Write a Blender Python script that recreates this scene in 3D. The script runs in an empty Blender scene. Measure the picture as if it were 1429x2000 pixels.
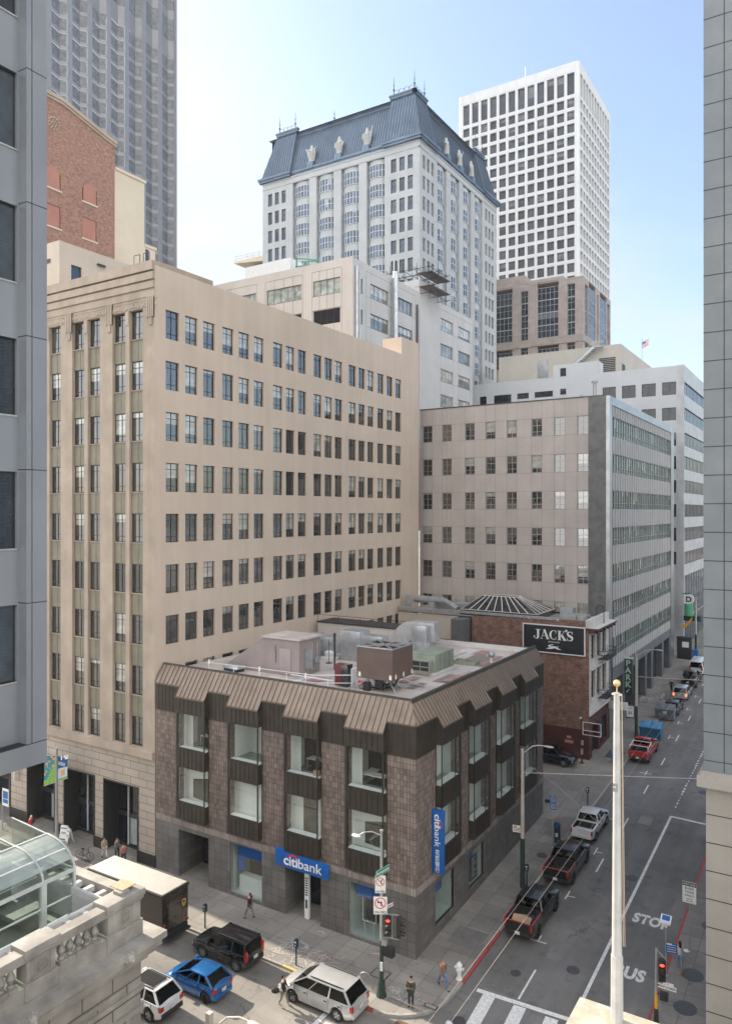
import bpy, bmesh, math, random
from mathutils import Vector, Matrix
R = math.radians
rnd = random.Random(7)
scene = bpy.context.scene
COL = scene.collection

# ---------------------------------------------------------------- camera
cam = bpy.data.cameras.new('camera'); cam_o = bpy.data.objects.new('camera', cam); COL.objects.link(cam_o)
cam.sensor_fit = 'HORIZONTAL'; cam.sensor_width = 36; cam.lens = 36*1480/1429
cam.clip_start = 0.5; cam.clip_end = 6000
cam_o.location = (0, 0, 28); cam_o.rotation_euler = (R(90), 0, R(32))
scene.camera = cam_o
# ---------------------------------------------------------------- sun, sky, exposure
SUN_AZ = (-math.cos(R(4)), math.sin(R(4))); SUN_EL = R(29)
sd = Vector((SUN_AZ[0]*math.cos(SUN_EL), SUN_AZ[1]*math.cos(SUN_EL), math.sin(SUN_EL)))
sun = bpy.data.lights.new('sun', 'SUN'); sun.energy = 5.0; sun.angle = R(0.6); sun.color = (1, .89, .74)
sun_o = bpy.data.objects.new('sun', sun); COL.objects.link(sun_o)
sun_o.rotation_euler = sd.to_track_quat('Z', 'Y').to_euler()
w = bpy.data.worlds.new('World'); scene.world = w; w.use_nodes = True
nt = w.node_tree; nt.nodes.clear(); N = nt.nodes; L = nt.links
out = N.new('ShaderNodeOutputWorld'); bg = N.new('ShaderNodeBackground'); bg.inputs[1].default_value = 0.14
sky = N.new('ShaderNodeTexSky'); sky.sky_type = 'NISHITA'; sky.sun_disc = False; sky.sun_elevation = SUN_EL
sky.sun_rotation = math.atan2(SUN_AZ[0], SUN_AZ[1]) % (2*math.pi); sky.air_density = 1.0; sky.dust_density = 2.2; sky.ozone_density = 2.6
tc = N.new('ShaderNodeTexCoord'); mp = N.new('ShaderNodeMapping'); mp.inputs['Scale'].default_value = (1.2, 1.2, 3.2)
nz = N.new('ShaderNodeTexNoise'); nz.inputs['Scale'].default_value = 2.2; nz.inputs['Detail'].default_value = 7; nz.inputs['Roughness'].default_value = .55
dt = N.new('ShaderNodeVectorMath'); dt.operation = 'DOT_PRODUCT'; dt.inputs[1].default_value = (-0.93, 0.37, 0)
sx = N.new('ShaderNodeSeparateXYZ')
def wmath(op, a, b):
    m = N.new('ShaderNodeMath'); m.operation = op
    for i, t in enumerate((a, b)):
        if isinstance(t, (int, float)): m.inputs[i].default_value = t
        else: L.new(t, m.inputs[i])
    return m.outputs[0]
L.new(tc.outputs['Generated'], mp.inputs[0]); L.new(mp.outputs[0], nz.inputs[0]); L.new(tc.outputs['Generated'], dt.inputs[0]); L.new(tc.outputs['Generated'], sx.inputs[0])
m = wmath('MULTIPLY', dt.outputs['Value'], 1.5)          # whiter to the west
m = wmath('ADD', m, -0.72)
h = wmath('MULTIPLY', sx.outputs[2], -0.9); h = wmath('ADD', h, .42)
m = wmath('ADD', m, h)
n2 = wmath('ADD', nz.outputs[0], -0.5); n2 = wmath('MULTIPLY', n2, 2.6)
m = wmath('ADD', m, n2)
cl = N.new('ShaderNodeClamp'); L.new(m, cl.inputs[0]); cl.inputs[1].default_value = 0.1; cl.inputs[2].default_value = .93
mx = N.new('ShaderNodeMix'); mx.data_type = 'RGBA'; mx.inputs[7].default_value = (2.75, 2.9, 3.05, 1)
L.new(cl.outputs[0], mx.inputs[0]); L.new(sky.outputs[0], mx.inputs[6])
d2 = N.new('ShaderNodeVectorMath'); d2.operation = 'DOT_PRODUCT'; d2.inputs[1].default_value = (0.55, -0.83, 0); L.new(tc.outputs['Generated'], d2.inputs[0])   # unseen bright cloud bank added in the south east as frontal fill light
f2 = wmath('MULTIPLY', d2.outputs['Value'], 1.7); f2 = wmath('ADD', f2, .15); f2 = wmath('ADD', f2, wmath('MULTIPLY', n2, .35))
c2 = N.new('ShaderNodeClamp'); L.new(f2, c2.inputs[0]); m3 = N.new('ShaderNodeMix'); m3.data_type = 'RGBA'; m3.inputs[7].default_value = (8.2, 8.1, 7.95, 1)
L.new(c2.outputs[0], m3.inputs[0]); L.new(mx.outputs[2], m3.inputs[6]); L.new(m3.outputs[2], bg.inputs[0]); L.new(bg.outputs[0], out.inputs[0])
scene.view_settings.view_transform = 'Standard'; scene.view_settings.look = 'None'; scene.view_settings.gamma = 1
scene.view_settings.exposure = 1.15

# ---------------------------------------------------------------- helpers
def gz(y): return max(0., .045*(min(y, 200)-41))
def tag(o, label=None, cat=None, group=None, kind=None):
    if label: o['label'] = label
    if cat: o['category'] = cat
    if group: o['group'] = group
    if kind: o['kind'] = kind
    return o
def empty(name, loc=(0, 0, 0), rz=0, label=None, cat=None, group=None):
    o = bpy.data.objects.new(name, None); COL.objects.link(o); o.location = loc; o.rotation_euler = (0, 0, rz)
    o.empty_display_size = .3
    return tag(o, label, cat, group)
def dup(o, parent=None, loc=None, rz=None):
    c = o.copy(); COL.objects.link(c)
    if parent is not None: c.parent = parent
    if loc is not None: c.location = loc
    if rz is not None: c.rotation_euler = (0, 0, rz)
    for ch in list(o.children): dup(ch, c)
    return c
class MB:
    def __init__(s): s.v = []; s.f = []; s.m = []; s.uv = {}
    def quad(s, a, b, c, d, m=0, uv=False):
        n = len(s.v); s.v += [a, b, c, d]; s.f.append((n, n+1, n+2, n+3)); s.m.append(m)
        if uv: s.uv[len(s.f)-1] = ((0, 0), (1, 0), (1, 1), (0, 1))
    def poly(s, pts, m=0):
        n = len(s.v); s.v += list(pts); s.f.append(tuple(range(n, n+len(pts)))); s.m.append(m)
    def mesh(s, vs, fs, m=0):
        n = len(s.v); s.v += list(vs)
        for f in fs: s.f.append(tuple(i+n for i in f)); s.m.append(m)
    def box(s, x0, x1, y0, y1, z0, z1, m=0):
        v = [(x, y, z) for z in (z0, z1) for y in (y0, y1) for x in (x0, x1)]
        s.mesh(v, [(0, 2, 3, 1), (4, 5, 7, 6), (0, 1, 5, 4), (1, 3, 7, 5), (3, 2, 6, 7), (2, 0, 4, 6)], m)
    def fbox(s, F, a0, a1, o0, o1, z0, z1, m=0):
        v = [F.p(a, o, z) for z in (z0, z1) for o in (o0, o1) for a in (a0, a1)]
        s.mesh(v, [(0, 2, 3, 1), (4, 5, 7, 6), (0, 1, 5, 4), (1, 3, 7, 5), (3, 2, 6, 7), (2, 0, 4, 6)], m)
    def prism(s, pts, z0, z1, m=0):
        n = len(pts); v = [(p[0], p[1], z0) for p in pts]+[(p[0], p[1], z1) for p in pts]
        s.mesh(v, [tuple(reversed(range(n))), tuple(range(n, 2*n))]+[(i, (i+1) % n, n+(i+1) % n, n+i) for i in range(n)], m)
    def ext(s, pts, d, m=0):        # extrude a 3d polygon by vector d
        n = len(pts); v = [tuple(p) for p in pts]+[tuple(Vector(p)+Vector(d)) for p in pts]
        s.mesh(v, [tuple(reversed(range(n))), tuple(range(n, 2*n))]+[(i, (i+1) % n, n+(i+1) % n, n+i) for i in range(n)], m)
    def cyl(s, p, q, r, n=8, r2=None, m=0, caps=True):
        p = Vector(p); q = Vector(q); d = (q-p)
        if d.length < 1e-6: return
        d.normalize(); u = d.orthogonal().normalized(); w_ = d.cross(u); r2 = r if r2 is None else r2
        v = []
        for c, rr in ((p, r), (q, r2)):
            for i in range(n):
                a = 2*math.pi*i/n; v.append(tuple(c+(u*math.cos(a)+w_*math.sin(a))*rr))
        fs = [(i, (i+1) % n, n+(i+1) % n, n+i) for i in range(n)]
        if caps: fs += [tuple(reversed(range(n))), tuple(range(n, 2*n))]
        s.mesh(v, fs, m)
    def tube(s, pts, r, n=6, m=0):
        for a, b in zip(pts[:-1], pts[1:]): s.cyl(a, b, r, n, m=m)
    def bar(s, p, q, w_, h=None, m=0):   # rectangular bar
        p = Vector(p); q = Vector(q); d = (q-p); h = w_ if h is None else h
        if d.length < 1e-6: return
        d.normalize(); u = d.cross(Vector((0, 0, 1)))
        if u.length < 1e-4: u = Vector((1, 0, 0))
        u.normalize(); k = u.cross(d)
        v = []
        for c in (p, q):
            for a, b in ((-1, -1), (1, -1), (1, 1), (-1, 1)): v.append(tuple(c+u*a*w_/2+k*b*h/2))
        s.mesh(v, [(3, 2, 1, 0), (4, 5, 6, 7), (0, 1, 5, 4), (1, 2, 6, 5), (2, 3, 7, 6), (3, 0, 4, 7)], m)
    def lathe(s, prof, c=(0, 0, 0), n=12, m=0):   # prof: [(r,z)]
        v = []; fs = []
        for r, z in prof:
            for i in range(n):
                a = 2*math.pi*i/n; v.append((c[0]+r*math.cos(a), c[1]+r*math.sin(a), c[2]+z))
        for k in range(len(prof)-1):
            for i in range(n): fs.append((k*n+i, k*n+(i+1) % n, (k+1)*n+(i+1) % n, (k+1)*n+i))
        fs.append(tuple(reversed(range(n)))); fs.append(tuple(range((len(prof)-1)*n, len(prof)*n)))
        s.mesh(v, fs, m)
    def ball(s, c, r, n=10, m=0, sz=1):
        k = n//2
        s.lathe([(max(.001, r*math.sin(math.pi*i/k)), -r*sz*math.cos(math.pi*i/k)) for i in range(k+1)], c, n, m)
    def build(s, name, mats, parent=None, smooth=False, bevel=0, loc=None, angle=35):
        me = bpy.data.meshes.new(name); me.from_pydata(s.v, [], s.f)
        if not isinstance(mats, (list, tuple)): mats = [mats]
        for mt in mats: me.materials.append(mt)
        if len(mats) > 1: me.polygons.foreach_set('material_index', s.m)
        if s.uv:
            ul = me.uv_layers.new(name='UVMap')
            for fi, uv in s.uv.items():
                for k, li in enumerate(me.polygons[fi].loop_indices): ul.data[li].uv = uv[k]
        if bevel or smooth:
            bm = bmesh.new(); bm.from_mesh(me); bmesh.ops.remove_doubles(bm, verts=bm.verts, dist=1e-4)
            bmesh.ops.recalc_face_normals(bm, faces=bm.faces)
            if bevel:
                es = [e for e in bm.edges if len(e.link_faces) == 2 and e.calc_face_angle(0) > R(25)]
                bmesh.ops.bevel(bm, geom=es, offset=bevel, segments=2, affect='EDGES', profile=.6, clamp_overlap=True)
            bm.to_mesh(me); bm.free()
            me.shade_smooth(); me.set_sharp_from_angle(angle=R(angle))
        me.update()
        o = bpy.data.objects.new(name, me); COL.objects.link(o)
        if parent is not None: o.parent = parent
        if loc is not None: o.location = loc
        return o
class Fr:      # facade frame: a along the wall, o inward from its face, z up
    def __init__(s, plane, c): s.k = plane; s.c = c
    def p(s, a, o, z):
        return {'Y': (a, s.c+o, z), 'X': (s.c-o, a, z), 'W': (s.c+o, a, z), 'N': (a, s.c-o, z)}[s.k]
    def rz(s): return {'Y': 0, 'X': R(90), 'W': R(-90), 'N': R(180)}[s.k]
def facade(mb, F, a0, a1, z0, z1, ops, reveal=.25, m=0, mr=None):
    mr = m if mr is None else mr
    A = sorted({a0, a1}|{t for o in ops for t in o[:2] if a0 < t < a1}); Z = sorted({z0, z1}|{t for o in ops for t in o[2:4] if z0 < t < z1})
    for i in range(len(A)-1):
        j = 0
        while j < len(Z)-1:
            def blocked(jj):
                ca = (A[i]+A[i+1])/2; cz = (Z[jj]+Z[jj+1])/2
                return any(o[0] < ca < o[1] and o[2] < cz < o[3] for o in ops)
            if blocked(j): j += 1; continue
            k = j
            while k+1 < len(Z)-1 and not blocked(k+1): k += 1
            mb.quad(F.p(A[i], 0, Z[j]), F.p(A[i+1], 0, Z[j]), F.p(A[i+1], 0, Z[k+1]), F.p(A[i], 0, Z[k+1]), m)
            j = k+1
    for o in ops:
        b0, b1, c0, c1 = max(o[0], a0), min(o[1], a1), max(o[2], z0), min(o[3], z1)
        for (p, q) in (((b0, c0), (b1, c0)), ((b1, c0), (b1, c1)), ((b1, c1), (b0, c1)), ((b0, c1), (b0, c0))):
            mb.quad(F.p(p[0], 0, p[1]), F.p(q[0], 0, q[1]), F.p(q[0], reveal, q[1]), F.p(p[0], reveal, p[1]), mr)
CAM = Vector((0, 0, 28))
class Wins:
    """windows of one building: each a part (frame) with its pane, past 100 one joint part"""
    def __init__(s, parent, name='window', cap=100): s.p = parent; s.name = name; s.L = []; s.cap = cap; s.cache = {}
    def add(s, F, a, z, w_, h, o, fm, pm, mull=(), trans=(), fw=.05, fd=.06): s.L.append((F, a, z, w_, h, o, fm, pm, tuple(mull), tuple(trans), fw, fd))
    def geo(s, w_, h, mull, trans, fw, fd, T=None):
        f = MB(); g = MB()
        P = (lambda x, y, z: (x, y, z)) if T is None else T
        def bx(x0, x1, z0, z1, y0=0, y1=fd):
            v = [P(x, y, z) for z in (z0, z1) for y in (y0, y1) for x in (x0, x1)]
            f.mesh(v, [(0, 2, 3, 1), (4, 5, 7, 6), (0, 1, 5, 4), (1, 3, 7, 5), (3, 2, 6, 7), (2, 0, 4, 6)])
        bx(0, fw, 0, h); bx(w_-fw, w_, 0, h); bx(fw, w_-fw, 0, fw); bx(fw, w_-fw, h-fw, h)
        for t in mull: bx(t*w_-fw*.35, t*w_+fw*.35, fw, h-fw, .004)
        for t in trans: bx(fw, w_-fw, t*h-fw*.35, t*h+fw*.35, .007)
        y = fd*.7
        g.quad(P(fw*.5, y, fw*.5), P(w_-fw*.5, y, fw*.5), P(w_-fw*.5, y, h-fw*.5), P(fw*.5, y, h-fw*.5), uv=True)
        return f, g
    def done(s):
        def size(t):
            F, a, z, w_, h = t[:5]; c = Vector(F.p(a+w_/2, 0, z+h/2)); return -(w_*h)/(c-CAM).length_squared
        s.L.sort(key=size)
        for t in s.L[:s.cap]:
            F, a, z, w_, h, o, fm, pm, mull, trans, fw, fd = t
            key = (round(w_, 2), round(h, 2), mull, trans, fm.name, pm.name)
            if F.k in 'WN': a = a+w_
            if key not in s.cache:
                f, g = s.geo(w_, h, mull, trans, fw, fd)
                fo = f.build(s.name, fm, s.p); go = g.build('pane', pm, fo); s.cache[key] = fo
                fo.location = F.p(a, o, z); fo.rotation_euler = (0, 0, F.rz())
            else: dup(s.cache[key], s.p, F.p(a, o, z), F.rz())
        rest = s.L[s.cap:]
        if rest:
            mats = []; M_ = MB()
            for t in rest:
                F, a, z, w_, h, o, fm, pm, mull, trans, fw, fd = t
                f, g = s.geo(w_, h, mull, trans, fw, fd, lambda x, y, zz: F.p(a+x, o+y, z+zz))
                for mt, src in ((fm, f), (pm, g)):
                    if mt not in mats: mats.append(mt)
                    k = mats.index(mt); n0 = len(M_.f); M_.mesh(src.v, src.f, k)
                    for fi, uv in src.uv.items(): M_.uv[n0+fi] = uv
            o = M_.build(s.name, mats, s.p); o['kind'] = 'stuff'
# ---------------------------------------------------------------- materials
MATS = {}
def new_mat(name):
    m = bpy.data.materials.new(name); m.use_nodes = True; nt = m.node_tree; b = nt.nodes['Principled BSDF']; MATS[name] = m
    return m, nt, b
def c4(c): return (c[0], c[1], c[2], 1)
def M(name, c1, c2=None, scale=1., rough=.8, metal=0., bump=0., streak=0., brick=None, spec=.5, coat=0., detail=5, emit=None, tone=0., island=0.):
    """one procedural surface: two tone noise, optional joints/bricks, streaks, bump"""
    m, nt, b = new_mat(name); N = nt.nodes; L = nt.links
    b.inputs['Roughness'].default_value = rough; b.inputs['Metallic'].default_value = metal
    b.inputs['Specular IOR Level'].default_value = spec; b.inputs['Coat Weight'].default_value = coat; b.inputs['Coat Roughness'].default_value = .05
    if c2 is None: c2 = tuple(min(1, t*1.12+.004) for t in c1)
    tc = N.new('ShaderNodeTexCoord'); co = tc.outputs['Object']
    nz = N.new('ShaderNodeTexNoise'); nz.inputs['Scale'].default_value = scale; nz.inputs['Detail'].default_value = detail; nz.inputs['Roughness'].default_value = .6; L.new(co, nz.inputs[0])
    cr = N.new('ShaderNodeValToRGB'); cr.color_ramp.elements[0].position = .34; cr.color_ramp.elements[1].position = .66
    cr.color_ramp.elements[0].color = c4(c1); cr.color_ramp.elements[1].color = c4(c2); L.new(nz.outputs[0], cr.inputs[0])
    col = cr.outputs[0]; hgt = nz.outputs[0]
    def mul(col, fac, lo, hi):
        mr = N.new('ShaderNodeMapRange'); L.new(fac, mr.inputs[0]); mr.inputs[3].default_value = lo; mr.inputs[4].default_value = hi
        mm = N.new('ShaderNodeMix'); mm.data_type = 'RGBA'; mm.blend_type = 'MULTIPLY'; mm.inputs[0].default_value = 1
        L.new(col, mm.inputs[6]); L.new(mr.outputs[0], mm.inputs[7]); return mm.outputs[2]
    if streak:
        mp = N.new('ShaderNodeMapping'); mp.inputs['Scale'].default_value = (.9, .9, .06); L.new(co, mp.inputs[0])
        n2 = N.new('ShaderNodeTexNoise'); n2.inputs['Scale'].default_value = 1.6; n2.inputs['Detail'].default_value = 6; L.new(mp.outputs[0], n2.inputs[0])
        col = mul(col, n2.outputs[0], 1-streak*1.4, 1+streak*1.4)
        n3 = N.new('ShaderNodeTexNoise'); n3.inputs['Scale'].default_value = .17; n3.inputs['Detail'].default_value = 4; L.new(co, n3.inputs[0])
        col = mul(col, n3.outputs[0], 1-streak, 1+streak)
    if tone or island:
        g = N.new('ShaderNodeNewGeometry'); oi = N.new('ShaderNodeObjectInfo')
        col = mul(col, g.outputs['Random Per Island'] if island else oi.outputs['Random'], 1-(tone or island), 1+(tone or island))
    if brick:
        w_, h, mort, mc, off, var = brick
        sp = N.new('ShaderNodeSeparateXYZ'); L.new(co, sp.inputs[0]); ad = N.new('ShaderNodeMath'); L.new(sp.outputs[0], ad.inputs[0]); L.new(sp.outputs[1], ad.inputs[1])
        cb = N.new('ShaderNodeCombineXYZ'); L.new(ad.outputs[0], cb.inputs[0]); L.new(sp.outputs[2], cb.inputs[1])
        bt = N.new('ShaderNodeTexBrick'); bt.offset = off; bt.inputs['Scale'].default_value = 1; bt.inputs['Brick Width'].default_value = w_; bt.inputs['Row Height'].default_value = h
        bt.inputs['Mortar Size'].default_value = mort; bt.inputs['Mortar Smooth'].default_value = .1; bt.inputs['Bias'].default_value = 0
        bt.inputs['Color1'].default_value = (1-var,)*3+(1,); bt.inputs['Color2'].default_value = (1+var,)*3+(1,); bt.inputs['Mortar'].default_value = c4(mc)
        L.new(cb.outputs[0], bt.inputs[0])
        mm = N.new('ShaderNodeMix'); mm.data_type = 'RGBA'; mm.blend_type = 'MULTIPLY'; mm.inputs[0].default_value = 1
        L.new(col, mm.inputs[6]); L.new(bt.outputs[0], mm.inputs[7]); col = mm.outputs[2]
    L.new(col, b.inputs['Base Color'])
    if bump:
        bp = N.new('ShaderNodeBump'); bp.inputs['Strength'].default_value = bump; bp.inputs['Distance'].default_value = .03
        n4 = N.new('ShaderNodeTexNoise'); n4.inputs['Scale'].default_value = scale*9; n4.inputs['Detail'].default_value = 4; L.new(co, n4.inputs[0]); L.new(n4.outputs[0], bp.inputs['Height']); L.new(bp.outputs[0], b.inputs['Normal'])
    if emit: b.inputs['Emission Color'].default_value = c4(emit[0]); b.inputs['Emission Strength'].default_value = emit[1]
    return m
def ground_mat(name, c1, c2, joint=None, crack=.5, patch=.12, jc=.55, rough=.85, tyre=False, along=(.9, .05, 1)):
    """horizontal paving: mottled colour, old patches, cracks and joints"""
    m, nt, b = new_mat(name); N = nt.nodes; L = nt.links; b.inputs['Roughness'].default_value = rough
    tc = N.new('ShaderNodeTexCoord'); co = tc.outputs['Object']
    def noise(sc, det=6, ro=.6, vec=None):
        n = N.new('ShaderNodeTexNoise'); n.inputs['Scale'].default_value = sc; n.inputs['Detail'].default_value = det; n.inputs['Roughness'].default_value = ro; L.new(vec or co, n.inputs[0]); return n
    def ramp(src, p0, p1, a, bb):
        c = N.new('ShaderNodeValToRGB'); c.color_ramp.elements[0].position = p0; c.color_ramp.elements[1].position = p1
        c.color_ramp.elements[0].color = c4(a); c.color_ramp.elements[1].color = c4(bb); L.new(src, c.inputs[0]); return c.outputs[0]
    def mulc(a, bb):
        mm = N.new('ShaderNodeMix'); mm.data_type = 'RGBA'; mm.blend_type = 'MULTIPLY'; mm.inputs[0].default_value = 1; L.new(a, mm.inputs[6]); L.new(bb, mm.inputs[7]); return mm.outputs[2]
    col = ramp(noise(.35).outputs[0], .32, .68, c1, c2)
    col = mulc(col, ramp(noise(14, 8, .75).outputs[0], .3, .7, (.86,)*3, (1.12,)*3))
    col = mulc(col, ramp(noise(1.7, 3).outputs[0], .28, .42, (1-patch*1.6,)*3, (1, 1, 1)))
    # rectangular repair patches
    vp = N.new('ShaderNodeTexVoronoi'); vp.distance = 'CHEBYCHEV'; vp.inputs['Scale'].default_value = .21; L.new(co, vp.inputs[0])
    sp = N.new('ShaderNodeSeparateColor'); L.new(vp.outputs['Color'], sp.inputs[0])
    col = mulc(col, ramp(sp.outputs[0], .1, .9, (1-patch,)*3, (1+patch*.7,)*3))
    if crack:
        wv = noise(1.7, 8, .7); ad = N.new('ShaderNodeMix'); ad.data_type = 'VECTOR'; ad.inputs[0].default_value = .35; L.new(co, ad.inputs[4]); L.new(wv.outputs['Color'], ad.inputs[5])
        v = N.new('ShaderNodeTexVoronoi'); v.feature = 'DISTANCE_TO_EDGE'; v.inputs['Scale'].default_value = .45; L.new(ad.outputs[1], v.inputs[0])
        mk = ramp(noise(.23, 4).outputs[0], .5, .58, (0, 0, 0), (1, 1, 1)); mc = N.new('ShaderNodeMix'); mc.data_type = 'RGBA'; mc.inputs[6].default_value = (1, 1, 1, 1)
        L.new(mk, mc.inputs[0]); L.new(ramp(v.outputs['Distance'], .002, .010, (1-crack,)*3, (1, 1, 1)), mc.inputs[7]); col = mulc(col, mc.outputs[2])
    if joint:
        bt = N.new('ShaderNodeTexBrick'); bt.offset = joint[2]; bt.inputs['Scale'].default_value = 1; bt.inputs['Brick Width'].default_value = joint[0]; bt.inputs['Row Height'].default_value = joint[1]
        bt.inputs['Mortar Size'].default_value = .018; bt.inputs['Mortar Smooth'].default_value = .2; bt.inputs['Bias'].default_value = 0
        bt.inputs['Color1'].default_value = (.86, .86, .86, 1); bt.inputs['Color2'].default_value = (1.1, 1.08, 1.05, 1); bt.inputs['Mortar'].default_value = (jc, jc, jc, 1); L.new(co, bt.inputs[0])
        col = mulc(col, bt.outputs[0])
        vs = N.new('ShaderNodeTexVoronoi'); vs.inputs['Scale'].default_value = 5; L.new(co, vs.inputs[0])   # gum spots
        col = mulc(col, ramp(vs.outputs['Distance'], .1, .16, (.82,)*3, (1, 1, 1)))
    if tyre:
        mp = N.new('ShaderNodeMapping'); mp.inputs['Scale'].default_value = along; L.new(co, mp.inputs[0])
        col = mulc(col, ramp(noise(1.0, 5, .6, mp.outputs[0]).outputs[0], .3, .7, (.80,)*3, (1.14,)*3))
        vs = N.new('ShaderNodeTexVoronoi'); vs.inputs['Scale'].default_value = .5; L.new(co, vs.inputs[0])   # oil spots
        col = mulc(col, ramp(vs.outputs['Distance'], .06, .2, (.72,)*3, (1, 1, 1)))
    L.new(col, b.inputs['Base Color'])
    bp = N.new('ShaderNodeBump'); bp.inputs['Strength'].default_value = .25; bp.inputs['Distance'].default_value = .01; L.new(noise(60, 3).outputs[0], bp.inputs['Height']); L.new(bp.outputs[0], b.inputs['Normal'])
    return m
def glass_mat(name, tints, blind=.25, blindc=(.45, .45, .42), ior=1.9, rough=.03, wob=.02, lit=0.):
    """closed window: dark room, blinds at random heights, reflecting glass"""
    m, nt, b = new_mat(name); N = nt.nodes; L = nt.links
    oi = N.new('ShaderNodeObjectInfo'); g = N.new('ShaderNodeNewGeometry')
    def mth(op, a, bb=None):
        q = N.new('ShaderNodeMath'); q.operation = op
        for i, t in enumerate((a, bb)):
            if t is None: continue
            if isinstance(t, (int, float)): q.inputs[i].default_value = t
            else: L.new(t, q.inputs[i])
        return q.outputs[0]
    r = mth('FRACT', mth('ADD', mth('MULTIPLY', oi.outputs['Random'], 7.31), mth('MULTIPLY', g.outputs['Random Per Island'], 3.77)))
    r2 = mth('FRACT', mth('MULTIPLY', r, 13.7)); r3 = mth('FRACT', mth('MULTIPLY', r, 37.3))
    cr = N.new('ShaderNodeValToRGB'); cr.color_ramp.interpolation = 'CONSTANT'; e = cr.color_ramp.elements
    for i, t in enumerate(tints):
        el = e[i] if i < 2 else e.new(i/len(tints)); el.position = i/len(tints); el.color = c4(t)
    L.new(r, cr.inputs[0])
    uv = N.new('ShaderNodeUVMap'); sp = N.new('ShaderNodeSeparateXYZ'); L.new(uv.outputs[0], sp.inputs[0])
    # blind pulled down to a random height in some windows
    thr = mth('SUBTRACT', 1.0, mth('MULTIPLY', r3, .75)); has = mth('LESS_THAN', r2, blind); bl = mth('MULTIPLY', mth('GREATER_THAN', sp.outputs[1], thr), has)
    slat = mth('ADD', mth('MULTIPLY', mth('GREATER_THAN', mth('FRACT', mth('MULTIPLY', sp.outputs[1], 22.)), .4), .12), .88)
    mx = N.new('ShaderNodeMix'); mx.data_type = 'RGBA'; mx.inputs[7].default_value = c4(blindc); L.new(bl, mx.inputs[0]); L.new(cr.outputs[0], mx.inputs[6])
    nz = N.new('ShaderNodeTexNoise'); nz.inputs['Scale'].default_value = 1.1; nz.inputs['Detail'].default_value = 3
    tc = N.new('ShaderNodeTexCoord'); L.new(tc.outputs['Object'], nz.inputs[0])
    mr = N.new('ShaderNodeMapRange'); L.new(nz.outputs[0], mr.inputs[0]); mr.inputs[1].default_value = .3; mr.inputs[2].default_value = .7; mr.inputs[3].default_value = .55; mr.inputs[4].default_value = 1.35
    mm = N.new('ShaderNodeMix'); mm.data_type = 'RGBA'; mm.blend_type = 'MULTIPLY'; mm.inputs[0].default_value = 1; L.new(mx.outputs[2], mm.inputs[6]); L.new(mth('MULTIPLY', mr.outputs[0], slat), mm.inputs[7])
    L.new(mm.outputs[2], b.inputs['Base Color']); b.inputs['Roughness'].default_value = rough; b.inputs['IOR'].default_value = ior
    if lit:
        ln = mth('MULTIPLY', mth('LESS_THAN', mth('ABSOLUTE', mth('SUBTRACT', mth('ADD', sp.outputs[1], mth('MULTIPLY', sp.outputs[0], .25)), mth('ADD', .7, mth('MULTIPLY', r3, .25)))), .03), mth('LESS_THAN', r2, lit))
        b.inputs['Emission Color'].default_value = (1, .85, .6, 1); L.new(mth('MULTIPLY', ln, .8), b.inputs['Emission Strength'])
    bp = N.new('ShaderNodeBump'); bp.inputs['Strength'].default_value = wob*10; bp.inputs['Distance'].default_value = .02; n2 = N.new('ShaderNodeTexNoise'); n2.inputs['Scale'].default_value = .9; n2.inputs['Detail'].default_value = 1
    ad = N.new('ShaderNodeVectorMath'); ad.operation = 'ADD'; L.new(tc.outputs['Object'], ad.inputs[0]); cb = N.new('ShaderNodeCombineXYZ'); L.new(mth('MULTIPLY', r, 50), cb.inputs[0]); L.new(cb.outputs[0], ad.inputs[1]); L.new(ad.outputs[0], n2.inputs[0])
    L.new(n2.outputs[0], bp.inputs['Height']); L.new(bp.outputs[0], b.inputs['Normal'])
    return m
def clear_mat(name, tint=(.86, .93, .9), refl=.12, rough=.02):
    m, nt, b = new_mat(name); N = nt.nodes; L = nt.links; N.remove(b)
    o = N['Material Output']; t = N.new('ShaderNodeBsdfTransparent'); t.inputs[0].default_value = c4(tint); g = N.new('ShaderNodeBsdfGlossy'); g.inputs['Roughness'].default_value = rough
    fr = N.new('ShaderNodeFresnel'); ge = N.new('ShaderNodeNewGeometry'); mi = N.new('ShaderNodeMath'); mi.operation = 'MULTIPLY_ADD'; L.new(ge.outputs['Backfacing'], mi.inputs[0]); mi.inputs[1].default_value = -.8333; mi.inputs[2].default_value = 1.5; L.new(mi.outputs[0], fr.inputs[0]); a = N.new('ShaderNodeMath'); a.inputs[1].default_value = refl; L.new(fr.outputs[0], a.inputs[0]); a.use_clamp = True
    mx = N.new('ShaderNodeMixShader'); L.new(a.outputs[0], mx.inputs[0]); L.new(t.outputs[0], mx.inputs[1]); L.new(g.outputs[0], mx.inputs[2]); L.new(mx.outputs[0], o.inputs[0])
    return m
FONT = {}
def text_mesh(txt, size=1., weight=0., ext=.01, sx=1., align='CENTER', space=1.):
    """lettering as a flat mesh in the local xy plane"""
    cu = bpy.data.curves.new('lettering', 'FONT'); cu.body = txt; cu.size = size; cu.align_x = align; cu.align_y = 'CENTER'; cu.extrude = ext; cu.offset = weight; cu.space_character = space
    cu.resolution_u = 4
    o = bpy.data.objects.new('lettering', cu); COL.objects.link(o)
    dg = bpy.context.evaluated_depsgraph_get(); me = bpy.data.meshes.new_from_object(o.evaluated_get(dg))
    bpy.data.objects.remove(o); bpy.data.curves.remove(cu)
    if sx != 1: me.transform(Matrix.Diagonal((sx, 1, 1, 1)))
    return me
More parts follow.
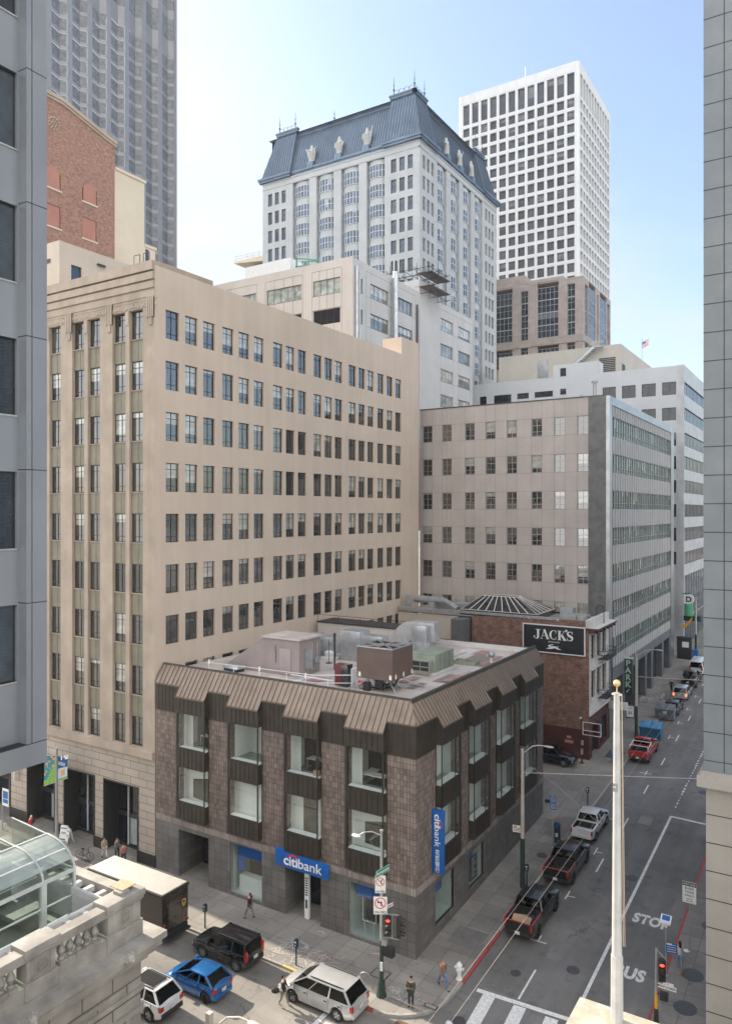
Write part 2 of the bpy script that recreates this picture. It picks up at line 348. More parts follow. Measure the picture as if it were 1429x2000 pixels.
def lettering(name, txt, size, mat, parent, loc, rot, weight=0., ext=.01, sx=1., align='CENTER', space=1.):
    me = text_mesh(txt, size, weight, ext, sx, align, space); me.materials.clear(); me.materials.append(mat); me.name = name
    o = bpy.data.objects.new(name, me); COL.objects.link(o); o.location = loc; o.rotation_euler = rot
    if parent is not None: o.parent = parent
    return o
def line(mb, p, q, wd, z=0., m=0):   # painted strip on the ground, follows the slope
    p = Vector(p); q = Vector(q); d = (q-p).normalized(); n = Vector((-d.y, d.x))*wd/2
    pts = [p]
    if (p.y-41)*(q.y-41) < 0: t = (41-p.y)/(q.y-p.y); pts.append(p.lerp(q, t))
    pts.append(q)
    for a, b in zip(pts[:-1], pts[1:]):
        mb.quad(*[(v.x, v.y, gz(v.y)+z) for v in (a-n, a+n, b+n, b-n)], m)
# surfaces
asphalt = ground_mat('asphalt', (.14, .134, .127), (.185, .176, .166), crack=.45, patch=.13, tyre=True)
asphalt2 = ground_mat('tan_asphalt_painted_sunlit', (.185, .172, .155), (.24, .224, .202), crack=.4, patch=.16, tyre=True, along=(.05, .9, 1))  # older tan asphalt, painted lighter and warmer so the street looks sunlit
walk = ground_mat('pavement_concrete', (.20, .187, .17), (.265, .248, .228), joint=(1.5, 1.5, 0), crack=.15, patch=.14, jc=.5)
lotm = ground_mat('lot_concrete', (.20, .185, .17), (.26, .24, .22), joint=(2.6, 2.1, .3), crack=.4, patch=.12, jc=.45)
earth = ground_mat('city_ground', (.12, .12, .115), (.17, .165, .16), patch=.1)
kerbm = M('kerb_concrete', (.25, .24, .22), (.34, .33, .30), 3, .85)
redpaint = M('worn_red_paint', (.30, .035, .035), (.38, .09, .08), 5, .7)
yelpaint = M('worn_yellow_paint', (.55, .36, .08), (.5, .40, .2), 6, .7)
wpaint = M('worn_white_paint', (.52, .52, .50), (.76, .76, .73), 5, .7, detail=9)
stucco = M('tan_stucco', (.53, .435, .355), (.575, .475, .39), .25, .85, streak=.07, bump=.1)
lime = M('limestone', (.31, .255, .205), (.40, .33, .265), .5, .85, streak=.12, bump=.2)
limeblock = M('limestone_blocks', (.36, .31, .26), (.42, .36, .305), .4, .85, streak=.05, brick=(1.9, .62, .022, (.3, .28, .26), .5, .05))
spand = M('olive_spandrel', (.17, .155, .115), (.22, .20, .15), .8, .55, streak=.15)
dkframe = M('dark_steel_frame', (.025, .025, .027), rough=.45)
black = M('black_granite', (.018, .018, .018), (.03, .03, .03), 2, .3)
paleframe = M('pale_frame', (.55, .56, .57), rough=.5)
greyfr = M('grey_aluminium', (.33, .34, .35), rough=.4, metal=.6)
G_off = glass_mat('office_glass', [(.008, .009, .010), (.02, .02, .019), (.035, .035, .03), (.012, .014, .014), (.06, .055, .045), (.03, .033, .035)], (.4), (.42, .42, .38), ior=2.5, lit=.0)
G_dark = glass_mat('dark_glass', [(.010, .013, .020), (.016, .02, .03), (.026, .03, .04)], .12, (.12, .13, .14), ior=1.6)
G_blue = glass_mat('blue_glass', [(.035, .065, .12), (.06, .10, .17), (.02, .04, .07), (.045, .08, .14)], .1, (.25, .28, .32), ior=1.65)
G_pale = glass_mat('pale_glass', [(.22, .24, .24), (.12, .14, .15), (.30, .32, .31), (.05, .06, .07)], .5, (.5, .5, .47), ior=2.2)
# ================================================================ the ground
YB = [-200, 41, 200, 900]
def sheet(name, x0, x1, y0, y1, dz, mat, kind='structure'):
    mb = MB(); ys = [y0]+[y for y in YB if y0 < y < y1]+[y1]
    for a, b in zip(ys[:-1], ys[1:]): mb.quad((x0, a, gz(a)+dz), (x1, a, gz(a)+dz), (x1, b, gz(b)+dz), (x0, b, gz(b)+dz))
    o = mb.build(name, mat); o['kind'] = kind; return o
sheet('ground', -600, 600, -200, 900, -.012, earth)
sheet('road', -300, 300, -60, 400, 0, asphalt)
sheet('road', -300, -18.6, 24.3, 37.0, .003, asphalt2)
KC = [(-300, 36.75), (-29, 36.7), (-25.5, 36.55), (-24, 36.35), (-22.9, 36.1), (-22.1, 36.05), (-21.3, 36.2), (-20.6, 36.5), (-20, 36.95), (-19.5, 37.5), (-19.15, 38.1), (-18.95, 38.9), (-18.87, 39.9), (-18.85, 41), (-18.85, 200), (-18.85, 400)]
KE = [(300, 36.9), (-5.5, 36.9), (-6.9, 37.15), (-8.1, 38), (-8.75, 39.3), (-8.9, 41), (-8.9, 200), (-8.9, 400)]
KH = .15
def slab(name, pts, far):
    mb = MB()
    low = [p for p in pts if p[1] <= 41]
    mb.poly([(x, y, KH) for x, y in low+[(far, 41)]])
    xk = pts[-1][0]
    for a, b in ((41, 200), (200, 400)): mb.quad((xk, a, gz(a)+KH), (xk, b, gz(b)+KH), (far, b, gz(b)+KH), (far, a, gz(a)+KH))
    o = mb.build(name, walk); o['kind'] = 'structure'; return o
slab('pavement', KC, -300); slab('pavement', KE, 300)
for nm, x0, x1, y1 in (('pavement', -300, -18.85, 24.4), ('pavement', -8.9, 300, 24.4)):
    mb = MB(); mb.box(x0, x1, -60, y1, -.01, KH); o = mb.build(nm, walk); o['kind'] = 'structure'
def kerb(pts, side, spans):      # real step of kerb stone with painted stretches
    mb = MB()
    for i in range(len(pts)-1):
        p = Vector(pts[i]); q = Vector(pts[i+1]); n = max(1, int((q-p).length/2)) if (q-p).length < 200 and max(p.y, q.y) < 200 else 1
        if abs(p.x-q.x) < .1 and q.y == 200: n = 80
        if q.y == 36.7 or p.y == 36.75: n = 60
        for k in range(n):
            a = p.lerp(q, k/n); b = p.lerp(q, (k+1)/n); d = (b-a).normalized(); nn = Vector((-d.y, d.x))*side*.16
            c = (a+b)/2; m = 0
            for (x0, x1, y0, y1, mm) in spans:
                if x0 < c.x < x1 and y0 < c.y < y1: m = mm
            A = (a.x, a.y, gz(a.y)); B = (b.x, b.y, gz(b.y)); A1 = (a.x, a.y, gz(a.y)+KH+.006); B1 = (b.x, b.y, gz(b.y)+KH+.006)
            A2 = (a.x+nn.x, a.y+nn.y, gz(a.y)+KH+.006); B2 = (b.x+nn.x, b.y+nn.y, gz(b.y)+KH+.006)
            mb.quad(A, B, B1, A1, m); mb.quad(A1, B1, B2, A2, m)
            mb.quad(A2, B2, (B2[0], B2[1], B2[2]-.02), (A2[0], A2[1], A2[2]-.02), m)
    o = mb.build('kerb', [kerbm, redpaint, yelpaint]); o['kind'] = 'structure'
kerb(KC, 1, [(-30.3, -25.6, 30, 40, 2), (-22.9, -21.9, 30, 38, 1), (-20, -18, 40.6, 47.2, 1), (-20, -18, 103, 113, 2)])
kerb(KE, -1, [(-9.5, -8, 40, 74, 1)])
kerb([(-300, 24.4), (-18.85, 24.4), (-18.85, -60)], -1, []); kerb([(300, 24.4), (-8.9, 24.4), (-8.9, -60)], 1, [])
# driveway and parking lot between the corner bank and the brick house
mb = MB(); mb.quad((-45.3, 65.3, gz(65.3)+KH+.004), (-22.3, 65.3, gz(65.3)+KH+.004), (-22.3, 79.8, gz(79.8)+KH+.004), (-45.3, 79.8, gz(79.8)+KH+.004))
mb.quad((-22.3, 67, gz(67)+KH+.006), (-19.05, 67, gz(67)+KH+.006), (-19.05, 78.6, gz(78.6)+KH+.006), (-22.3, 78.6, gz(78.6)+KH+.006))
o = mb.build('parking_lot', lotm); o['kind'] = 'structure'
# painted markings
def marks(name, segs, mat=None, z=.008):
    mb = MB()
    for p, q, wd in segs: line(mb, p, q, wd, z)
    o = mb.build(name, mat or wpaint); o['kind'] = 'structure'; return o
marks('lane_marking', [((-12.45, 41.7), (-12.52, 70.5), .2), ((-12.52, 70.4), (-9.7, 70.2), .28)])
marks('lane_marking', [((-15.62, 38.0+8.2*k+ (11.6 if k else 3.5)), (-15.66, 40.3+8.2*k+(11.6 if k else 4.2)), .12) for k in range(0, 10)])
marks('lane_marking', [((-12.55, 80+6*k), (-12.6, 81.9+6*k), .22) for k in range(3, 12)]+[((-12.5+rnd.uniform(-.05, .05), 72.5+.75*k), (-12.5, 72.5+.75*k+rnd.uniform(.15, .6)), rnd.uniform(.08, .2)) for k in range(24)])
tms = []
for y in (47.3, 53.5, 60.9, 67.4, 79.4, 91.6, 97.4, 103.6, 110, 116.5):
    tms += [((-17.1 if y in (47.3, 79.4, 67.4) else -16.55, y), (-15.95, y+.05), .1), ((-16.5, y-.5 if y > 48 else y), (-16.52, y+.75), .1)]
marks('parking_bay_marking', tms)
marks('crosswalk_marking', [((-18.0, 41.05), (-9.2, 41.5), .32)] + [((-16.95+1.85*k, 37.9), (-17.2+1.85*k+.02, 40.95), .72) for k in range(5)] + [((-18.3, 37.6), (-9.4, 37.75), .3)])
marks('crosswalk_marking', [((-21.0, 25.2), (-21.1, 35.4), .3), ((-24.2, 25.2), (-24.3, 35.6), .3)] + [((-23.9, 26.2+1.9*k), (-21.3, 26.25+1.9*k), .6) for k in range(5)])
for t, y in (('STOP', 53.1), ('BUS', 46.95)):
    me = text_mesh(t, 1.15, .055, 0, sx=.78 if t != 'BUS' else .86, space=1.08); me.transform(Matrix.Diagonal((1, 1.35, 1, 1)))
    o = bpy.data.objects.new('road_lettering', me); me.materials.clear(); me.materials.append(wpaint); COL.objects.link(o)
    o.location = (-10.72, y, gz(y)+.012); o.rotation_euler = (math.atan(.045), 0, 0); o['kind'] = 'structure'
mb = MB()                                               # yellow hatching by the brick house
for k in range(9): line(mb, (-25.4+k*.33, 78.5), (-25.0+k*.33, 79.7), .07, KH+.012)
line(mb, (-25.6, 78.4), (-22.3, 78.4), .07, KH+.016)
for x in (-33, -30.3, -27.6, -24.9): line(mb, (x, 66.5), (x-.1, 71.5), .09, KH+.012)
line(mb, (-33, 77.2), (-24.6, 77.9), .09, KH+.012)
o = mb.build('lot_marking', yelpaint); o['kind'] = 'structure'
# chalk drawings on the corner pavement
chalk = M('pavement_chalk', (.45, .42, .41), (.62, .58, .56), 20, .9); pink = M('pink_chalk', (.40, .22, .22), (.5, .3, .3), 12, .9)
mb = MB(); rr = random.Random(3)
def squig(cx, cy, w_, n, m=0, st=.028):
    for k in range(n):
        x = cx+rr.uniform(-w_, w_); y = cy+rr.uniform(-w_*.5, w_*.5); a = rr.uniform(0, 6.28); pts = [(x, y)]
        for j in range(rr.randint(4, 9)):
            a += rr.uniform(-1.3, 1.3); x += .13*math.cos(a); y += .13*math.sin(a); pts.append((x, min(41.2, max(37, y))))
        for p, q in zip(pts[:-1], pts[1:]):
            if (Vector(p)-Vector(q)).length > .02: line(mb, p, q, st, KH+.008, m)
squig(-28.4, 38.2, 1.9, 46); squig(-29.6, 39.0, .8, 14); squig(-27.2, 38.6, 1.0, 8, 1); squig(-20.6, 38.4, .8, 8); squig(-22.0, 38.1, .5, 9); squig(-20.4, 38.9, .5, 5, 1)
for p, q in (((-24.95, 40.7), (-24.6, 40.95)), ((-24.6, 40.95), (-24.35, 40.6)), ((-29.4, 40.9), (-29.1, 41.1)), ((-29.1, 41.1), (-28.8, 40.9))): line(mb, p, q, .05, KH+.008)
o = mb.build('chalk_drawing', [chalk, pink]); o['kind'] = 'structure'
# ================================================================ corner bank building
cb = empty('bank_building', (-22.3, 41.5, 0), 0, 'three storey brown brick bank with ribbed metal mansard roof on the street corner', 'building')
P0 = Matrix.Translation((22.3, -41.5, 0))
def under(o, root):                        # parent keeping world coordinates
    o.parent = root; o.matrix_parent_inverse = root.matrix_world.inverted() if root.matrix_world != Matrix.Identity(4) else Matrix.Translation(-Vector(root.location))
    return o
def part(mb, name, mats, root, **k):
    o = mb.build(name, mats, None, **k); o.parent = root; o.matrix_parent_inverse = Matrix.Translation(-Vector(root.location)); return o
class WW(Wins):                            # windows under an empty that has a location
    def done(s):
        keep = s.p; s.p = None; L0 = set(bpy.data.objects); super().done()
        for o in [o for o in bpy.data.objects if o not in L0 and o.parent is None]:
            o.parent = keep; o.matrix_parent_inverse = Matrix.Translation(-Vector(keep.location))
brickm = M('brown_brick', (.15, .117, .10), (.215, .17, .148), 1.2, .9, bump=.3, streak=.05, brick=(.235, .36, .014, (.4, .36, .34), 0, .27))
soldier = M('brown_soldier_course', (.25, .21, .19), (.32, .275, .25), 1.5, .9, brick=(.2, 2, .012, (.4, .36, .34), 0, .2))
tiles = M('grey_stone_tiles', (.115, .107, .10), (.155, .145, .137), .7, .6, streak=.08, brick=(.6, .6, .012, (.35, .33, .32), 0, .16))
copper = M('brown_metal_roof', (.21, .16, .122), (.28, .215, .165), .9, .55, metal=.2, streak=.1)
cladd = M('dark_bronze_cladding', (.028, .025, .022), (.046, .041, .036), 1.3, .45, metal=.3, streak=.12)
cladl = M('bronze_spandrel', (.036, .030, .023), (.056, .046, .036), 1.3, .5, metal=.3, streak=.12)
seam = M('brown_seam', (.13, .10, .08), rough=.5, metal=.3)
bronze = M('bronze_frame', (.035, .03, .026), rough=.4, metal=.4)
clear = clear_mat('clear_glass', (.86, .90, .88), .07)
white = M('white_interior', (.80, .82, .80), (.86, .87, .85), 2, .8)
roomfl = M('room_floor', (.25, .29, .27), (.32, .36, .34), 3, .6)
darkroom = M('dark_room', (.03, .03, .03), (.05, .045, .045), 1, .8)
FL = Fr('Y', 41.5); FR = Fr('X', -22.3)
BL = [(-42.58, -39.67), (-37.44, -34.57), (-32.3, -29.43), (-27.26, -24.35)]
BR = [(44.23, 47.2), (49.37, 52.3), (54.42, 57.4), (59.47, 62.5)]
XL, YE = -45.25, 65.3
mb = MB()
gl = [(-42.8, -39.7, -.5, 3.75), (-37.6, -34.6, .35, 3.97), (-32.5, -29.5, -.5, 3.9), (-27.3, -24.6, .3, 3.8)]
gr = [(44.2, 47.2, .95, 3.75), (49.4, 52.3, 1.1, 3.7)]
facade(mb, FL, XL, -22.3, 0, 4.1, gl, .3); facade(mb, FR, 41.5, YE, 0, 4.1, gr, .25)
part(mb, 'stone_base', tiles, cb)
mb = MB(); mb.fbox(FL, XL, -22.26, -.04, .02, 4.1, 4.52); mb.fbox(FR, 41.52, YE, -.04, .02, 4.1, 4.52); part(mb, 'soldier_course', soldier, cb)
mb = MB()
facade(mb, FL, XL, -22.3, 4.52, 14.8, [(a+.05, b-.05, 5.3, 13.2) for a, b in BL], .3)
facade(mb, FR, 41.5, YE, 4.52, 14.8, [(a+.05, b-.05, 5.3, 13.2) for a, b in BR], .3)
mb.quad((XL, 41.5, 0), (XL, YE, 0), (XL, YE, 14.8), (XL, 41.5, 14.8)); mb.quad((XL, YE, 0), (-22.3, YE, 0), (-22.3, YE, 14.8), (XL, YE, 14.8))
part(mb, 'brick_wall', brickm, cb)
# metal band, boxed bays
def mets(F, bays, a0, a1, hip):
    lim = (lambda a, o: min(a, -22.3-o)) if hip == 'L' else (lambda a, o: max(a, 41.5+o))
    roof = MB(); sm = MB(); cl = MB(); W = WW(cb, 'bay_window')
    TO, TZ, WO, WZ, BO, BZ = .8, 16.05, -.1, 14.72, -.55, 14.055
    edges = sorted([a0, a1]+[t for b in bays for t in b])
    for e0, e1 in zip(edges[:-1], edges[1:]):
        bay = any(abs(e0-b[0]) < 1e-6 for b in bays); bo, bz = (BO, BZ) if bay else (WO, WZ)
        n = max(1, round((e1-e0)/.43))
        for i in range(n):
            s0 = e0+(e1-e0)*i/n; s1 = e0+(e1-e0)*(i+1)/n
            if bay is False and hip == 'L' and i == n-1 and e1 == a1: s1 = a1+.2
            if bay is False and hip == 'R' and i == 0 and e0 == a0: s0 = a0-.2
            roof.quad(F.p(lim(s0, bo), bo, bz), F.p(lim(s1, bo), bo, bz), F.p(lim(s1, TO), TO, TZ), F.p(lim(s0, TO), TO, TZ))
        for i in range(n+1):
            s0 = e0+(e1-e0)*i/n
            if i == n and e1 != a1: continue
            so, sz = TO, TZ
            if (hip == 'L' and s0 > -22.3-TO) : so = -22.3-s0; sz = WZ+(TZ-WZ)*(so-WO)/(TO-WO)
            if (hip == 'R' and s0 < 41.5+TO): so = s0-41.5; sz = WZ+(TZ-WZ)*(so-WO)/(TO-WO)
            sm.bar(F.p(s0, bo-.01, bz+.02), F.p(s0, so, sz+.02), .035, .07)
        if bay:
            # eave edge and cheeks
            sm.fbox(F, e0-.03, e1+.03, bo-.05, bo+.02, bz-.08, bz+.02)
            for e in (e0, e1):
                cl.poly([F.p(e, -.47, BZ-.05), F.p(e, 0.02, BZ-.05), F.p(e, .02, WZ+.14), F.p(e, WO, WZ)])
        else:
            sm.fbox(F, e0 if e0 == a0 else e0+.03, e1-.03, bo-.05, bo+.02, bz-.08, bz+.02)
            cl.fbox(F, e0, e1 if not (hip == 'L' and e1 == a1) else e1+.06, -.06, -.001, 12.65, 14.68)
            k = max(1, round((e1-e0)/.4))
            for i in range(1, k): cl.fbox(F, e0+(e1-e0)*i/k-.012, e0+(e1-e0)*i/k+.012, -.085, -.061, 12.66, 14.66)
    for b0, b1 in bays:
        w0, w1 = (b0+.16, b1-.07) if F.k == 'Y' else (b0+.07, b1-.16)
        FF = Fr(F.k, F.c-.47 if F.k == 'Y' else F.c+.47)
        ops = [(w0, w1, 6.15, 8.8), (w0, w1, 10.2, 12.85)]
        facade(cl, FF, b0, b1, 4.85, 14.06, ops, .08)
        for (sa, vis) in ((b0, F.k == 'X'), (b1, F.k == 'Y')):
            # cheeks with narrow side lights
            for z0, z1 in ((4.85, 6.15), (8.8, 10.2), (12.85, 14.06)): cl.quad(F.p(sa, -.47, z0), F.p(sa, 0, z0), F.p(sa, 0, z1), F.p(sa, -.47, z1))
            for o0, o1 in ((-.47, -.41), (-.07, 0)): cl.quad(F.p(sa, o0, 6.15), F.p(sa, o1, 6.15), F.p(sa, o1, 12.85), F.p(sa, o0, 12.85))
            for z0 in (6.15, 10.2):
                q = MB(); q.quad(F.p(sa, -.41, z0), F.p(sa, -.07, z0), F.p(sa, -.07, z0+2.65), F.p(sa, -.41, z0+2.65), uv=True)
                part(q, 'side_light', clear, cb)
        cl.quad(F.p(b0, -.47, 4.85), F.p(b1, -.47, 4.85), F.p(b1, 0, 4.85), F.p(b0, 0, 4.85))
        for i in range(1, 7):
            a = b0+(b1-b0)*i/7
            for z0, z1 in ((4.87, 6.1), (8.85, 10.15), (12.9, 14.0)): cl.fbox(FF, a-.012, a+.012, -.025, -.001, z0, z1, 1)
        for z0 in (6.15, 10.2):
            W.add(FF, w0, z0, w1-w0, 2.65, .03, bronze, clear, (() if F.k == 'Y' else (.74,)), (), .05, .05)
            cl.fbox(FF, b0+.05, b1-.05, .08, .75, z0-.06, z0-.02, 2)
    part(roof, 'mansard_roof', copper, cb); part(sm, 'roof_seams', seam, cb); part(cl, 'metal_cladding', [cladl, bronze, white], cb); W.done()
mets(FL, BL, XL, -22.3, 'L'); mets(FR, BR, 41.5, YE, 'R')
# flat roof behind the mansard
rdeck = M('roof_membrane', (.42, .36, .33), (.58, .52, .48), .5, .8, detail=8, bump=.1)
redp = M('red_roof_patch', (.33, .18, .16), (.42, .26, .24), 1.3, .8); whitp = M('white_roof_patch', (.55, .52, .5), (.66, .64, .62), 1, .8); grit = M('grit_roof_patch', (.2, .17, .14), (.27, .23, .2), 2, .9)
coping = M('bronze_coping', (.06, .055, .05), (.09, .08, .07), 2, .5, metal=.3)
mb = MB(); mb.quad((XL, 42.2, 15.4), (-23, 42.2, 15.4), (-23, YE, 15.4), (XL, YE, 15.4))
for i in range(26):
    x = rnd.uniform(-35, -24.5); y = rnd.uniform(44, 62); a = rnd.uniform(.3, 1.6); b_ = rnd.uniform(1.5, 6)
    mb.quad(*[(min(-23.4, px), min(64, py), 15.41+i*.003) for px, py in ((x, y), (x+a, y), (x+a, y+b_), (x, y+b_))], m=rnd.choice((1, 1, 2, 0, 3)))
part(mb, 'flat_roof', [rdeck, redp, whitp, grit], cb)
mb = MB()
mb.box(XL, -22.95, 42.25, 42.45, 15.4, 16.1); mb.box(-23.15, -22.95, 42.45, YE, 15.4, 16.1); mb.box(XL, -23.15, YE-.22, YE, 15.4, 15.9)
part(mb, 'roof_coping', coping, cb)
mb = MB(); mb.box(XL, -23.15, 42.45, 42.55, 15.42, 15.95); mb.box(-23.3, -23.15, 42.55, YE-.22, 15.42, 15.95); mb.box(XL, -23.3, YE-.5, YE-.22, 15.42, 15.85)
part(mb, 'parapet_flashing', whitp, cb)
# rooms behind the glass
mb = MB()
for (z0, z1, ct) in ((5.95, 8.95, 0), (9.98, 13.0, 0)):
    mb.quad((XL+.4, 41.82, z0), (-22.6, 41.82, z0), (-22.6, 46.5, z0), (XL+.4, 46.5, z0), 1)
    mb.quad((XL+.4, 41.82, z1), (-22.6, 41.82, z1), (-22.6, 46.5, z1), (XL+.4, 46.5, z1), 0)
    mb.quad((-22.62, 46.5, z0), (-26.8, 46.5, z0), (-26.8, YE-.4, z0), (-22.62, YE-.4, z0), 1)
    mb.quad((-22.62, 46.5, z1), (-26.8, 46.5, z1), (-26.8, YE-.4, z1), (-22.62, YE-.4, z1), 0)
    lo = z0 < 7
    for i, (a, b_) in enumerate(BL):
        dpt = (.55, .5, .5, .75)[i] if lo else (1.9, 2.2, 2.1, 2.6)[i]
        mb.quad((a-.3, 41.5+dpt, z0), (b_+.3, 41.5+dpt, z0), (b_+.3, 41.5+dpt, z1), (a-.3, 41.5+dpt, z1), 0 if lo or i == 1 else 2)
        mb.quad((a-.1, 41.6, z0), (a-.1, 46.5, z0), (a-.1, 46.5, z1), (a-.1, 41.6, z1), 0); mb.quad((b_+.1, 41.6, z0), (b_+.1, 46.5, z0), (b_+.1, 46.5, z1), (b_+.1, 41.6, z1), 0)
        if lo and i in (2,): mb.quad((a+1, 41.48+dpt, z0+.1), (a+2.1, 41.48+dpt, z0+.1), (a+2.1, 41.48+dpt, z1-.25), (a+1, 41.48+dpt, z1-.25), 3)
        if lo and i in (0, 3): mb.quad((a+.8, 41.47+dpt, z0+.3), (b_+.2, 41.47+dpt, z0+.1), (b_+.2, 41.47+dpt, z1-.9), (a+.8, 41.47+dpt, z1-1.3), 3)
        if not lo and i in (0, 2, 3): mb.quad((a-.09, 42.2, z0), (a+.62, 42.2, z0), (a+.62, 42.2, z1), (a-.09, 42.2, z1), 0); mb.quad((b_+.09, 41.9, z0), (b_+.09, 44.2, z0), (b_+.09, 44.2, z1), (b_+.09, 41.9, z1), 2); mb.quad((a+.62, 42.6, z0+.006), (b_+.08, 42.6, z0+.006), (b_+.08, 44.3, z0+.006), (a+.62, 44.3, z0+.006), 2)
    for i, (a, b_) in enumerate(BR):
        dpt = (.6, .7, .6, .8)[i] if lo else (1.0, 1.1, .5, 1.0)[i]
        mb.quad((-22.3-dpt, a-.3, z0), (-22.3-dpt, b_+.3, z0), (-22.3-dpt, b_+.3, z1), (-22.3-dpt, a-.3, z1), 0 if i != 1 or lo else 4)
        mb.quad((-22.4, a-.1, z0), (-26.8, a-.1, z0), (-26.8, a-.1, z1), (-22.4, a-.1, z1), 0); mb.quad((-22.4, b_+.1, z0), (-26.8, b_+.1, z0), (-26.8, b_+.1, z1), (-22.4, b_+.1, z1), 4)
teal = M('pale_teal_wall', (.48, .55, .53), (.55, .62, .60), 1, .8)
dk = M('dim_screen', (.07, .065, .05), (.16, .15, .12), .8, .5)
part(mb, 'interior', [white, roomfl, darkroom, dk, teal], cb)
# ground floor openings
for a, b_, z0, z1, d_ in ((-42.8, -39.7, 0, 3.75, 2.6), (-32.5, -29.5, 0, 3.9, 2.2)):
    mb = MB()
    mb.quad((a, 41.8, .16), (b_, 41.8, .16), (b_, 41.5+d_, .16), (a, 41.5+d_, .16), 1)
    mb.quad((a, 41.8, z1), (b_, 41.8, z1), (b_, 41.5+d_, z1), (a, 41.5+d_, z1), 0)
    for x in (a, b_): mb.quad((x, 41.8, z0), (x, 41.5+d_, z0), (x, 41.5+d_, z1), (x, 41.8, z1), 0)
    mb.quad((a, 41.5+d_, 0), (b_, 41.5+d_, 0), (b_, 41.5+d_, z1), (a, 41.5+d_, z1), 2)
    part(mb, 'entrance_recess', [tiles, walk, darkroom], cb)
bluep = M('blue_sign_face', (.004, .095, .36), (.006, .11, .40), 1, .35); whitep = M('white_lettering', (.75, .75, .75), (.8, .8, .8), 1, .5); redarc = M('red_sign_arc', (.62, .03, .02), (.66, .04, .03), 1, .5)
alu = M('brushed_aluminium', (.40, .40, .39), (.5, .5, .49), 4, .35, metal=.6)
def doorset(x0, x1, y, z0, z1, lab=None):
    d = MB(); d.box(x0, x0+.08, y-.06, y, z0, z1); d.box(x1-.08, x1, y-.06, y, z0, z1); d.box(x0, x1, y-.06, y, z1-.1, z1); d.box((x0+x1)/2-.04, (x0+x1)/2+.04, y-.06, y, z0, z1); d.box(x0, x1, y-.06, y, z0, z0+.15)
    o = part(d, 'door', bronze, cb); g = MB(); g.quad((x0+.05, y-.03, z0+.1), (x1-.05, y-.03, z0+.1), (x1-.05, y-.03, z1-.05), (x0+.05, y-.03, z1-.05), uv=True); part(g, 'door_glass', G_dark, cb)
doorset(-42.6, -39.9, 44.0, .16, 2.9); doorset(-31.9, -29.6, 43.6, .16, 3.1)
mb = MB(); mb.box(-31.05, -30.7, 41.75, 41.95, .16, 3.5); o = part(mb, 'entrance_column', whitep, cb)
mb = MB()
for i in range(8): mb.box(-31.0, -30.75, 41.735, 41.748, 2.9-i*.16, 2.98-i*.16)
mb.box(-30.95, -30.8, 41.735, 41.748, .9, 1.5); part(mb, 'column_display', black, cb)
def shopwin(F, a0, a1, z0, z1, blue):
    f, g = Wins(None).geo(a1-a0, z1-z0, (), (), .06, .08, lambda x, y, zz: F.p(a0+x, .12+y, z0+zz)); o = part(f, 'shop_window', alu if F.k == 'Y' else bronze, cb); part(g, 'shop_pane', clear, cb)
    q = MB(); q.quad(F.p(a0, .3, z0), F.p(a1, .3, z0), F.p(a1, 2.2, z0), F.p(a0, 2.2, z0), 0); q.quad(F.p(a0, .3, z1), F.p(a1, .3, z1), F.p(a1, 2.2, z1), F.p(a0, 2.2, z1), 0)
    q.quad(F.p(a0, .3, z0), F.p(a0, 2.2, z0), F.p(a0, 2.2, z1), F.p(a0, .3, z1), 0); q.quad(F.p(a1, .3, z0), F.p(a1, 2.2, z0), F.p(a1, 2.2, z1), F.p(a1, .3, z1), 0)
    q.quad(F.p(a0, 2.2, z0), F.p(a1, 2.2, z0), F.p(a1, 2.2, z1), F.p(a0, 2.2, z1), 1); part(q, 'shop_interior', [teal, darkroom], cb)
    if blue:
        q = MB(); q.fbox(F, a0+blue[0], a0+blue[1], .35, .4, z1-.95, z1-.1); part(q, 'window_sign_panel', bluep, cb)
shopwin(FL, -37.6, -34.6, .35, 3.97, (.5, 2.9)); shopwin(FL, -27.3, -24.6, .3, 3.8, (.4, 2.6)); shopwin(FR, 44.2, 47.2, .95, 3.75, (.1, 1.6)); shopwin(FR, 49.4, 52.3, 1.1, 3.7, (.1, 1.5))
mb = MB(); mb.fbox(FR, 50.3, 51.5, .28, .32, 1.3, 3.0); o = part(mb, 'poster', black, cb)
mb = MB()
for i in range(9):
    z = 2.8-i*.16; a = 50.45+rnd.random()*.2; mb.fbox(FR, a, a+.3+rnd.random()*.5, .265, .278, z, z+.035)
part(mb, 'poster_print', whitep, cb)
mb = MB(); mb.fbox(FL, -37.3, -36.6, .5, .53, 1.9, 3.1); part(mb, 'poster', bluep, cb)
mb = MB(); mb.fbox(FL, -37.2, -35.1, .6, 1.2, .35, 1.5); part(mb, 'counter', white, cb)
for (x, z0) in ((-25.9, .3),):
    mb = MB()
    mb.tube([(x-.55, 41.95, z0+1), (x-.55, 41.95, z0+2.6), (x+.45, 41.95, z0+2.6), (x+.45, 41.95, z0+1), (x-.55, 41.95, z0+1)], .035); mb.cyl((x-.4, 41.95, z0), (x-.4, 41.95, z0+1), .03); mb.cyl((x+.3, 41.95, z0), (x+.3, 41.95, z0+1), .03)
    part(mb, 'display_stand', paleframe, cb)
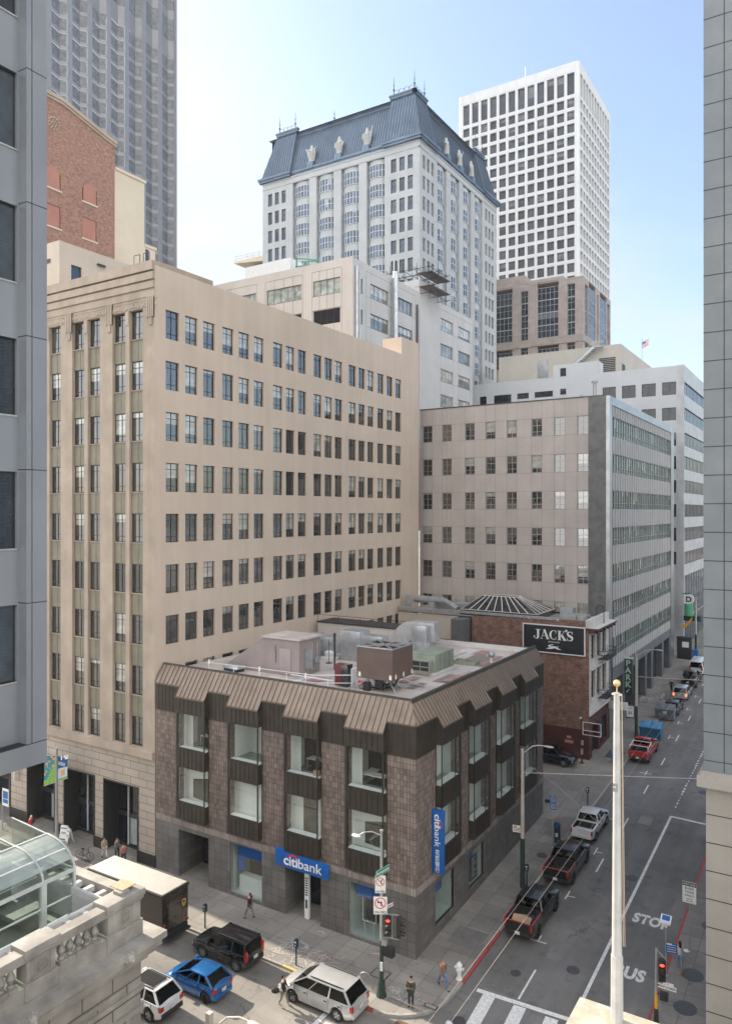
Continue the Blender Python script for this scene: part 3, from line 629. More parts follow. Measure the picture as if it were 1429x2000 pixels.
# bank signs: fixed panels on the wall
def arc(mb, F, ca, cz, r, o0, th, a0=25, a1=155, n=14, flat=1.):
    pts = [(ca+r*math.cos(R(a0+(a1-a0)*i/n)), cz+flat*r*math.sin(R(a0+(a1-a0)*i/n))) for i in range(n+1)]
    pt2 = [(ca+(r-th)*math.cos(R(a0+(a1-a0)*i/n)), cz+flat*(r-th*1.15)*math.sin(R(a0+(a1-a0)*i/n))) for i in range(n+1)]
    for i in range(n): mb.quad(F.p(pts[i][0], o0, pts[i][1]), F.p(pts[i+1][0], o0, pts[i+1][1]), F.p(pt2[i+1][0], o0, pt2[i+1][1]), F.p(pt2[i][0], o0, pt2[i][1]))
sg = empty('bank_sign', (-30.72, 40.95, 4.22), 0, 'wide blue bank name sign over the corner entrance', 'sign')
mb = MB(); mb.box(-2.4, 2.35, 0.02, .14, -.62, .62); mb.box(-2.4, -1.55, 0.02, .14, .62, .86); mb.build('sign_panel', bluep, sg, bevel=.01); sg.scale = (.94, 1, .82)
for x in (-1.6, 1.5): mb = MB(); mb.box(x, x+.1, .14, .54, -.1, .1); mb.build('bracket', bronze, sg)
lettering('sign_letters', 'citi', 1.12, whitep, sg, (-.95, -.005, .0), (R(90), 0, 0), .022, .012, .98); lettering('sign_letters', 'bank', 1.12, whitep, sg, (.72, -.005, .0), (R(90), 0, 0), 0, .012, .98)
mb = MB(); arc(mb, Fr('Y', -.02), -.73, .13, .52, 0, .13); mb.build('sign_arc', redarc, sg)
bx = empty('projecting_bank_sign', (-21.98, 43.75, 6.82), 0, 'tall blue vertical bank name sign projecting from the brick corner', 'sign')
mb = MB(); mb.box(-.35, .65, -.12, .12, -2.1, 2.1); mb.build('sign_panel', bluep, bx, bevel=.01); bx.scale = (.82, 1, .96)
for z in (1.6, -1.7): mb = MB(); mb.box(-.55, -.35, -.06, .06, z, z+.1); mb.build('bracket', bronze, bx)
lettering('sign_letters', 'citi', .72, whitep, bx, (.12, -.13, 1.42), (R(90), R(90), 0), .016, .008); lettering('sign_letters', 'bank', .72, whitep, bx, (.12, -.13, .36), (R(90), R(90), 0), 0, .008)
mb = MB()
for i in range(14):
    a0 = R(-65+130*i/14); a1 = R(-65+130*(i+1)/14); r0, r1 = .36, .28
    mb.quad((.2+r0*math.cos(a0), -.135, 1.2+r0*math.sin(a0)), (.2+r0*math.cos(a1), -.135, 1.2+r0*math.sin(a1)), (.2+r1*math.cos(a1), -.135, 1.2+r1*math.sin(a1)), (.2+r1*math.cos(a0), -.135, 1.2+r1*math.sin(a0)))
mb.build('sign_arc', redarc, bx)
for i, ch in enumerate('花旗银行'): lettering('sign_letters', ch, .38, whitep, bx, (.14, -.13, -.72-.39*i), (R(90), 0, 0), .004, .008)
# ================================================================ other buildings
def joints(mb, F, vs, hs, w_=.03, o=-.004):
    for a, z0, z1 in vs: mb.fbox(F, a-w_/2, a+w_/2, o, o+.003, z0, z1)
    for z, a0, a1 in hs: mb.fbox(F, a0, a1, o-.002, o+.001, z-w_/2, z+w_/2)
jointm = M('panel_joint', (.12, .11, .10), rough=.9)
def shell(mb, x0, x1, y0, y1, z0, z1, skip='', m=0):
    if 'S' not in skip: mb.quad((x0, y0, z0), (x1, y0, z0), (x1, y0, z1), (x0, y0, z1), m)
    if 'N' not in skip: mb.quad((x0, y1, z0), (x1, y1, z0), (x1, y1, z1), (x0, y1, z1), m)
    if 'W' not in skip: mb.quad((x0, y0, z0), (x0, y1, z0), (x0, y1, z1), (x0, y0, z1), m)
    if 'E' not in skip: mb.quad((x1, y0, z0), (x1, y1, z0), (x1, y1, z1), (x1, y0, z1), m)
def bld(label, x, y, name='office_building', cat='building'): return empty(name, (x, y, 0), 0, label, cat)
roofm = M('gravel_roof', (.22, .21, .20), (.30, .28, .26), 1, .9, bump=.2)
# ---- tan office building with stone street front
b = bld('tall tan stucco office building with pilastered limestone street front and many small paired windows', -45.4, 41.5)
FS = Fr('Y', 41.5); FE = Fr('X', -45.4); W = WW(b)
cols = [(42.66, 43.95), (44.78, 46.03), (46.84, 48.1), (49.18, 50.45), (51.29, 52.57), (53.35, 54.62), (56.12, 57.44), (58.07, 59.29), (59.99, 61.22), (62.62, 63.92), (64.57, 65.83), (66.45, 67.72), (69.12, 70.46), (71.1, 72.33), (72.98, 74.21), (75.17, 76.45), (77.28, 78.55), (79.35, 80.61)]
rows = [44.12-4.065*k for k in range(9)]
mb = MB(); cols = [(a-.02, c+.14) for a, c in cols]; ops = [(a, c, t-2.3, t) for a, c in cols for t in rows]
facade(mb, FE, 41.5, 85.3, 0, 47.35, ops, .3); shell(mb, -78, -45.4, 41.5, 85.3, 0, 47.35, 'ES')
mb.box(-48.1, -45.403, 80.9, 85.297, 47.35, 49.45)
mb.quad((-78, 41.5, 46.6), (-45.4, 41.5, 46.6), (-45.4, 85.3, 46.6), (-78, 85.3, 46.6))
part(mb, 'side_wall', stucco, b)
for a, c in cols:
    for t in rows: W.add(FE, a, t-2.3, c-a, 2.3, .17, dkframe, G_off, (.5,), (.2, .78), .055, .06)
st = [(-50.32, -48.76), (-48.3, -46.75)]
strips = [(p-5.12*k, q-5.12*k) for k in range(6) for p, q in st]
mb = MB(); facade(mb, FS, -78, -45.4, 9.2, 44.9, [(p, q, 9.3, 44.1) for p, q in strips], .42)
mb.box(-78, -45.403, 41.5, 41.9, 44.9, 47.66); mb.box(-45.9, -45.403, 41.9, 48.0, 47.35, 47.75)
for z0, z1, o in ((44.95, 45.46, .06), (45.6, 46.12, .14), (46.26, 46.82, .22), (46.96, 47.68, .3)): mb.fbox(FS, -78, -45.4, -o, -.001, z0, z1)
for k in range(6):      # pilaster shafts and fluted caps
    c = -45.75-.0 if k == 0 else -45.82-5.12*k+.35
    for i in range(4): mb.fbox(FS, c-.42+i*.2, c-.28+i*.2, -.16, -.001, 43.3, 44.93)
    mb.fbox(FS, c-.42, c+.32, -.1, -.001, 43.3, 44.9)
    mb.fbox(FS, c-.22, c+.12, -.12, -.001, 42.7, 43.3)
    mb.fbox(FS, -48.53-5.12*k-.2, -48.53-5.12*k+.2, -.07, -.001, 43.0, 44.1)
for p, q in strips:
    for k in range(9): mb.fbox(FS, p+.01, q-.01, .12, .36, rows[k]-2.37, rows[k]-2.305)
part(mb, 'stone_front', lime, b)
mb = MB(); rr = random.Random(5)      # carved frieze
x = -70.
while x < -45.6:
    w_ = rr.uniform(.08, .2); z = 44.2+rr.random()*.18; mb.fbox(FS, x, x+w_, -rr.uniform(.03, .06), -.002, z, z+rr.uniform(.12, .32)); x += w_*.55
for x in range(-70, -45): mb.fbox(FS, x, x+.9, -.035, -.003, 44.14, 44.19); mb.fbox(FS, x, x+.9, -.033, -.003, 44.72, 44.79)
part(mb, 'carved_frieze', lime, b)
sill = M('pale_sill', (.5, .47, .42), (.58, .55, .5), 3, .8)
for p, q in strips:
    s = MB()
    for k in range(9):
        t = rows[k]; W.add(FS, p, t-2.3, q-p, 2.3, .3, dkframe, G_off, (.5,), (.2, .78), .055, .06)
        if k < 8:
            s = MB(); s.fbox(FS, p, q, .22, .4, rows[k+1]+.02, t-2.32)
            for j in (0, .5, 1): s.fbox(FS, p+(q-p)*j-.025, p+(q-p)*j+.025, .19, .225, rows[k+1]+.03, t-2.34)
            part(s, 'spandrel', spand, b)
W.done()
mb = MB(); mb.fbox(FS, -78, -45.4, -.28, -.001, 8.63, 9.2); mb.fbox(FS, -78, -45.4, -.14, -.002, 8.5, 8.63); part(mb, 'belt_course', lime, b)
gops = [(-51.35, -47.29, -.5, 6.1), (-56.47, -52.55, -.5, 6.1), (-61.65, -57.77, -.5, 6.1), (-69.2, -64.2, -.5, 5.2)]
mb = MB(); facade(mb, FS, -78, -45.4, 0, 8.5, gops, 1.5); part(mb, 'base_wall', limeblock, b)
mb = MB()
xs = [-45.35]+[t for o_ in gops for t in (o_[1], o_[0])]+[-78]
for i in range(0, len(xs), 2): mb.fbox(FS, xs[i+1]-.02, xs[i], -.05, .05, 0, 1.1)
for o_ in gops:
    for a in (o_[0], o_[1]): mb.fbox(FS, a-.06, a+.06, -.07, 1.45, 0, o_[3]) if a == o_[0] else mb.fbox(FS, a-.06, a+.06, -.07, .1, 0, o_[3])
    mb.fbox(FS, o_[0], o_[1], -.03, 1.45, o_[3]-.12, o_[3])
    mb.fbox(FS, o_[0], o_[1], 1.3, 1.5, 0, .5); mb.fbox(FS, o_[0], o_[1], 1.25, 1.5, 2.75, 3.1)
part(mb, 'shopfront_surround', black, b)
yell = M('yellow_poster', (.60, .52, .02), (.66, .58, .04), 1, .6); tealg = M('frosted_green_glass', (.27, .34, .33), (.36, .43, .41), 1, .25)
for o_ in gops:
    q = MB(); q.quad(*[FS.p(a, 1.45, z) for a, z in ((o_[0], .4), (o_[1], .4), (o_[1], o_[3]), (o_[0], o_[3]))], uv=True); part(q, 'shop_pane', G_dark, b)
    if o_[0] in (-51.35, -61.65):
        q = MB(); q.fbox(FS, o_[0]+1.5, o_[1]-.25, 1.38, 1.43, .55, 2.7)
        q2 = MB(); q2.fbox(FS, o_[1]-1.2, o_[1]-.62, 1.33, 1.37, .6, 1.9); q3 = MB()
        pts = [(o_[1]-.91+.2*math.cos(t*.4488), 1.35+.28*math.sin(t*.4488)) for t in range(14)]
        q3.ext([FS.p(a, 1.32, z) for a, z in pts], (0, .009, 0)); q3.fbox(FS, o_[1]-1.05, o_[1]-.78, 1.315, 1.329, .72, .86)
        part(q, 'frosted_panel', tealg, b); part(q2, 'poster', yell, b); part(q3, 'poster_print', black, b)
mb = MB(); mb.fbox(FS, -55.05, -54.95, 1.2, 1.3, .5, 5.8); mb.fbox(FS, -49.9, -49.8, 1.2, 1.3, .5, 5.8); part(mb, 'mullion', paleframe, b)
mb = MB(); mb.cyl((-62.95, 41.1, 3.8), (-62.95, 41.1, 5.6), .16, 10); mb.bar((-62.95, 41.1, 4.1), (-62.95, 41.5, 4.1), .05); mb.bar((-62.95, 41.1, 5.3), (-62.95, 41.5, 5.3), .05)
part(mb, 'wall_lantern', sill, b)
# ---- stair head on its roof
tanp = M('tan_render', (.47, .41, .35), (.52, .46, .39), .3, .85, streak=.06)
b2 = bld('plain tan rooftop penthouse with two small square windows below the red brick gable', -62, 45, 'roof_penthouse', 'penthouse')
mb = MB(); F1 = Fr('X', -62); ops = [(46.3, 47.5, 49.8, 51.6), (48.3, 49.8, 49.8, 51.0)]
facade(mb, F1, 45, 53.4, 46.6, 53.5, ops, .2); shell(mb, -76, -62, 45, 53.4, 46.6, 53.5, 'E'); mb.quad((-76, 45, 53.3), (-62, 45, 53.3), (-62, 53.4, 53.3), (-76, 53.4, 53.3)); part(mb, 'wall', tanp, b2)
W = WW(b2)
for o_ in ops: W.add(F1, o_[0], o_[2], o_[1]-o_[0], o_[3]-o_[2], .15, dkframe, G_blue, (), (), .06)
W.done()
mb = MB(); mb.box(-64.2, -63.3, 44.93, 44.99, 51.6, 52.0); part(mb, 'vent', dkframe, b2)
mb = MB(); mb.box(-61.95, -61.7, 49.2, 50.1, 52.3, 52.45); part(mb, 'wall_lamp', dkframe, b2)
# ---- red brick gabled building and cream block
redbrick = M('red_brick', (.20, .11, .085), (.28, .165, .13), 2.2, .9, brick=(.42, .14, .014, (1.5, 1.4, 1.3), .5, .28), streak=.05)
redfill = M('red_infill', (.33, .145, .11), (.38, .18, .14), .6, .8); cream = M('cream_render', (.52, .46, .36), (.57, .51, .41), .3, .85, streak=.03)
b = bld('red brick gabled building with blind arched windows and a pale stone gable coping', -85, 60, 'brick_building')
F1 = Fr('X', -85); mb = MB()
ops = [(59.5, 61.9, 69.3, 71.3), (65.2, 67.5, 69.3, 71.1), (59.6, 61.9, 64.4, 67.2), (65.2, 67.5, 64.4, 67.2)]
facade(mb, F1, 50, 70.47, 40, 77, ops, .3); mb.poly([F1.p(a, 0, z) for a, z in ((50, 77), (70.47, 77), (70.47, 79.0), (69.2, 79.2), (62, 81.0), (50, 81.0))])
shell(mb, -110, -85, 50, 70.47, 40, 77, 'E'); mb.quad((-110, 50, 77), (-85, 50, 77), (-85, 70.47, 77), (-110, 70.47, 77)); part(mb, 'brick_wall', redbrick, b)
for i, o_ in enumerate(ops):
    q = MB(); q.fbox(F1, o_[0]+.1, o_[1]-.1, .12, .2, o_[2], o_[3]) if i > 1 else q.ext([F1.p((o_[0]+o_[1])/2+1.0*math.cos(R(t)), -.03, o_[3]-.25+1.05*math.sin(R(t))) for t in range(0, 181, 15)]+[F1.p(o_[0]+.14, -.03, o_[2]), F1.p(o_[1]-.14, -.03, o_[2])], (-.1, 0, 0))
    part(q, 'blind_window', redfill, b)
    q = MB(); q.fbox(F1, o_[0]-.15, o_[1]+.15, -.12, -.001, o_[2]-.2, o_[2]); part(q, 'sill', cream, b)
mb = MB()
for (a0, z0), (a1, z1) in (((50, 81.0), (62, 81.0)), ((62, 81.0), (69.2, 79.2)), ((69.2, 79.2), (70.7, 78.95))):
    mb.mesh([F1.p(a, o, z+dz) for a, z in ((a0, z0), (a1, z1)) for o in (-.35, .4) for dz in (-.12, .35)], [(0, 1, 3, 2), (4, 6, 7, 5), (0, 4, 5, 1), (1, 5, 7, 3), (3, 7, 6, 2), (2, 6, 4, 0)])
    mb.mesh([F1.p(a, o, z+dz) for a, z in ((a0, z0), (a1, z1)) for o in (-.2, -.002) for dz in (-.45, -.13)], [(0, 1, 3, 2), (4, 6, 7, 5), (0, 4, 5, 1), (1, 5, 7, 3), (3, 7, 6, 2), (2, 6, 4, 0)])
part(mb, 'gable_coping', lime, b)
mb = MB()
for k in range(12): a = R(30*k); mb.ball(F1.p(60.9+.75*math.cos(a), -.04, 77.6+.75*math.sin(a)), .17, 6)
for k in range(6): a = R(60*k); mb.ball(F1.p(60.9+.36*math.cos(a), -.04, 77.6+.36*math.sin(a)), .14, 6)
mb.ball(F1.p(60.9, -.04, 77.6), .12, 6); part(mb, 'rose_ornament', lime, b)
b = bld('blank cream rendered block joined to the red brick gabled building', -85, 70.5, 'cream_building'); mb = MB()
mb.box(-105, -84.98, 70.48, 75.73, 40, 75.6); mb.box(-105, -84.97, 75.74, 77.75, 40, 66.4); mb.fbox(Fr('X', -84.98), 70.5, 75.95, -.18, -.001, 75.4, 75.8); mb.fbox(Fr('X', -84.97), 75.75, 77.95, -.15, -.001, 66.3, 66.7)
part(mb, 'wall', cream, b); q = MB(); q.fbox(Fr('X', -84.97), 75.9, 76.5, -.03, -.001, 63.4, 66); part(q, 'window', G_blue, b)
# ---- pale panel office building
panel = M('pinkish_panel', (.40, .355, .335), (.46, .41, .385), .35, .7, streak=.07)
panelj = M('pinkish_panel_joint', (.20, .17, .16), rough=.9)
b = bld('pinkish grey panelled office building with green glass window bands facing the side street', -22.3, 88)
FS = Fr('Y', 87.9); FE = Fr('X', -22.3); W = WW(b, cap=100)
sc_ = [(-46.16, -44.81), (-43.36, -42.04), (-40.16, -38.87), (-37.37, -36.08), (-34.59, -33.3), (-31.45, -30.14), (-28.65, -27.38), (-25.91, -24.63)]
rw = [39.2-4.36*k for k in range(6)]
mb = MB(); facade(mb, FS, -46.6, -24.62, 0, 41.3, [(a, c, t-2.15, t) for a, c in sc_ for t in rw], .18); shell(mb, -46.6, -22.35, 87.9, 127.3, 0, 41.2, 'SE'); mb.quad((-46.6, 87.9, 40.9), (-22.35, 87.9, 40.9), (-22.35, 127.3, 40.9), (-46.6, 127.3, 40.9)); part(mb, 'panel_wall', panel, b)
mb = MB(); joints(mb, FS, [(t, 14, 41.2) for t in sorted({a for c in sc_ for a in c}|{-42.7+.0})], [(z, -46.6, -24.65) for t in rw for z in (t, t-2.15)]); part(mb, 'panel_joints', panelj, b)
for a, c in sc_:
    for t in rw: W.add(FS, a, t-2.15, c-a, 2.15, .1, paleframe if False else greyfr, G_off, (.5,), (.27, .62), .07, .06)
mb = MB(); mb.box(-24.61, -22.62, 87.8, 88.2, 0, 41.32); part(mb, 'granite_pier', M('dark_granite', (.085, .09, .088), (.14, .145, .14), 1.2, .45, streak=.1, detail=10), b)
steel = M('polished_steel', (.30, .31, .32), (.42, .43, .44), .5, .28, metal=.75, streak=.1)
mb = MB(); mb.box(-22.62, -22.2, 87.85, 89.0, 0, 41.3); mb.fbox(FE, 89.0, 127.3, -.12, .3, 40.35, 41.28); mb.fbox(FE, 124.9, 127.3, -.1, .3, 4, 40.35); part(mb, 'steel_trim', steel, b)
mb = MB(); mb.fbox(FE, 89.0, 89.6, -.02, .3, 8, 40.35); mb.fbox(FS, -46.6, -22.3, -.06, .1, 41.3, 41.42); part(mb, 'dark_trim', dkframe, b)
ribp = M('ribbed_panel', (.36, .345, .34), (.42, .40, .39), .4, .6, streak=.06)
ptc = M('green_aluminium', (.30, .33, .32), rough=.45, metal=.5)
G_grn = glass_mat('green_glass', [(.04, .06, .055), (.07, .10, .09), (.02, .03, .03), (.12, .15, .14)], .3, (.30, .32, .30), ior=1.9)
zb = [(36.75, 39.1), (32.52, 34.8), (28.28, 30.55), (24.0, 26.22), (19.68, 21.95), (15.45, 17.7), (11.05, 13.38)]
mb = MB(); pr = 40.35
for z0, z1 in zb+[(9.9, 9.9)]:
    mb.fbox(FE, 89.6, 124.9, .02, .3, z1, pr)
    for i in range(30): a = 89.6+35.3*i/29; mb.fbox(FE, a-.03, a+.03, -.03, .025, z1+.02, pr-.02, 1)
    pr = z0
part(mb, 'ribbed_panels', [ribp, greyfr], b)
for z0, z1 in zb:
    for i in range(29): a = 89.6+35.3*i/29; W.add(FE, a, z0, 35.3/29, z1-z0, .12, ptc, G_grn, (), (.33,), .07, .12)
W.done()
base = M('blue_grey_fascia', (.11, .125, .14), (.16, .175, .19), .5, .4, metal=.3, streak=.1)
mb = MB(); facade(mb, FE, 89.0, 124.9, 1.5, 9.9, [(90.2, 94.6, 0, 8.4), (95.6, 102.0, 0, 8.4), (102.8, 107.0, 0, 8.6), (108, 110.8, 0, 8.6), (112, 118.2, 0, 8.7), (119.6, 124, 0, 8.7)], .8); part(mb, 'street_front', base, b)
mb = MB(); mb.quad((-23.1, 89, 0), (-23.1, 125, 0), (-23.1, 125, 9.5), (-23.1, 89, 9.5), uv=True); part(mb, 'shop_pane', G_dark, b)
mb = MB(); mb.box(-34.5, -26.5, 91, 92.3, 40.9, 42.2); mb.cyl((-24.6, 90.5, 40.9), (-24.6, 90.5, 43.2), .22, 10); mb.cyl((-24.6, 90.5, 43.3), (-24.6, 90.5, 43.55), .36, 10); part(mb, 'roof_vent', greyfr, b)
# ---- pale grey building with horizontal windows (behind the tan building)
gpan = M('warm_grey_panel', (.44, .41, .385), (.49, .46, .43), .3, .8, streak=.05); gpane = M('pale_grey_panel', (.44, .44, .44), (.49, .49, .49), .3, .8, streak=.05)
GX, GY = -57.15, 88.
b = bld('pale grey office building with wide ribbon windows and steel pipes up its side wall', GX, GY)
FS = Fr('Y', GY); FE = Fr('X', GX); W = WW(b); mb = MB()
wf = [(-78.56, -74.52), (-72.46, -65.99), (-63.92, -59.25)]; rwf = [(58.8, 61.0), (54.6, 56.72), (50.3, 52.4), (46, 48.1)]
facade(mb, FS, -95, GX, 30, 63.5, [(a, c, z0, z1) for a, c in wf for z0, z1 in rwf], .25); part(mb, 'south_wall', gpan, b)
we = [(89.2, 90.6), (92.7, 97.8), (100.03, 105.2), (115.17, 120.0), (122.2, 127.2)]; rwe = [(58.78-4.32*k, 60.9-4.32*k) for k in range(8)]
mb = MB(); facade(mb, FE, GY, 128.4, 25, 63.35, [(a, c, z0, z1) for a, c in we for z0, z1 in rwe]+[(107.5, 108.2, z0-.4, z1+.2) for z0, z1 in rwe], .25)
shell(mb, -95, GX, GY, 128.4, 25, 63.35, 'SE'); mb.quad((-95, GY, 62.9), (GX, GY, 62.9), (GX, 128.4, 62.9), (-95, 128.4, 62.9)); mb.box(-63.5, GX+.25, 107.1, 114.3, 30, 65.2)
part(mb, 'east_wall', gpane, b)
mb = MB()
for a0, a1 in ((-64.1, -59), (-72.7, -65.8), (-95, -74.4)):
    vs = [(a0, 30, 62.3), (a1, 30, 62.3)]+[(a0+(a1-a0)*i/4, z, z+2.1) for i in (1, 2, 3) for z in (56.75, 61.02-.8, 52.4) if z+2.1 < 63]
    joints(mb, FS, [v for v in vs if v[2] <= 62.4], [(62.3, a0, a1), (56.76, a0, a1), (58.78, a0, a1)], .06)
for a0, a1 in ((91.5, 106.3), (114.6, 128)): joints(mb, FE, [(a0, 30, 62.4), (a1, 30, 62.4)]+[(t, 30, 62.3) for c in we if a0 < c[0] < a1 for t in c], [(62.35, a0, a1)]+[(z, a0, a1) for z0, z1 in rwe for z in (z0,)], .05)
part(mb, 'panel_joints', jointm, b)
G_blind = glass_mat('blind_glass', [(.33, .37, .35), (.28, .31, .30), (.36, .40, .38)], .0, ior=1.6)
for a, c in wf:
    for z0, z1 in rwf: W.add(FS, a, z0, c-a, z1-z0, .2, dkframe, G_blind if z0 > 57 else G_dark, [i/max(2, round((c-a)/1.25)) for i in range(1, max(2, round((c-a)/1.25)))], (), .06)
for a, c in we:
    for z0, z1 in rwe: W.add(FE, a, z0, c-a, z1-z0, .2, dkframe if a < 110 else greyfr, G_pale, [i/max(2, round((c-a)/1.3)) for i in range(1, max(2, round((c-a)/1.3)))], (), .06)
W.done()
duct = M('galvanised_steel', (.38, .40, .42), (.52, .54, .56), 2, .35, metal=.6, streak=.1)
mb = MB(); mb.cyl((GX+.75, 98.6, 36), (GX+.75, 98.6, 64.0), .42, 12); [mb.cyl((GX+.75, 98.6, z), (GX+.75, 98.6, z+.12), .47, 12) for z in range(40, 64, 3)]; part(mb, 'flue_pipe', duct, b)
mb = MB(); mb.cyl((GX+.3, 88.7, 36), (GX+.3, 88.7, 62.3), .24, 10); mb.cyl((GX+.35, 89.3, 36), (GX+.35, 89.3, 61.6), .12, 8); part(mb, 'drain_pipe', duct, b)
mb = MB(); mb.cyl((GX+.2, 106.5, 36), (GX+.2, 106.5, 61), .13, 8); mb.cyl((GX+.75, 98.6, 64.0), (GX+.75, 98.6, 65.6), .3, 8); part(mb, 'downpipe', dkframe, b)
mb = MB(); mb.box(-77.5, -68.8, 89, 92, 62.9, 65.6); mb.box(-78, -68.3, 88.8, 92.2, 63.5, 63.8); part(mb, 'rooftop_unit', M('white_unit', (.58, .60, .60), (.66, .68, .68), 2, .6), b)
grn = M('green_steel', (.05, .24, .16), rough=.5)
mb = MB()
for a, c in (((-68, 89.5, 63), (-68, 89.5, 65.5)), ((-68, 89.5, 65.5), (-64.3, 89.5, 64.6)), ((-64.3, 89.5, 64.6), (-64.3, 89.5, 63.2)), ((-68.2, 89.5, 64.3), (-65, 89.5, 64)), ((-68.2, 91.5, 65.6), (-65.4, 91.5, 65.2))): mb.bar(a, c, .16)
part(mb, 'pipe_rack', grn, b)
# ---- marble and white building
marb = M('white_marble', (.38, .395, .41), (.50, .515, .53), .5, .45, streak=.12, detail=9); wht = M('white_paint_wall', (.48, .50, .52), (.52, .54, .56), .3, .8, streak=.03)
b = bld('white painted office building with marble bands and long dark ribbon windows', -22.3, 137)
FS = Fr('Y', 136.8); FE = Fr('X', -22.3); W = WW(b)
bands = [(47.95, 50.15), (43.6, 45.78), (39.25, 41.5), (35.25, 37.5), (31.25, 33.42), (27.15, 29.33), (23.07, 25.34), (19.07, 21.25)]
so = [(a, c, z0, z1) for a, c in ((-25.78, -23.52), (-29.14, -26.8), (-32.47, -30.14), (-35.83, -33.52)) for z0, z1 in bands]
so += [(a, c, 48.2, 50.42) for a, c in ((-59.41, -57.98), (-56.47, -52.94), (-51.78, -49.49), (-48.37, -44.87))]+[(-43.51, -42.39, 52.7, 54.38), (-43.51, -42.39, 49.5, 50.6)]
mb = MB(); facade(mb, FS, -66, -23.4, 4, 52.85, [o_ for o_ in so if o_[3] < 52.8], .25); facade(mb, FS, -44.8, -36.56, 52.85, 55.05, [(-43.51, -42.39, 52.86, 54.38)], .25)
mb.box(-44.8, -36.56, 137.1, 140, 52.8, 55.05); shell(mb, -66, -22.4, 136.8, 175, 4, 52.8, 'SE'); mb.quad((-66, 137.1, 52.5), (-22.4, 137.1, 52.5), (-22.4, 175, 52.5), (-66, 175, 52.5)); part(mb, 'painted_wall', wht, b)
mb = MB(); pr = 52.9
for z0, z1 in bands+[(17.2, 17.2)]: mb.fbox(FE, 137.4, 175, -.02, .3, z1, pr); pr = z0
mb.box(-23.4, -22.28, 136.75, 137.4, 4, 52.92); part(mb, 'marble_bands', marb, b)
for o_ in so: W.add(FS, o_[0], o_[2], o_[1]-o_[0], o_[3]-o_[2], .15, dkframe, G_dark, (.5,) if o_[1]-o_[0] > 1.6 else (), (), .07)
for z0, z1 in bands:
    for i in range(12): W.add(FE, 137.4+3.1*i, z0, 3.1, z1-z0, .15, dkframe, G_dark if z0 < 42 else G_blue, (.5,), (), .05)
W.done()
mb = MB(); mb.quad((-22.7, 137.4, 4), (-22.7, 175, 4), (-22.7, 175, 17.2), (-22.7, 137.4, 17.2), uv=True); part(mb, 'lobby_glass', G_blue, b)
mb = MB()
for i in range(14): a = 138+2.7*i; mb.fbox(FE, a, a+.12, .1, .35, 4, 17.2)
mb.fbox(FE, 137.4, 175, .1, .35, 9.6, 9.9); part(mb, 'lobby_mullions', greyfr, b)
# ---- grey mechanical block behind it
greyb = M('putty_render', (.40, .375, .33), (.45, .42, .37), .3, .85, streak=.05)
b = bld('putty coloured windowless mechanical block with louvres and an outside stair', -36, 150, 'mechanical_block'); mb = MB()
mb.box(-60.8, -35.8, 150, 178, 40, 60.5); part(mb, 'wall', greyb, b)
mb = MB()
for x0, x1, z0, z1 in ((-39.9, -36.8, 53.3, 58.2), (-43.6, -40.7, 53.3, 56.5)):
    for k in range(int((z1-z0)/.35)): mb.box(x0, x1, 149.9, 149.98, z0+k*.35, z0+k*.35+.2)
for k in range(12): mb.box(-35.78, -35.7, 151, 153.2, 53.3+k*.3, 53.5+k*.3)
part(mb, 'louvre', dkframe, b)
mb = MB(); mb.box(-52.3, -50.1, 149.9, 149.99, 54.2, 59); part(mb, 'metal_door', steel, b)
mb = MB()
for k in range(12): mb.box(-45.6+k*.42, -45.1+k*.42, 148.6, 149.8, 56.2+k*.33, 56.28+k*.33)
for y in (148.6, 149.8): mb.bar((-45.6, y, 56.1), (-40.6, y, 60.2), .12, .3); mb.bar((-45.6, y, 57.1), (-40.6, y, 61.2), .06); mb.bar((-40.6, y, 61.2), (-39, y, 61.2), .06)
mb.box(-40.6, -39, 148.6, 149.8, 60.1, 60.2); part(mb, 'steel_stair', duct, b)
# ---- pink granite and glass building
pinkst = M('pink_granite', (.26, .225, .21), (.33, .285, .265), .6, .6, brick=(3, 1.4, .03, (.75, .75, .75), .5, .08), streak=.05)
PX, PY = -54.6, 190.
b = bld('pinkish brown granite building with tall glazed bays standing in front of the white grid tower', PX, PY)
FS = Fr('Y', PY); FE = Fr('X', PX); mb = MB(); rws = [(60+4*k-.0, 63.4+4*k) for k in range(7)]
gs = [(-81, -78.0, 1), (-77.8, -73.2, 1), (-70.97, -68.93, 0), (-66.4, -60.8, 1), (-58.65, -56.61, 0)]; ge = [(191.9, 194.9, 0), (195.3, 201.5, 1), (203, 204.5, 0), (206, 212.5, 1), (213.5, 216, 0)]
facade(mb, FS, -84, PX, 45, 87.4, [(a, c, 72.9, 85.8 if t == 0 else 87.39) for a, c, t in gs]+[(a, c, 66, 70.9) for a, c, t in gs], .6)
facade(mb, FE, PY, 217, 45, 87.4, [(a, c, 72.9, 85.8 if t == 0 else 87.39) for a, c, t in ge]+[(a, c, 66, 70.9) for a, c, t in ge], .6)
shell(mb, -84, PX, PY, 217, 45, 87.4, 'SE'); mb.quad((-84, PY, 87), (PX, PY, 87), (PX, 217, 87), (-84, 217, 87)); mb.fbox(FS, -84, PX+.25, -.25, -.002, 71, 72.3); mb.fbox(FE, PY, 217, -.25, -.001, 71, 72.3)
mb.box(-82, -71, 193, 200, 87, 91); mb.box(-70, -61, 194, 200, 87, 89.5); part(mb, 'granite_wall', pinkst, b)
W = WW(b)
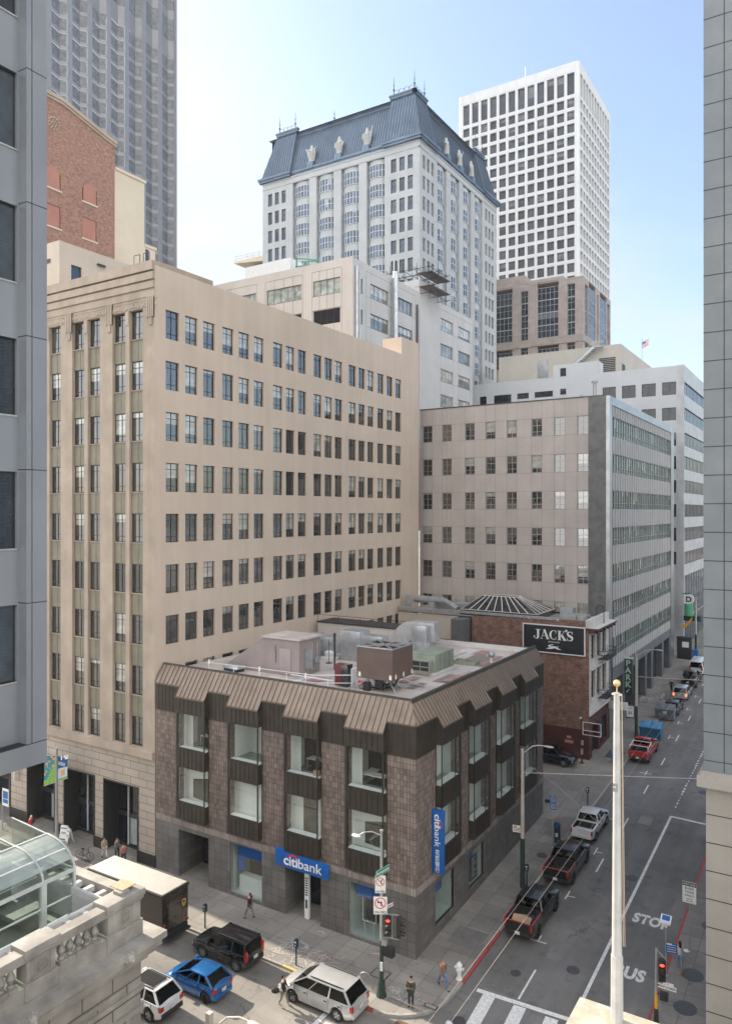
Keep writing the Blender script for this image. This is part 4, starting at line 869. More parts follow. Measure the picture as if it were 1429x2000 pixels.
for F, g_ in ((FS, gs), (FE, ge)):
    for a, c, t in g_:
        n = max(2, round((c-a)/1.1))
        for k in range(4 if t else 4):
            z0 = 72.9+k*3.25; W.add(F, a, z0, c-a, 3.25, .1 if t else .5, ptc, G_blue if F is FE else G_dark, [i/n for i in range(1, n)], (.55,), .12)
        W.add(F, a, 67, c-a, 3.2, .4, ptc, G_dark, [i/n for i in range(1, n)], (), .1)
W.done()
# ---- white concrete grid tower
tw = M('white_precast', (.50, .515, .53), (.56, .575, .59), .3, .7, streak=.03)
TX, TY = -68.05, 232.5
b = bld('tall white concrete grid tower with deep square windows', TX, TY, 'grid_tower', 'tower')
FS = Fr('Y', TY); FE = Fr('X', TX); W = WW(b); mb = MB(); so = []; eo = []
for i in range(12):
    a = -107.35+3.2*i+.35
    so.append((a, a+2.35, 157.3, 164.1))
    for k in range(21): so.append((a, a+2.35, 153.35-3.93*k, 156.2-3.93*k))
for i in range(11):
    a = TY+1.6+3.2*i
    eo.append((a, a+2.35, 157.3, 164.1))
    for k in range(21): eo.append((a, a+2.35, 153.35-3.93*k, 156.2-3.93*k))
facade(mb, FS, -107.9, TX-.9, 60, 167.3, so, .75); facade(mb, FE, TY+.9, 269.8, 60, 167.3, eo, .75)
ch = [(TX-.9, TY), (TX-.3, TY+.3), (TX, TY+.9)]
for p, q in zip(ch[:-1], ch[1:]): mb.quad((p[0], p[1], 60), (q[0], q[1], 60), (q[0], q[1], 167.3), (p[0], p[1], 167.3))
mb.poly([(-108.5, TY+.5, 167.3), (-107.9, TY, 167.3), (TX-.9, TY, 167.3), (TX-.3, TY+.3, 167.3), (TX, TY+.9, 167.3), (TX, 269.8, 167.3), (-108.5, 269.8, 167.3)])
mb.quad((-108.5, TY+.5, 60), (-107.9, TY, 60), (-107.9, TY, 167.3), (-108.5, TY+.5, 167.3)); mb.quad((-108.5, TY+.5, 60), (-108.5, 269.8, 60), (-108.5, 269.8, 167.3), (-108.5, TY+.5, 167.3)); mb.quad((-108.5, 269.8, 60), (TX, 269.8, 60), (TX, 269.8, 167.3), (-108.5, 269.8, 167.3))
part(mb, 'precast_grid', tw, b)
mb = MB(); joints(mb, FS, [(-107.35+3.2*i, 70, 167.2) for i in range(13)], [(z-.62, -107.8, TX-1) for z in [157.3]+[153.35-3.93*k for k in range(21)]]+[(164.6, -107.8, TX-1)], .07, -.01); joints(mb, FE, [(TY+1.2+3.2*i, 70, 167.2) for i in range(12)], [], .07, -.01)
part(mb, 'panel_joints', M('pale_joint', (.40, .40, .40)), b)
G_twr = glass_mat('slate_glass', [(.018, .026, .045), (.03, .04, .06), (.012, .018, .03), (.045, .055, .07)], .25, (.13, .14, .16), ior=1.4)
for F, L_ in ((FS, so), (FE, eo)):
    for o_ in L_: W.add(F, o_[0], o_[2], o_[1]-o_[0], o_[3]-o_[2], .7, dkframe, G_twr, (), (), .05)
W.done()
mb = MB(); mb.cyl((-88, 240, 167.3), (-88, 240, 175), .12, 6); part(mb, 'antenna', paleframe, b)
# ---- dark bay windowed tower, far left
dg = M('dark_red_granite', (.125, .13, .145), (.155, .16, .175), .5, .35, spec=.7)
b = bld('very tall dark granite tower with sawtooth bay windows behind the brick gable', -166, 140, 'granite_tower', 'tower')
mb = MB(); WL = []
x0 = -166.
for i in range(-1, 7):
    y = 116.75+6.05*i
    prof = [(x0, y), (x0, y+1.55), (x0-.15, y+1.6), (x0-1.1, y+4.7), (x0, y+6.05)]
    for (p, q) in zip(prof[:2], prof[1:3]): mb.quad((p[0], p[1], 40), (q[0], q[1], 40), (q[0], q[1], 185), (p[0], p[1], 185))
    zr = [(157.95-3.93*k, 161.0-3.93*k) for k in range(30)]+[(166.5, 172.8), (175.4, 178.4), (179.3, 182.4)]
    zr.sort(); prev = 40
    for z0, z1 in zr:
        for p, q in ((prof[2], prof[3]), (prof[3], prof[4])):
            mb.quad((p[0], p[1], prev), (q[0], q[1], prev), (q[0], q[1], z0), (p[0], p[1], z0))
        prev = z1; WL.append((z0, z1, prof[2:5]))
    for p, q in ((prof[2], prof[3]), (prof[3], prof[4])): mb.quad((p[0], p[1], prev), (q[0], q[1], prev), (q[0], q[1], 185), (p[0], p[1], 185))
mb.poly([(x0, 159.2, 40), (x0, 160.3, 40), (x0, 160.3, 185), (x0, 159.2, 185)]); mb.quad((x0, 160.3, 40), (x0-20, 160.3, 40), (x0-20, 160.3, 185), (x0, 160.3, 185)); mb.quad((x0, 110.7, 40), (x0-40, 110.7, 40), (x0-40, 110.7, 185), (x0, 110.7, 185))
mb.quad((x0, 110.7, 185), (x0, 160.3, 185), (x0-40, 160.3, 185), (x0-40, 110.7, 185))
part(mb, 'granite_wall', dg, b)
WL.sort(key=lambda t: (Vector((t[2][0][0], t[2][0][1], t[0]))-CAM).length)
G_haze = glass_mat('bronze_glass', [(.095, .105, .12), (.105, .115, .13), (.085, .095, .11)], .0, (.2, .2, .18), ior=1.45)
WL = [t for t in WL if t[0] > 60]
for i in range(0, 101):
    m_ = MB()
    for z0, z1, pf in (WL[i:i+1] if i < 100 else WL[100:]):
        for p, q in zip(pf[:-1], pf[1:]): m_.quad((p[0]-.1, p[1], z0), (q[0]-.1, q[1], z0), (q[0]-.1, q[1], z1), (p[0]-.1, p[1], z1), uv=True)
    o = part(m_, 'window', G_haze, b)
    if i == 100: o['kind'] = 'stuff'
# ================================================================ mansard roofed stone tower
stonew = M('pale_stone', (.34, .36, .375), (.385, .405, .42), .3, .8, streak=.05, brick=(2.4, 1.32, .02, (.82, .82, .83), .5, .03))
slate = M('blue_slate_metal', (.09, .13, .18), (.13, .175, .235), .35, .42, metal=.45, streak=.15)
slatr = M('slate_rib', (.05, .07, .095), rough=.5, metal=.3)
HX, HY = -68.15, 128.4
b = bld('pale stone tower with bow windows under a blue grey mansard roof with finials', HX, HY, 'mansard_tower', 'tower')
FS = Fr('Y', HY); FE = Fr('X', HX)
rz = [94.35-3.985*k for k in range(12)]; hh = 2.65
pw = [(-105.35, -104.16), (-103.47, -102.32), (-101.63, -100.47), (-74.54, -73.28), (-72.61, -71.42), (-70.76, -69.61)]
pe = [(129.7, 130.85), (131.5, 132.7), (133.33, 134.52), (160.1, 161.27), (161.97, 163.13), (163.74, 165.02)]
bs = [(-98.6, -94.33), (-92.4, -88.1), (-86.25, -81.98), (-80.1, -75.95)]; be = [(135.9, 140.1), (142.05, 146.25), (148.1, 152.3), (154.2, 158.4)]
W = WW(b); mb = MB()
wp = M('white_window_frame', (.42, .46, .50), rough=.5)
for F, wins, bows, a0, a1 in ((FS, pw, bs, -106.8, HX), (FE, pe, be, HY, 166.6)):
    facade(mb, F, a0, a1, 45, 99.4, [(a, c, z, z+hh) for a, c in wins for z in rz]+[(a, c, 45, 97.9) for a, c in bows], .35)
    for a, c in wins:
        for z in rz: W.add(F, a, z, c-a, hh, .28, dkframe if F is FS else greyfr, G_blue, (.5,), (.5,), .13, .06)
    for a, c in bows:      # curved wall in the recess
        n = 6; m_ = (a+c)/2; hw = (c-a)/2
        pts = [(a+(c-a)*i/n, 1.25-1.1*math.cos(math.asin(max(-1, min(1, (a+(c-a)*i/n-m_)/hw*.97))))) for i in range(n+1)]
        for p, q in zip(pts[:-1], pts[1:]): mb.quad(F.p(p[0], p[1], 45), F.p(q[0], q[1], 45), F.p(q[0], q[1], 97.9), F.p(p[0], p[1], 97.9))
        for e in (a, c): mb.quad(F.p(e, .35, 45), F.p(e, 1.3, 45), F.p(e, 1.3, 97.9), F.p(e, .35, 97.9))
        mb.quad(F.p(a, 0, 97.9), F.p(c, 0, 97.9), F.p(c, 1.3, 97.9), F.p(a, 1.3, 97.9))
shell(mb, -106.8, HX, HY, 166.6, 45, 99.4, 'SE'); part(mb, 'stone_wall', stonew, b); W.done()
mb = MB(); pn = stonew
for F, a0, a1 in ((FS, -106.8, HX), (FE, HY, 166.6)): mb.fbox(F, a0-.1, a1+.1, -.1, .2, 98.05, 98.2); mb.fbox(F, a0-.1, a1+.1, -.12, .2, 99.2, 99.45)
part(mb, 'stone_cornice', M('stone_moulding', (.33, .35, .365), (.37, .39, .405), .5, .8), b)
# bow windows: one prototype each wall, copied
pn_ = None
for F, bows in ((FS, bs), (FE, be)):
    for a, c in bows:
        proto = None
        n = 6; m_ = (a+c)/2; hw = (c-a)/2
        pts = [(a+(c-a)*i/n, 1.19-1.1*math.cos(math.asin(max(-1, min(1, (a+(c-a)*i/n-m_)/hw*.97))))) for i in range(n+1)]
        f = MB(); g = MB()
        for p, q in zip(pts[:-1], pts[1:]):
            g.quad(F.p(p[0], p[1], 0), F.p(q[0], q[1], 0), F.p(q[0], q[1], hh), F.p(p[0], p[1], hh), uv=True)
            for z in (.05, hh/2, hh-.05): f.bar(F.p(p[0], p[1]-.04, z), F.p(q[0], q[1]-.04, z), .1)
        for p in pts: f.bar(F.p(p[0], p[1]-.04, 0), F.p(p[0], p[1]-.04, hh), .11)
        for k, z in enumerate(rz):
            if proto is None:
                fo = f.build('bow_window', wp); go = g.build('pane', G_blue, fo); proto = fo; fo.location = (0, 0, z)
            else: fo = dup(proto, None, (0, 0, z))
            fo.parent = None
            proto = fo
            PEND = globals().setdefault('PEND', []); PEND.append((fo, b))
for fo, bb in PEND: fo.parent = bb; fo.matrix_parent_inverse = Matrix.Translation(-Vector(bb.location))
# roof
rf = MB(); ribs = MB(); tr = MB()
def mans(F, a0, a1, hl, hr, oo, top, zt0=100.45, dd=2.7):
    """steep metal roof slope with hip cut at each end (hl/hr = 1 when hipped)"""
    O0 = -.25+oo; O1 = O0+dd
    L0 = a0; L1 = a0+(dd if hl else 0); R0 = a1; R1 = a1-(dd if hr else 0)
    rf.quad(F.p(L0, O0, zt0), F.p(R0, O0, zt0), F.p(R1, O1, top), F.p(L1, O1, top))
    n = int((a1-a0)/.62)
    for i in range(1, n):
        a = a0+(a1-a0)*i/n; t = 1.
        if hl and a < L1: t = (a-L0)/dd
        if hr and a > R1: t = (R0-a)/dd
        ribs.bar(F.p(a, O0-.03, zt0), F.p(a, O0-.03+dd*t, zt0+(top-zt0)*t), .07, .1)
    tr.fbox(F, L1-.35, R1+.35, O1-.35, O1+.3, top-.75, top-.3); tr.fbox(F, L1-.5, R1+.5, O1-.5, O1+.3, top-.3, top); tr.fbox(F, a0-.3, a1+.3, O0-.4, O0+.4, zt0-.95, zt0-.5); tr.fbox(F, a0-.5, a1+.5, O0-.6, O0+.4, zt0-.5, zt0)
for F, a0, a1, p0, p1 in ((FS, -106.8, HX, -99.3, -75.6), (FE, HY, 166.6, 135.4, 159.4)):
    h0 = 1; h1 = 1
    mans(F, p0, p1, 0, 0, .7, 109.9)
    for (q0, q1) in ((a0, p0), (p1, a1)):
        corner = (F is FS and q1 == HX) or (F is FE and q0 == HY)
        mans(F, q0-(.25 if q0 == a0 else 0), q1+(.25 if q1 == a1 else 0), 1 if q0 == a0 else 0, 1 if q1 == a1 else 0, 0, 110.9)
    for e in (p0, p1): rf.poly([F.p(e, -.25, 100.45), F.p(e, .45, 100.45), F.p(e, 3.2, 109.9), F.p(e, 3.2, 110.9), F.p(e, 2.45, 110.9)])
rf.quad((-106.8, HY+2, 109.8), (HX-2, HY+2, 109.8), (HX-2, 164.5, 109.8), (-106.8, 164.5, 109.8)); shell(rf, -106.6, HX-3, HY+3, 166.4, 99.4, 109.8, 'SE')
part(rf, 'mansard_roof', slate, b); part(ribs, 'roof_ribs', slatr, b); part(tr, 'metal_cornice', slate, b)
mb = MB(); iron = dkframe
def crest(p, q):
    d = (Vector(q)-Vector(p)); n = max(2, int(d.length/1.0)); mb.bar(p, q, .06)
    for i in range(n+1):
        c = Vector(p)+d*i/n; mb.bar(c, c+Vector((0, 0, .9)), .07); 
        if i < n: e = c+d/n; mb.bar(c+Vector((0, 0, .7)), (c+e)/2+Vector((0, 0, 1.0)), .05); mb.bar((c+e)/2+Vector((0, 0, 1.0)), e+Vector((0, 0, .6)), .05)
for (p, q) in (((-104, HY+2.4, 110.9), (-99.7, HY+2.4, 110.9)), ((-75.2, HY+2.4, 110.9), (HX-2.4, HY+2.4, 110.9)), ((HX-2.4, HY+2.4, 110.9), (HX-2.4, 135, 110.9)), ((HX-2.4, 160, 110.9), (HX-2.4, 164, 110.9))): crest(p, q)
part(mb, 'roof_cresting', iron, b)
for p in ((-104, HY+2.4), (-99.7, HY+2.4), (-90.2, HY+3.4), (-75.2, HY+2.4), (HX-2.4, HY+2.4), (HX-2.4, 135), (HX-2.4, 160), (HX-2.4, 164)):
    m2 = MB(); h = 3.6 if p[0] != -90.2 else 2.8; z = 110.9 if p[0] != -90.2 else 109.9
    m2.cyl((p[0], p[1], z), (p[0], p[1], z+h), .1, 6, .03); m2.ball((p[0], p[1], z+1.1), .22, 8); m2.ball((p[0], p[1], z+2), .14, 8); part(m2, 'finial', iron, b)
# robed roof statues
stat = M('pale_cast_stone', (.33, .34, .33), (.42, .43, .42), 2, .7)
def robed(name, x, y, z, rz, lab, pose):
    o = empty(name, (x, y, z), rz, lab, 'statue', 'robed figures along the mansard roof')
    m_ = MB(); m_.lathe([(.62, 0), (.6, .3), (.5, .9), (.44, 1.5), (.40, 2.0), (.50, 2.5), (.5, 2.75), (.22, 2.95)], n=12); m_.ball((0, 0, 3.28), .25, 10, sz=1.25)
    m_.lathe([(.34, 2.85), (.36, 3.3), (.2, 3.66), (.03, 3.72)], (0, .09, 0), 10)
    for s in (-1, 1):
        sh = Vector((s*.45, 0, 2.65)); el, hd = pose[0], pose[1]
        e = Vector((s*el[0], -.1, el[1])); h_ = Vector((s*hd[0], -.25, hd[1])) if not (len(pose) > 2 and s > 0) else Vector(pose[2])
        m_.cyl(sh, e, .2, 8, .15); m_.ball(e, .16, 8); m_.cyl(e, h_, .14, 8, .08); m_.ball(h_, .11, 8)
        m_.poly([tuple(sh), tuple(e), tuple(h_), (s*.45, .05, 1.2)]); m_.poly([tuple(e), tuple(h_), (s*.75, .1, .5), (s*.4, .1, .6)])
    for k in range(9): a = R(200+20*k); m_.cyl((.6*math.cos(a), .6*math.sin(a), .05), (.45*math.cos(a), .45*math.sin(a), 2.3), .07, 6)
    m_.build('figure', stat, o, smooth=True, angle=60); p_ = MB(); p_.box(-.8, .8, -.7, .9, -1.4, 0); p_.build('pedestal', slate, o)
z0 = 101.4
robed('statue', -94.0, 128.9, z0, 0, 'robed stone figure with arms spread, nearest the left roof pavilion', ((.95, 2.75), (1.3, 3.0)))
robed('statue', -87.0, 128.9, z0, 0, 'robed stone figure with lowered arms, middle one on the front slope', ((.95, 2.3), (.95, 1.5)))
robed('statue', -80.3, 128.9, z0, 0, 'robed stone figure reaching one arm up, nearest the front corner pavilion', ((.95, 2.4), (.95, 1.7), (1.5, -.3, 3.5)))
robed('statue', -68.6, 141.0, z0, R(90), 'hooded stone figure, nearest the corner on the blue side slope', ((.7, 2.3), (.4, 2.9)))
robed('statue', -68.6, 147.2, z0, R(90), 'stone figure with arm raised high, middle one on the blue side slope', ((.95, 2.4), (.95, 1.7), (1.2, -.3, 3.6)))
robed('statue', -68.6, 153.3, z0, R(90), 'hooded stone figure farthest back on the blue side slope', ((.8, 2.3), (.6, 1.6)))
b = bld('small pale balcony block with railing beside the mansard tower', -116, 135, 'balcony_block'); mb = MB(); mb.box(-117, -106, 136, 150, 60, 85.2); mb.poly([(-121, 135, 87), (-106, 135, 87), (-106, 150, 87), (-121, 150, 87)]); mb.ext([(-121, 135, 86.6), (-106, 135, 85.2), (-106, 135, 87), (-121, 135, 87)], (0, 15, 0)); part(mb, 'wall', cream, b)
mb = MB()
for z in (87.6, 88.2): mb.bar((-120.8, 135.2, z), (-106, 135.2, z), .08)
for i in range(9): mb.bar((-120.8+1.8*i, 135.2, 87), (-120.8+1.8*i, 135.2, 88.2), .08)
part(mb, 'railing', paleframe, b); mb = MB(); mb.box(-113, -107.5, 135.9, 135.99, 81.5, 84.4); part(mb, 'window', G_dark, b)
# ================================================================ brick restaurant house
oldbrick = M('old_brick', (.125, .07, .056), (.21, .13, .105), 1.6, .9, brick=(.3, .1, .012, (1.5, 1.35, 1.25), .5, .35), streak=.12, bump=.3, detail=9)
maroon = M('maroon_paint', (.060, .014, .014), (.085, .022, .02), .6, .6, streak=.08); whst = M('white_trim', (.52, .50, .47), (.60, .58, .55), 1.5, .8, streak=.08)
JX, JY = -22.3, 79.9
b = bld('narrow old brick house with maroon base, white front and fire escape beside the parking lot', JX, JY, 'brick_house')
FS = Fr('Y', JY); FE = Fr('X', JX)
mb = MB(); mb.quad((-35.7, JY, 5.0), (JX, JY, 5.0), (JX, JY, 16.55), (-35.7, JY, 16.15)); part(mb, 'brick_wall', oldbrick, b)
mb = MB(); mb.quad((-45.3, JY+.01, 1), (JX, JY+.01, 1), (JX, JY+.01, 5.0), (-45.3, JY+.01, 5.0)); mb.quad((JX, JY, 1), (JX, 80.4, 1), (JX, 80.4, 6.6), (JX, JY, 6.6))
facade(mb, FE, 80.4, 87.85, 1, 6.6, [(80.9, 83.6, 1, 5.2), (84.2, 86.9, 2.6, 5.4)], .5); part(mb, 'maroon_base', maroon, b)
mb = MB(); wj = [(80.45, 82.0), (82.7, 84.2), (84.9, 86.4)]; zj = [(12.3, 15.0), (8.1, 11.2)]
facade(mb, FE, JY, 87.85, 6.6, 16.5, [(a, c, z0, z1) for a, c in wj for z0, z1 in zj], .25)
for a, c in wj:
    for z0, z1 in zj: mb.fbox(FE, a-.12, c+.12, -.1, -.001, z0-.18, z0-.02)
mb.fbox(FE, JY-.1, 87.85, -.12, -.001, 6.5, 6.85); part(mb, 'white_front', whst, b)
mb = MB()
for a, c in wj:
    for z0, z1 in zj:
        for e in (a-.12, c+.0):
            for k in range(5): mb.fbox(FE, e, e+.12, -.07, -.001, z0+k*(z1-z0)/5+.05, z0+(k+1)*(z1-z0)/5-.05)
        mb.fbox(FE, a-.2, c+.2, -.18, -.001, z1+.02, z1+.22)
part(mb, 'window_trim', whst, b)
W = WW(b)
for a, c in wj:
    for z0, z1 in zj: W.add(FE, a, z0, c-a, z1-z0, .2, maroon, G_dark, (), (.5,), .07)
W.add(FE, 84.2, 2.6, 2.7, 2.8, .3, maroon, G_blue, (.5,), (), .07); W.done()
mb = MB(); mb.box(JX-.3, JX+.95, JY-.1, 87.8, 15.55, 15.75); mb.box(JX, JX+.6, JY-.1, 87.8, 15.25, 15.55)
for k in range(6): mb.box(JX, JX+.85, 80.3+1.4*k, 80.5+1.4*k, 15.2, 15.54)
part(mb, 'cornice', maroon, b)
mb = MB(); mb.box(JX-.3, JX+.97, JY-.1, 87.8, 15.752, 15.80); mb.box(JX-.35, JX+.04, JY-.12, 87.8, 15.82, 16.62); part(mb, 'cornice_flashing', whst, b)
mb = MB(); mb.quad((-45.3, JY, 16.0), (JX-.35, JY, 16.0), (JX-.35, 87.9, 16.0), (-45.3, 87.9, 16.0)); part(mb, 'flat_roof', roofm, b)
mb = MB(); mb.box(-45.3, -25.5, JY-.06, JY+.3, 16.35, 16.6); part(mb, 'parapet_duct', duct, b)
iron = dkframe
mb = MB()
for z in (11.9, 7.7):
    mb = MB() if z < 8 and not part(mb, 'fire_escape', iron, b).name.startswith('zz') else mb
    mb.box(JX+.02, JX+1.0, 83.4, 87.2, z, z+.06)
    for p, q in (((JX+1, 83.4), (JX+1, 87.2)), ((JX+.05, 83.4), (JX+1, 83.4)), ((JX+.05, 87.2), (JX+1, 87.2))):
        for h in (.5, .95): mb.bar((p[0], p[1], z+h), (q[0], q[1], z+h), .05)
        n = int((Vector(q)-Vector(p)).length/.25)
        for i in range(n+1): c = Vector(p).lerp(Vector(q), i/max(1, n)); mb.bar((c.x, c.y, z), (c.x, c.y, z+.95), .025)
for s in (-.2, .2): mb.bar((JX+.7, 86.6+s, 7.8), (JX+.7, 86.0+s, 11.9), .05)
for k in range(14): t = k/14; mb.bar((JX+.7, 86.4-.6*t, 7.8+4.1*t), (JX+.7, 86.8-.6*t, 7.8+4.1*t), .03)
for s in (0, .4): mb.tube([(JX+.4, 84+s, 15.8), (JX+.4, 84+s, 17.6), (JX-.1, 84+s, 17.8), (JX-.4, 84+s, 17.4), (JX-.4, 84+s, 16.2)], .03)
part(mb, 'fire_escape', iron, b)
mb = MB(); bx0 = [(-37.6, 81.2), (-28.4, 81.2), (-28.4, 87.2), (-37.6, 87.2)]; t0 = [(-35.9, 83.6), (-31.7, 83.6), (-31.7, 85.2), (-35.9, 85.2)]; zb_, zt = 16.6, 18.1
for i in range(4):
    j = (i+1) % 4; mb.quad((*bx0[i], zb_), (*bx0[j], zb_), (*t0[j], zt), (*t0[i], zt))
mb.poly([(*p, zt) for p in t0]); mb.box(-37.7, -28.3, 81.1, 87.3, 16.0, 16.6); part(mb, 'skylight_glass', G_dark, b)
mb = MB(); hip = whst
for i in range(4):
    j = (i+1) % 4; n = 9 if i in (0, 2) else 5
    for k in range(n+1): 
        p = Vector((*bx0[i], zb_)).lerp(Vector((*bx0[j], zb_)), k/n); q = Vector((*t0[i], zt)).lerp(Vector((*t0[j], zt)), k/n); mb.bar(p+Vector((0, 0, .03)), q+Vector((0, 0, .03)), .09)
    mb.bar((*bx0[i], zb_), (*bx0[j], zb_), .12); mb.bar((*t0[i], zt), (*t0[j], zt), .1)
part(mb, 'skylight_bars', hip, b)
mb = MB(); mb.box(-26.7, -25.3, 84, 85.3, 16, 17.2); mb.box(-25.2, -24.3, 82, 83, 16, 16.7); mb.box(-24.2, -23.3, 82, 83, 16, 16.7); mb.box(-25.2, -23.3, 83.2, 84, 16, 16.7); part(mb, 'roof_vent', duct, b)
mb = MB(); mb.cyl((-44.5, 81, 16), (-44.5, 81, 17.9), .35, 10); mb.cyl((-44.4, 82.5, 17.3), (-40.4, 82.5, 17.3), .45, 10); mb.cyl((-41.5, 81.2, 16), (-41.5, 81.2, 17.2), .4, 10); mb.cyl((-39.8, 84, 16), (-39.8, 84, 17.5), .3, 10); mb.box(-42.5, -38, 83.5, 85.5, 16, 16.9); mb.tube([(-40.4, 82.5, 17.3), (-39.3, 82.2, 16.9), (-38.4, 82, 16.5)], .35, 8); part(mb, 'exhaust_duct', duct, b)
mb = MB(); mb.cyl((-28.6, 80.0, 16.0), (-28.6, 79.0, 16.5), .03); mb.cyl((-25.4, 80.0, 16.1), (-25.4, 79.0, 16.6), .03); 
for x in (-28.6, -25.4): mb.ball((x, 78.95, 16.5), .13, 8)
part(mb, 'sign_lamp', duct, b)
mb = MB(); mb.fbox(FE, 80.9, 83.6, .45, .5, 1.5, 5.2); part(mb, 'door', black, b)
mb = MB(); mb.box(-24.9, -24.0, JY-.02, JY-.001, 3.4, 3.7); mb.box(-24.7, -24.2, JY-.022, JY-.003, 3.9, 4.15); part(mb, 'wall_notice', M('faded_red_notice', (.4, .12, .1), (.5, .3, .28), 8), b)
mb = MB(); mb.fbox(FE, 80.0, 80.35, -.75, -.65, 6.1, 6.25); mb.bar((JX, 80.2, 6.4), (JX+.7, 80.2, 6.2), .04); mb.fbox(FE, 83.6, 83.9, -1.0, -.9, 5.6, 5.72); mb.bar((JX, 83.8, 6.2), (JX+.9, 83.8, 5.75), .04); part(mb, 'wall_lamp', iron, b)
# court wall next to it
b = bld('low cream rendered wall enclosure with a dark grey end behind the bank roof', -40, 80, 'court_wall', 'wall'); mb = MB(); mb.box(-45.0, -37.25, 79.3, 79.6, 1, 15.87); mb.box(-45.05, -37.2, 79.25, 79.65, 15.87, 15.95); part(mb, 'wall', tanp, b)
mb = MB(); mb.box(-37.2, -35.75, 77.6, 79.7, 1, 15.9); part(mb, 'end_wall', M('dark_grey_render', (.10, .105, .115), (.14, .145, .15), .6, .8, streak=.08), b)
# painted wall sign
b = empty('painted_wall_sign', (-26.1, 79.8, 14.3), 0, 'black restaurant sign with white name and running rabbit on the brick wall', 'sign')
blk = M('sign_black', (.008, .012, .018), (.014, .018, .024), 1, .5)
mb = MB(); mb.box(-3.3, 3.3, -.08, .09, -1.42, 1.42); mb.build('sign_panel', blk, b)
mb = MB()
for x0, x1, z0, z1 in ((-3.42, 3.42, 1.42, 1.52), (-3.42, 3.42, -1.52, -1.42), (-3.42, -3.32, -1.42, 1.42), (3.32, 3.42, -1.42, 1.42)): mb.box(x0, x1, -.11, .09, z0, z1)
mb.build('sign_frame', whitep, b)
glyph = MB(); GX0 = [-2.22]
def stroke(pts, ws):
    L_, R_ = [], []
    for i, p in enumerate(pts):
        a = Vector(pts[max(0, i-1)]); c = Vector(pts[min(len(pts)-1, i+1)]); d = (c-a).normalized(); n = Vector((-d.y, d.x))*ws[i]/2; p = Vector(p); L_.append(p+n); R_.append(p-n)
    for i in range(len(pts)-1): glyph.quad(*[(GX0[0]+v.x, -.095-.0003*(len(glyph.f) % 7), v.y-.02) for v in (L_[i], L_[i+1], R_[i+1], R_[i])])
def rc(x0, x1, z0, z1): stroke([(x0, (z0+z1)/2), (x1, (z0+z1)/2)], [z1-z0]*2)
def arc2(cx, cz, rx, rz_, a0, a1, th, n=14): stroke([(cx+rx*math.cos(R(a0+(a1-a0)*i/n)), cz+rz_*math.sin(R(a0+(a1-a0)*i/n))) for i in range(n+1)], [th(R(a0+(a1-a0)*i/n)) for i in range(n+1)])
rc(.42, .66, .2, 1.0); rc(.24, .84, .955, 1.0); arc2(.30, .2, .24, .22, 0, -180, lambda t: .05+.19*max(0, math.cos(t))); arc2(.13, .2, .05, .05, 0, 360, lambda t: .1, 8)
GX0[0] += .80; stroke([(.1, 0), (.45, 1.0)], [.05, .05]); stroke([(.42, 1.02), (.84, 0)], [.24, .24]); rc(.2, .66, .3, .35); rc(-.02, .26, 0, .045); rc(.62, 1.0, 0, .045)
GX0[0] += 1.02; arc2(.44, .5, .36, .48, 50, 310, lambda t: .05+.2*abs(math.cos(t))**2*(1 if math.cos(t) < 0 else .3)); stroke([(.68, .62), (.7, .98)], [.04, .05]); stroke([(.68, .02), (.7, .3)], [.04, .04])
GX0[0] += .84; rc(.12, .36, 0, 1.0); rc(.02, .46, .955, 1.0); rc(.02, .46, 0, .045); stroke([(.36, .42), (.78, .98)], [.05, .05]); stroke([(.46, .56), (.86, 0)], [.24, .24]); rc(.62, .92, .955, 1.0); rc(.62, 1.04, 0, .045)
GX0[0] += .90; arc2(.08, 1.05, .07, .07, 0, 360, lambda t: .12, 8); stroke([(.15, 1.03), (.06, .84)], [.08, .02])
GX0[0] += .06; stroke([(.66, .74), (.58, .93), (.40, .97), (.22, .9), (.16, .74), (.26, .58), (.45, .48), (.64, .36), (.68, .2), (.56, .06), (.36, .02), (.2, .08), (.12, .26)], [.04, .06, .07, .14, .2, .24, .25, .24, .19, .12, .06, .05, .04]); stroke([(.67, .7), (.69, 1.0)], [.03, .04]); stroke([(.1, 0), (.12, .32)], [.04, .03])
glyph.build('sign_letters', whitep, b)
lettering('sign_letters', 'BY DAYLIGHT', .18, whitep, b, (0.1, -.09, -.30), (R(90), 0, 0), .004, .006, 1.1)
mb = MB()
def ell(cx, cz, rx, rz_, rot=0, n=12): mb.poly([(cx+rx*math.cos(t)*math.cos(rot)-rz_*math.sin(t)*math.sin(rot), -.092-rnd.random()*.004, cz+rx*math.cos(t)*math.sin(rot)+rz_*math.sin(t)*math.cos(rot)) for t in [2*math.pi*i/n for i in range(n)]])
ell(0, -.85, .42, .13, .1); ell(-.42, -.72, .15, .10, .2); ell(-.2, -.6, .24, .045, .25); ell(.38, -.92, .3, .1, -.35); ell(.62, -1.02, .22, .05, -.1); ell(-.52, -.98, .28, .045, .35); ell(-.3, -1.02, .26, .04, .1); ell(.52, -.76, .07, .06)
mb.build('rabbit_emblem', whitep, b)
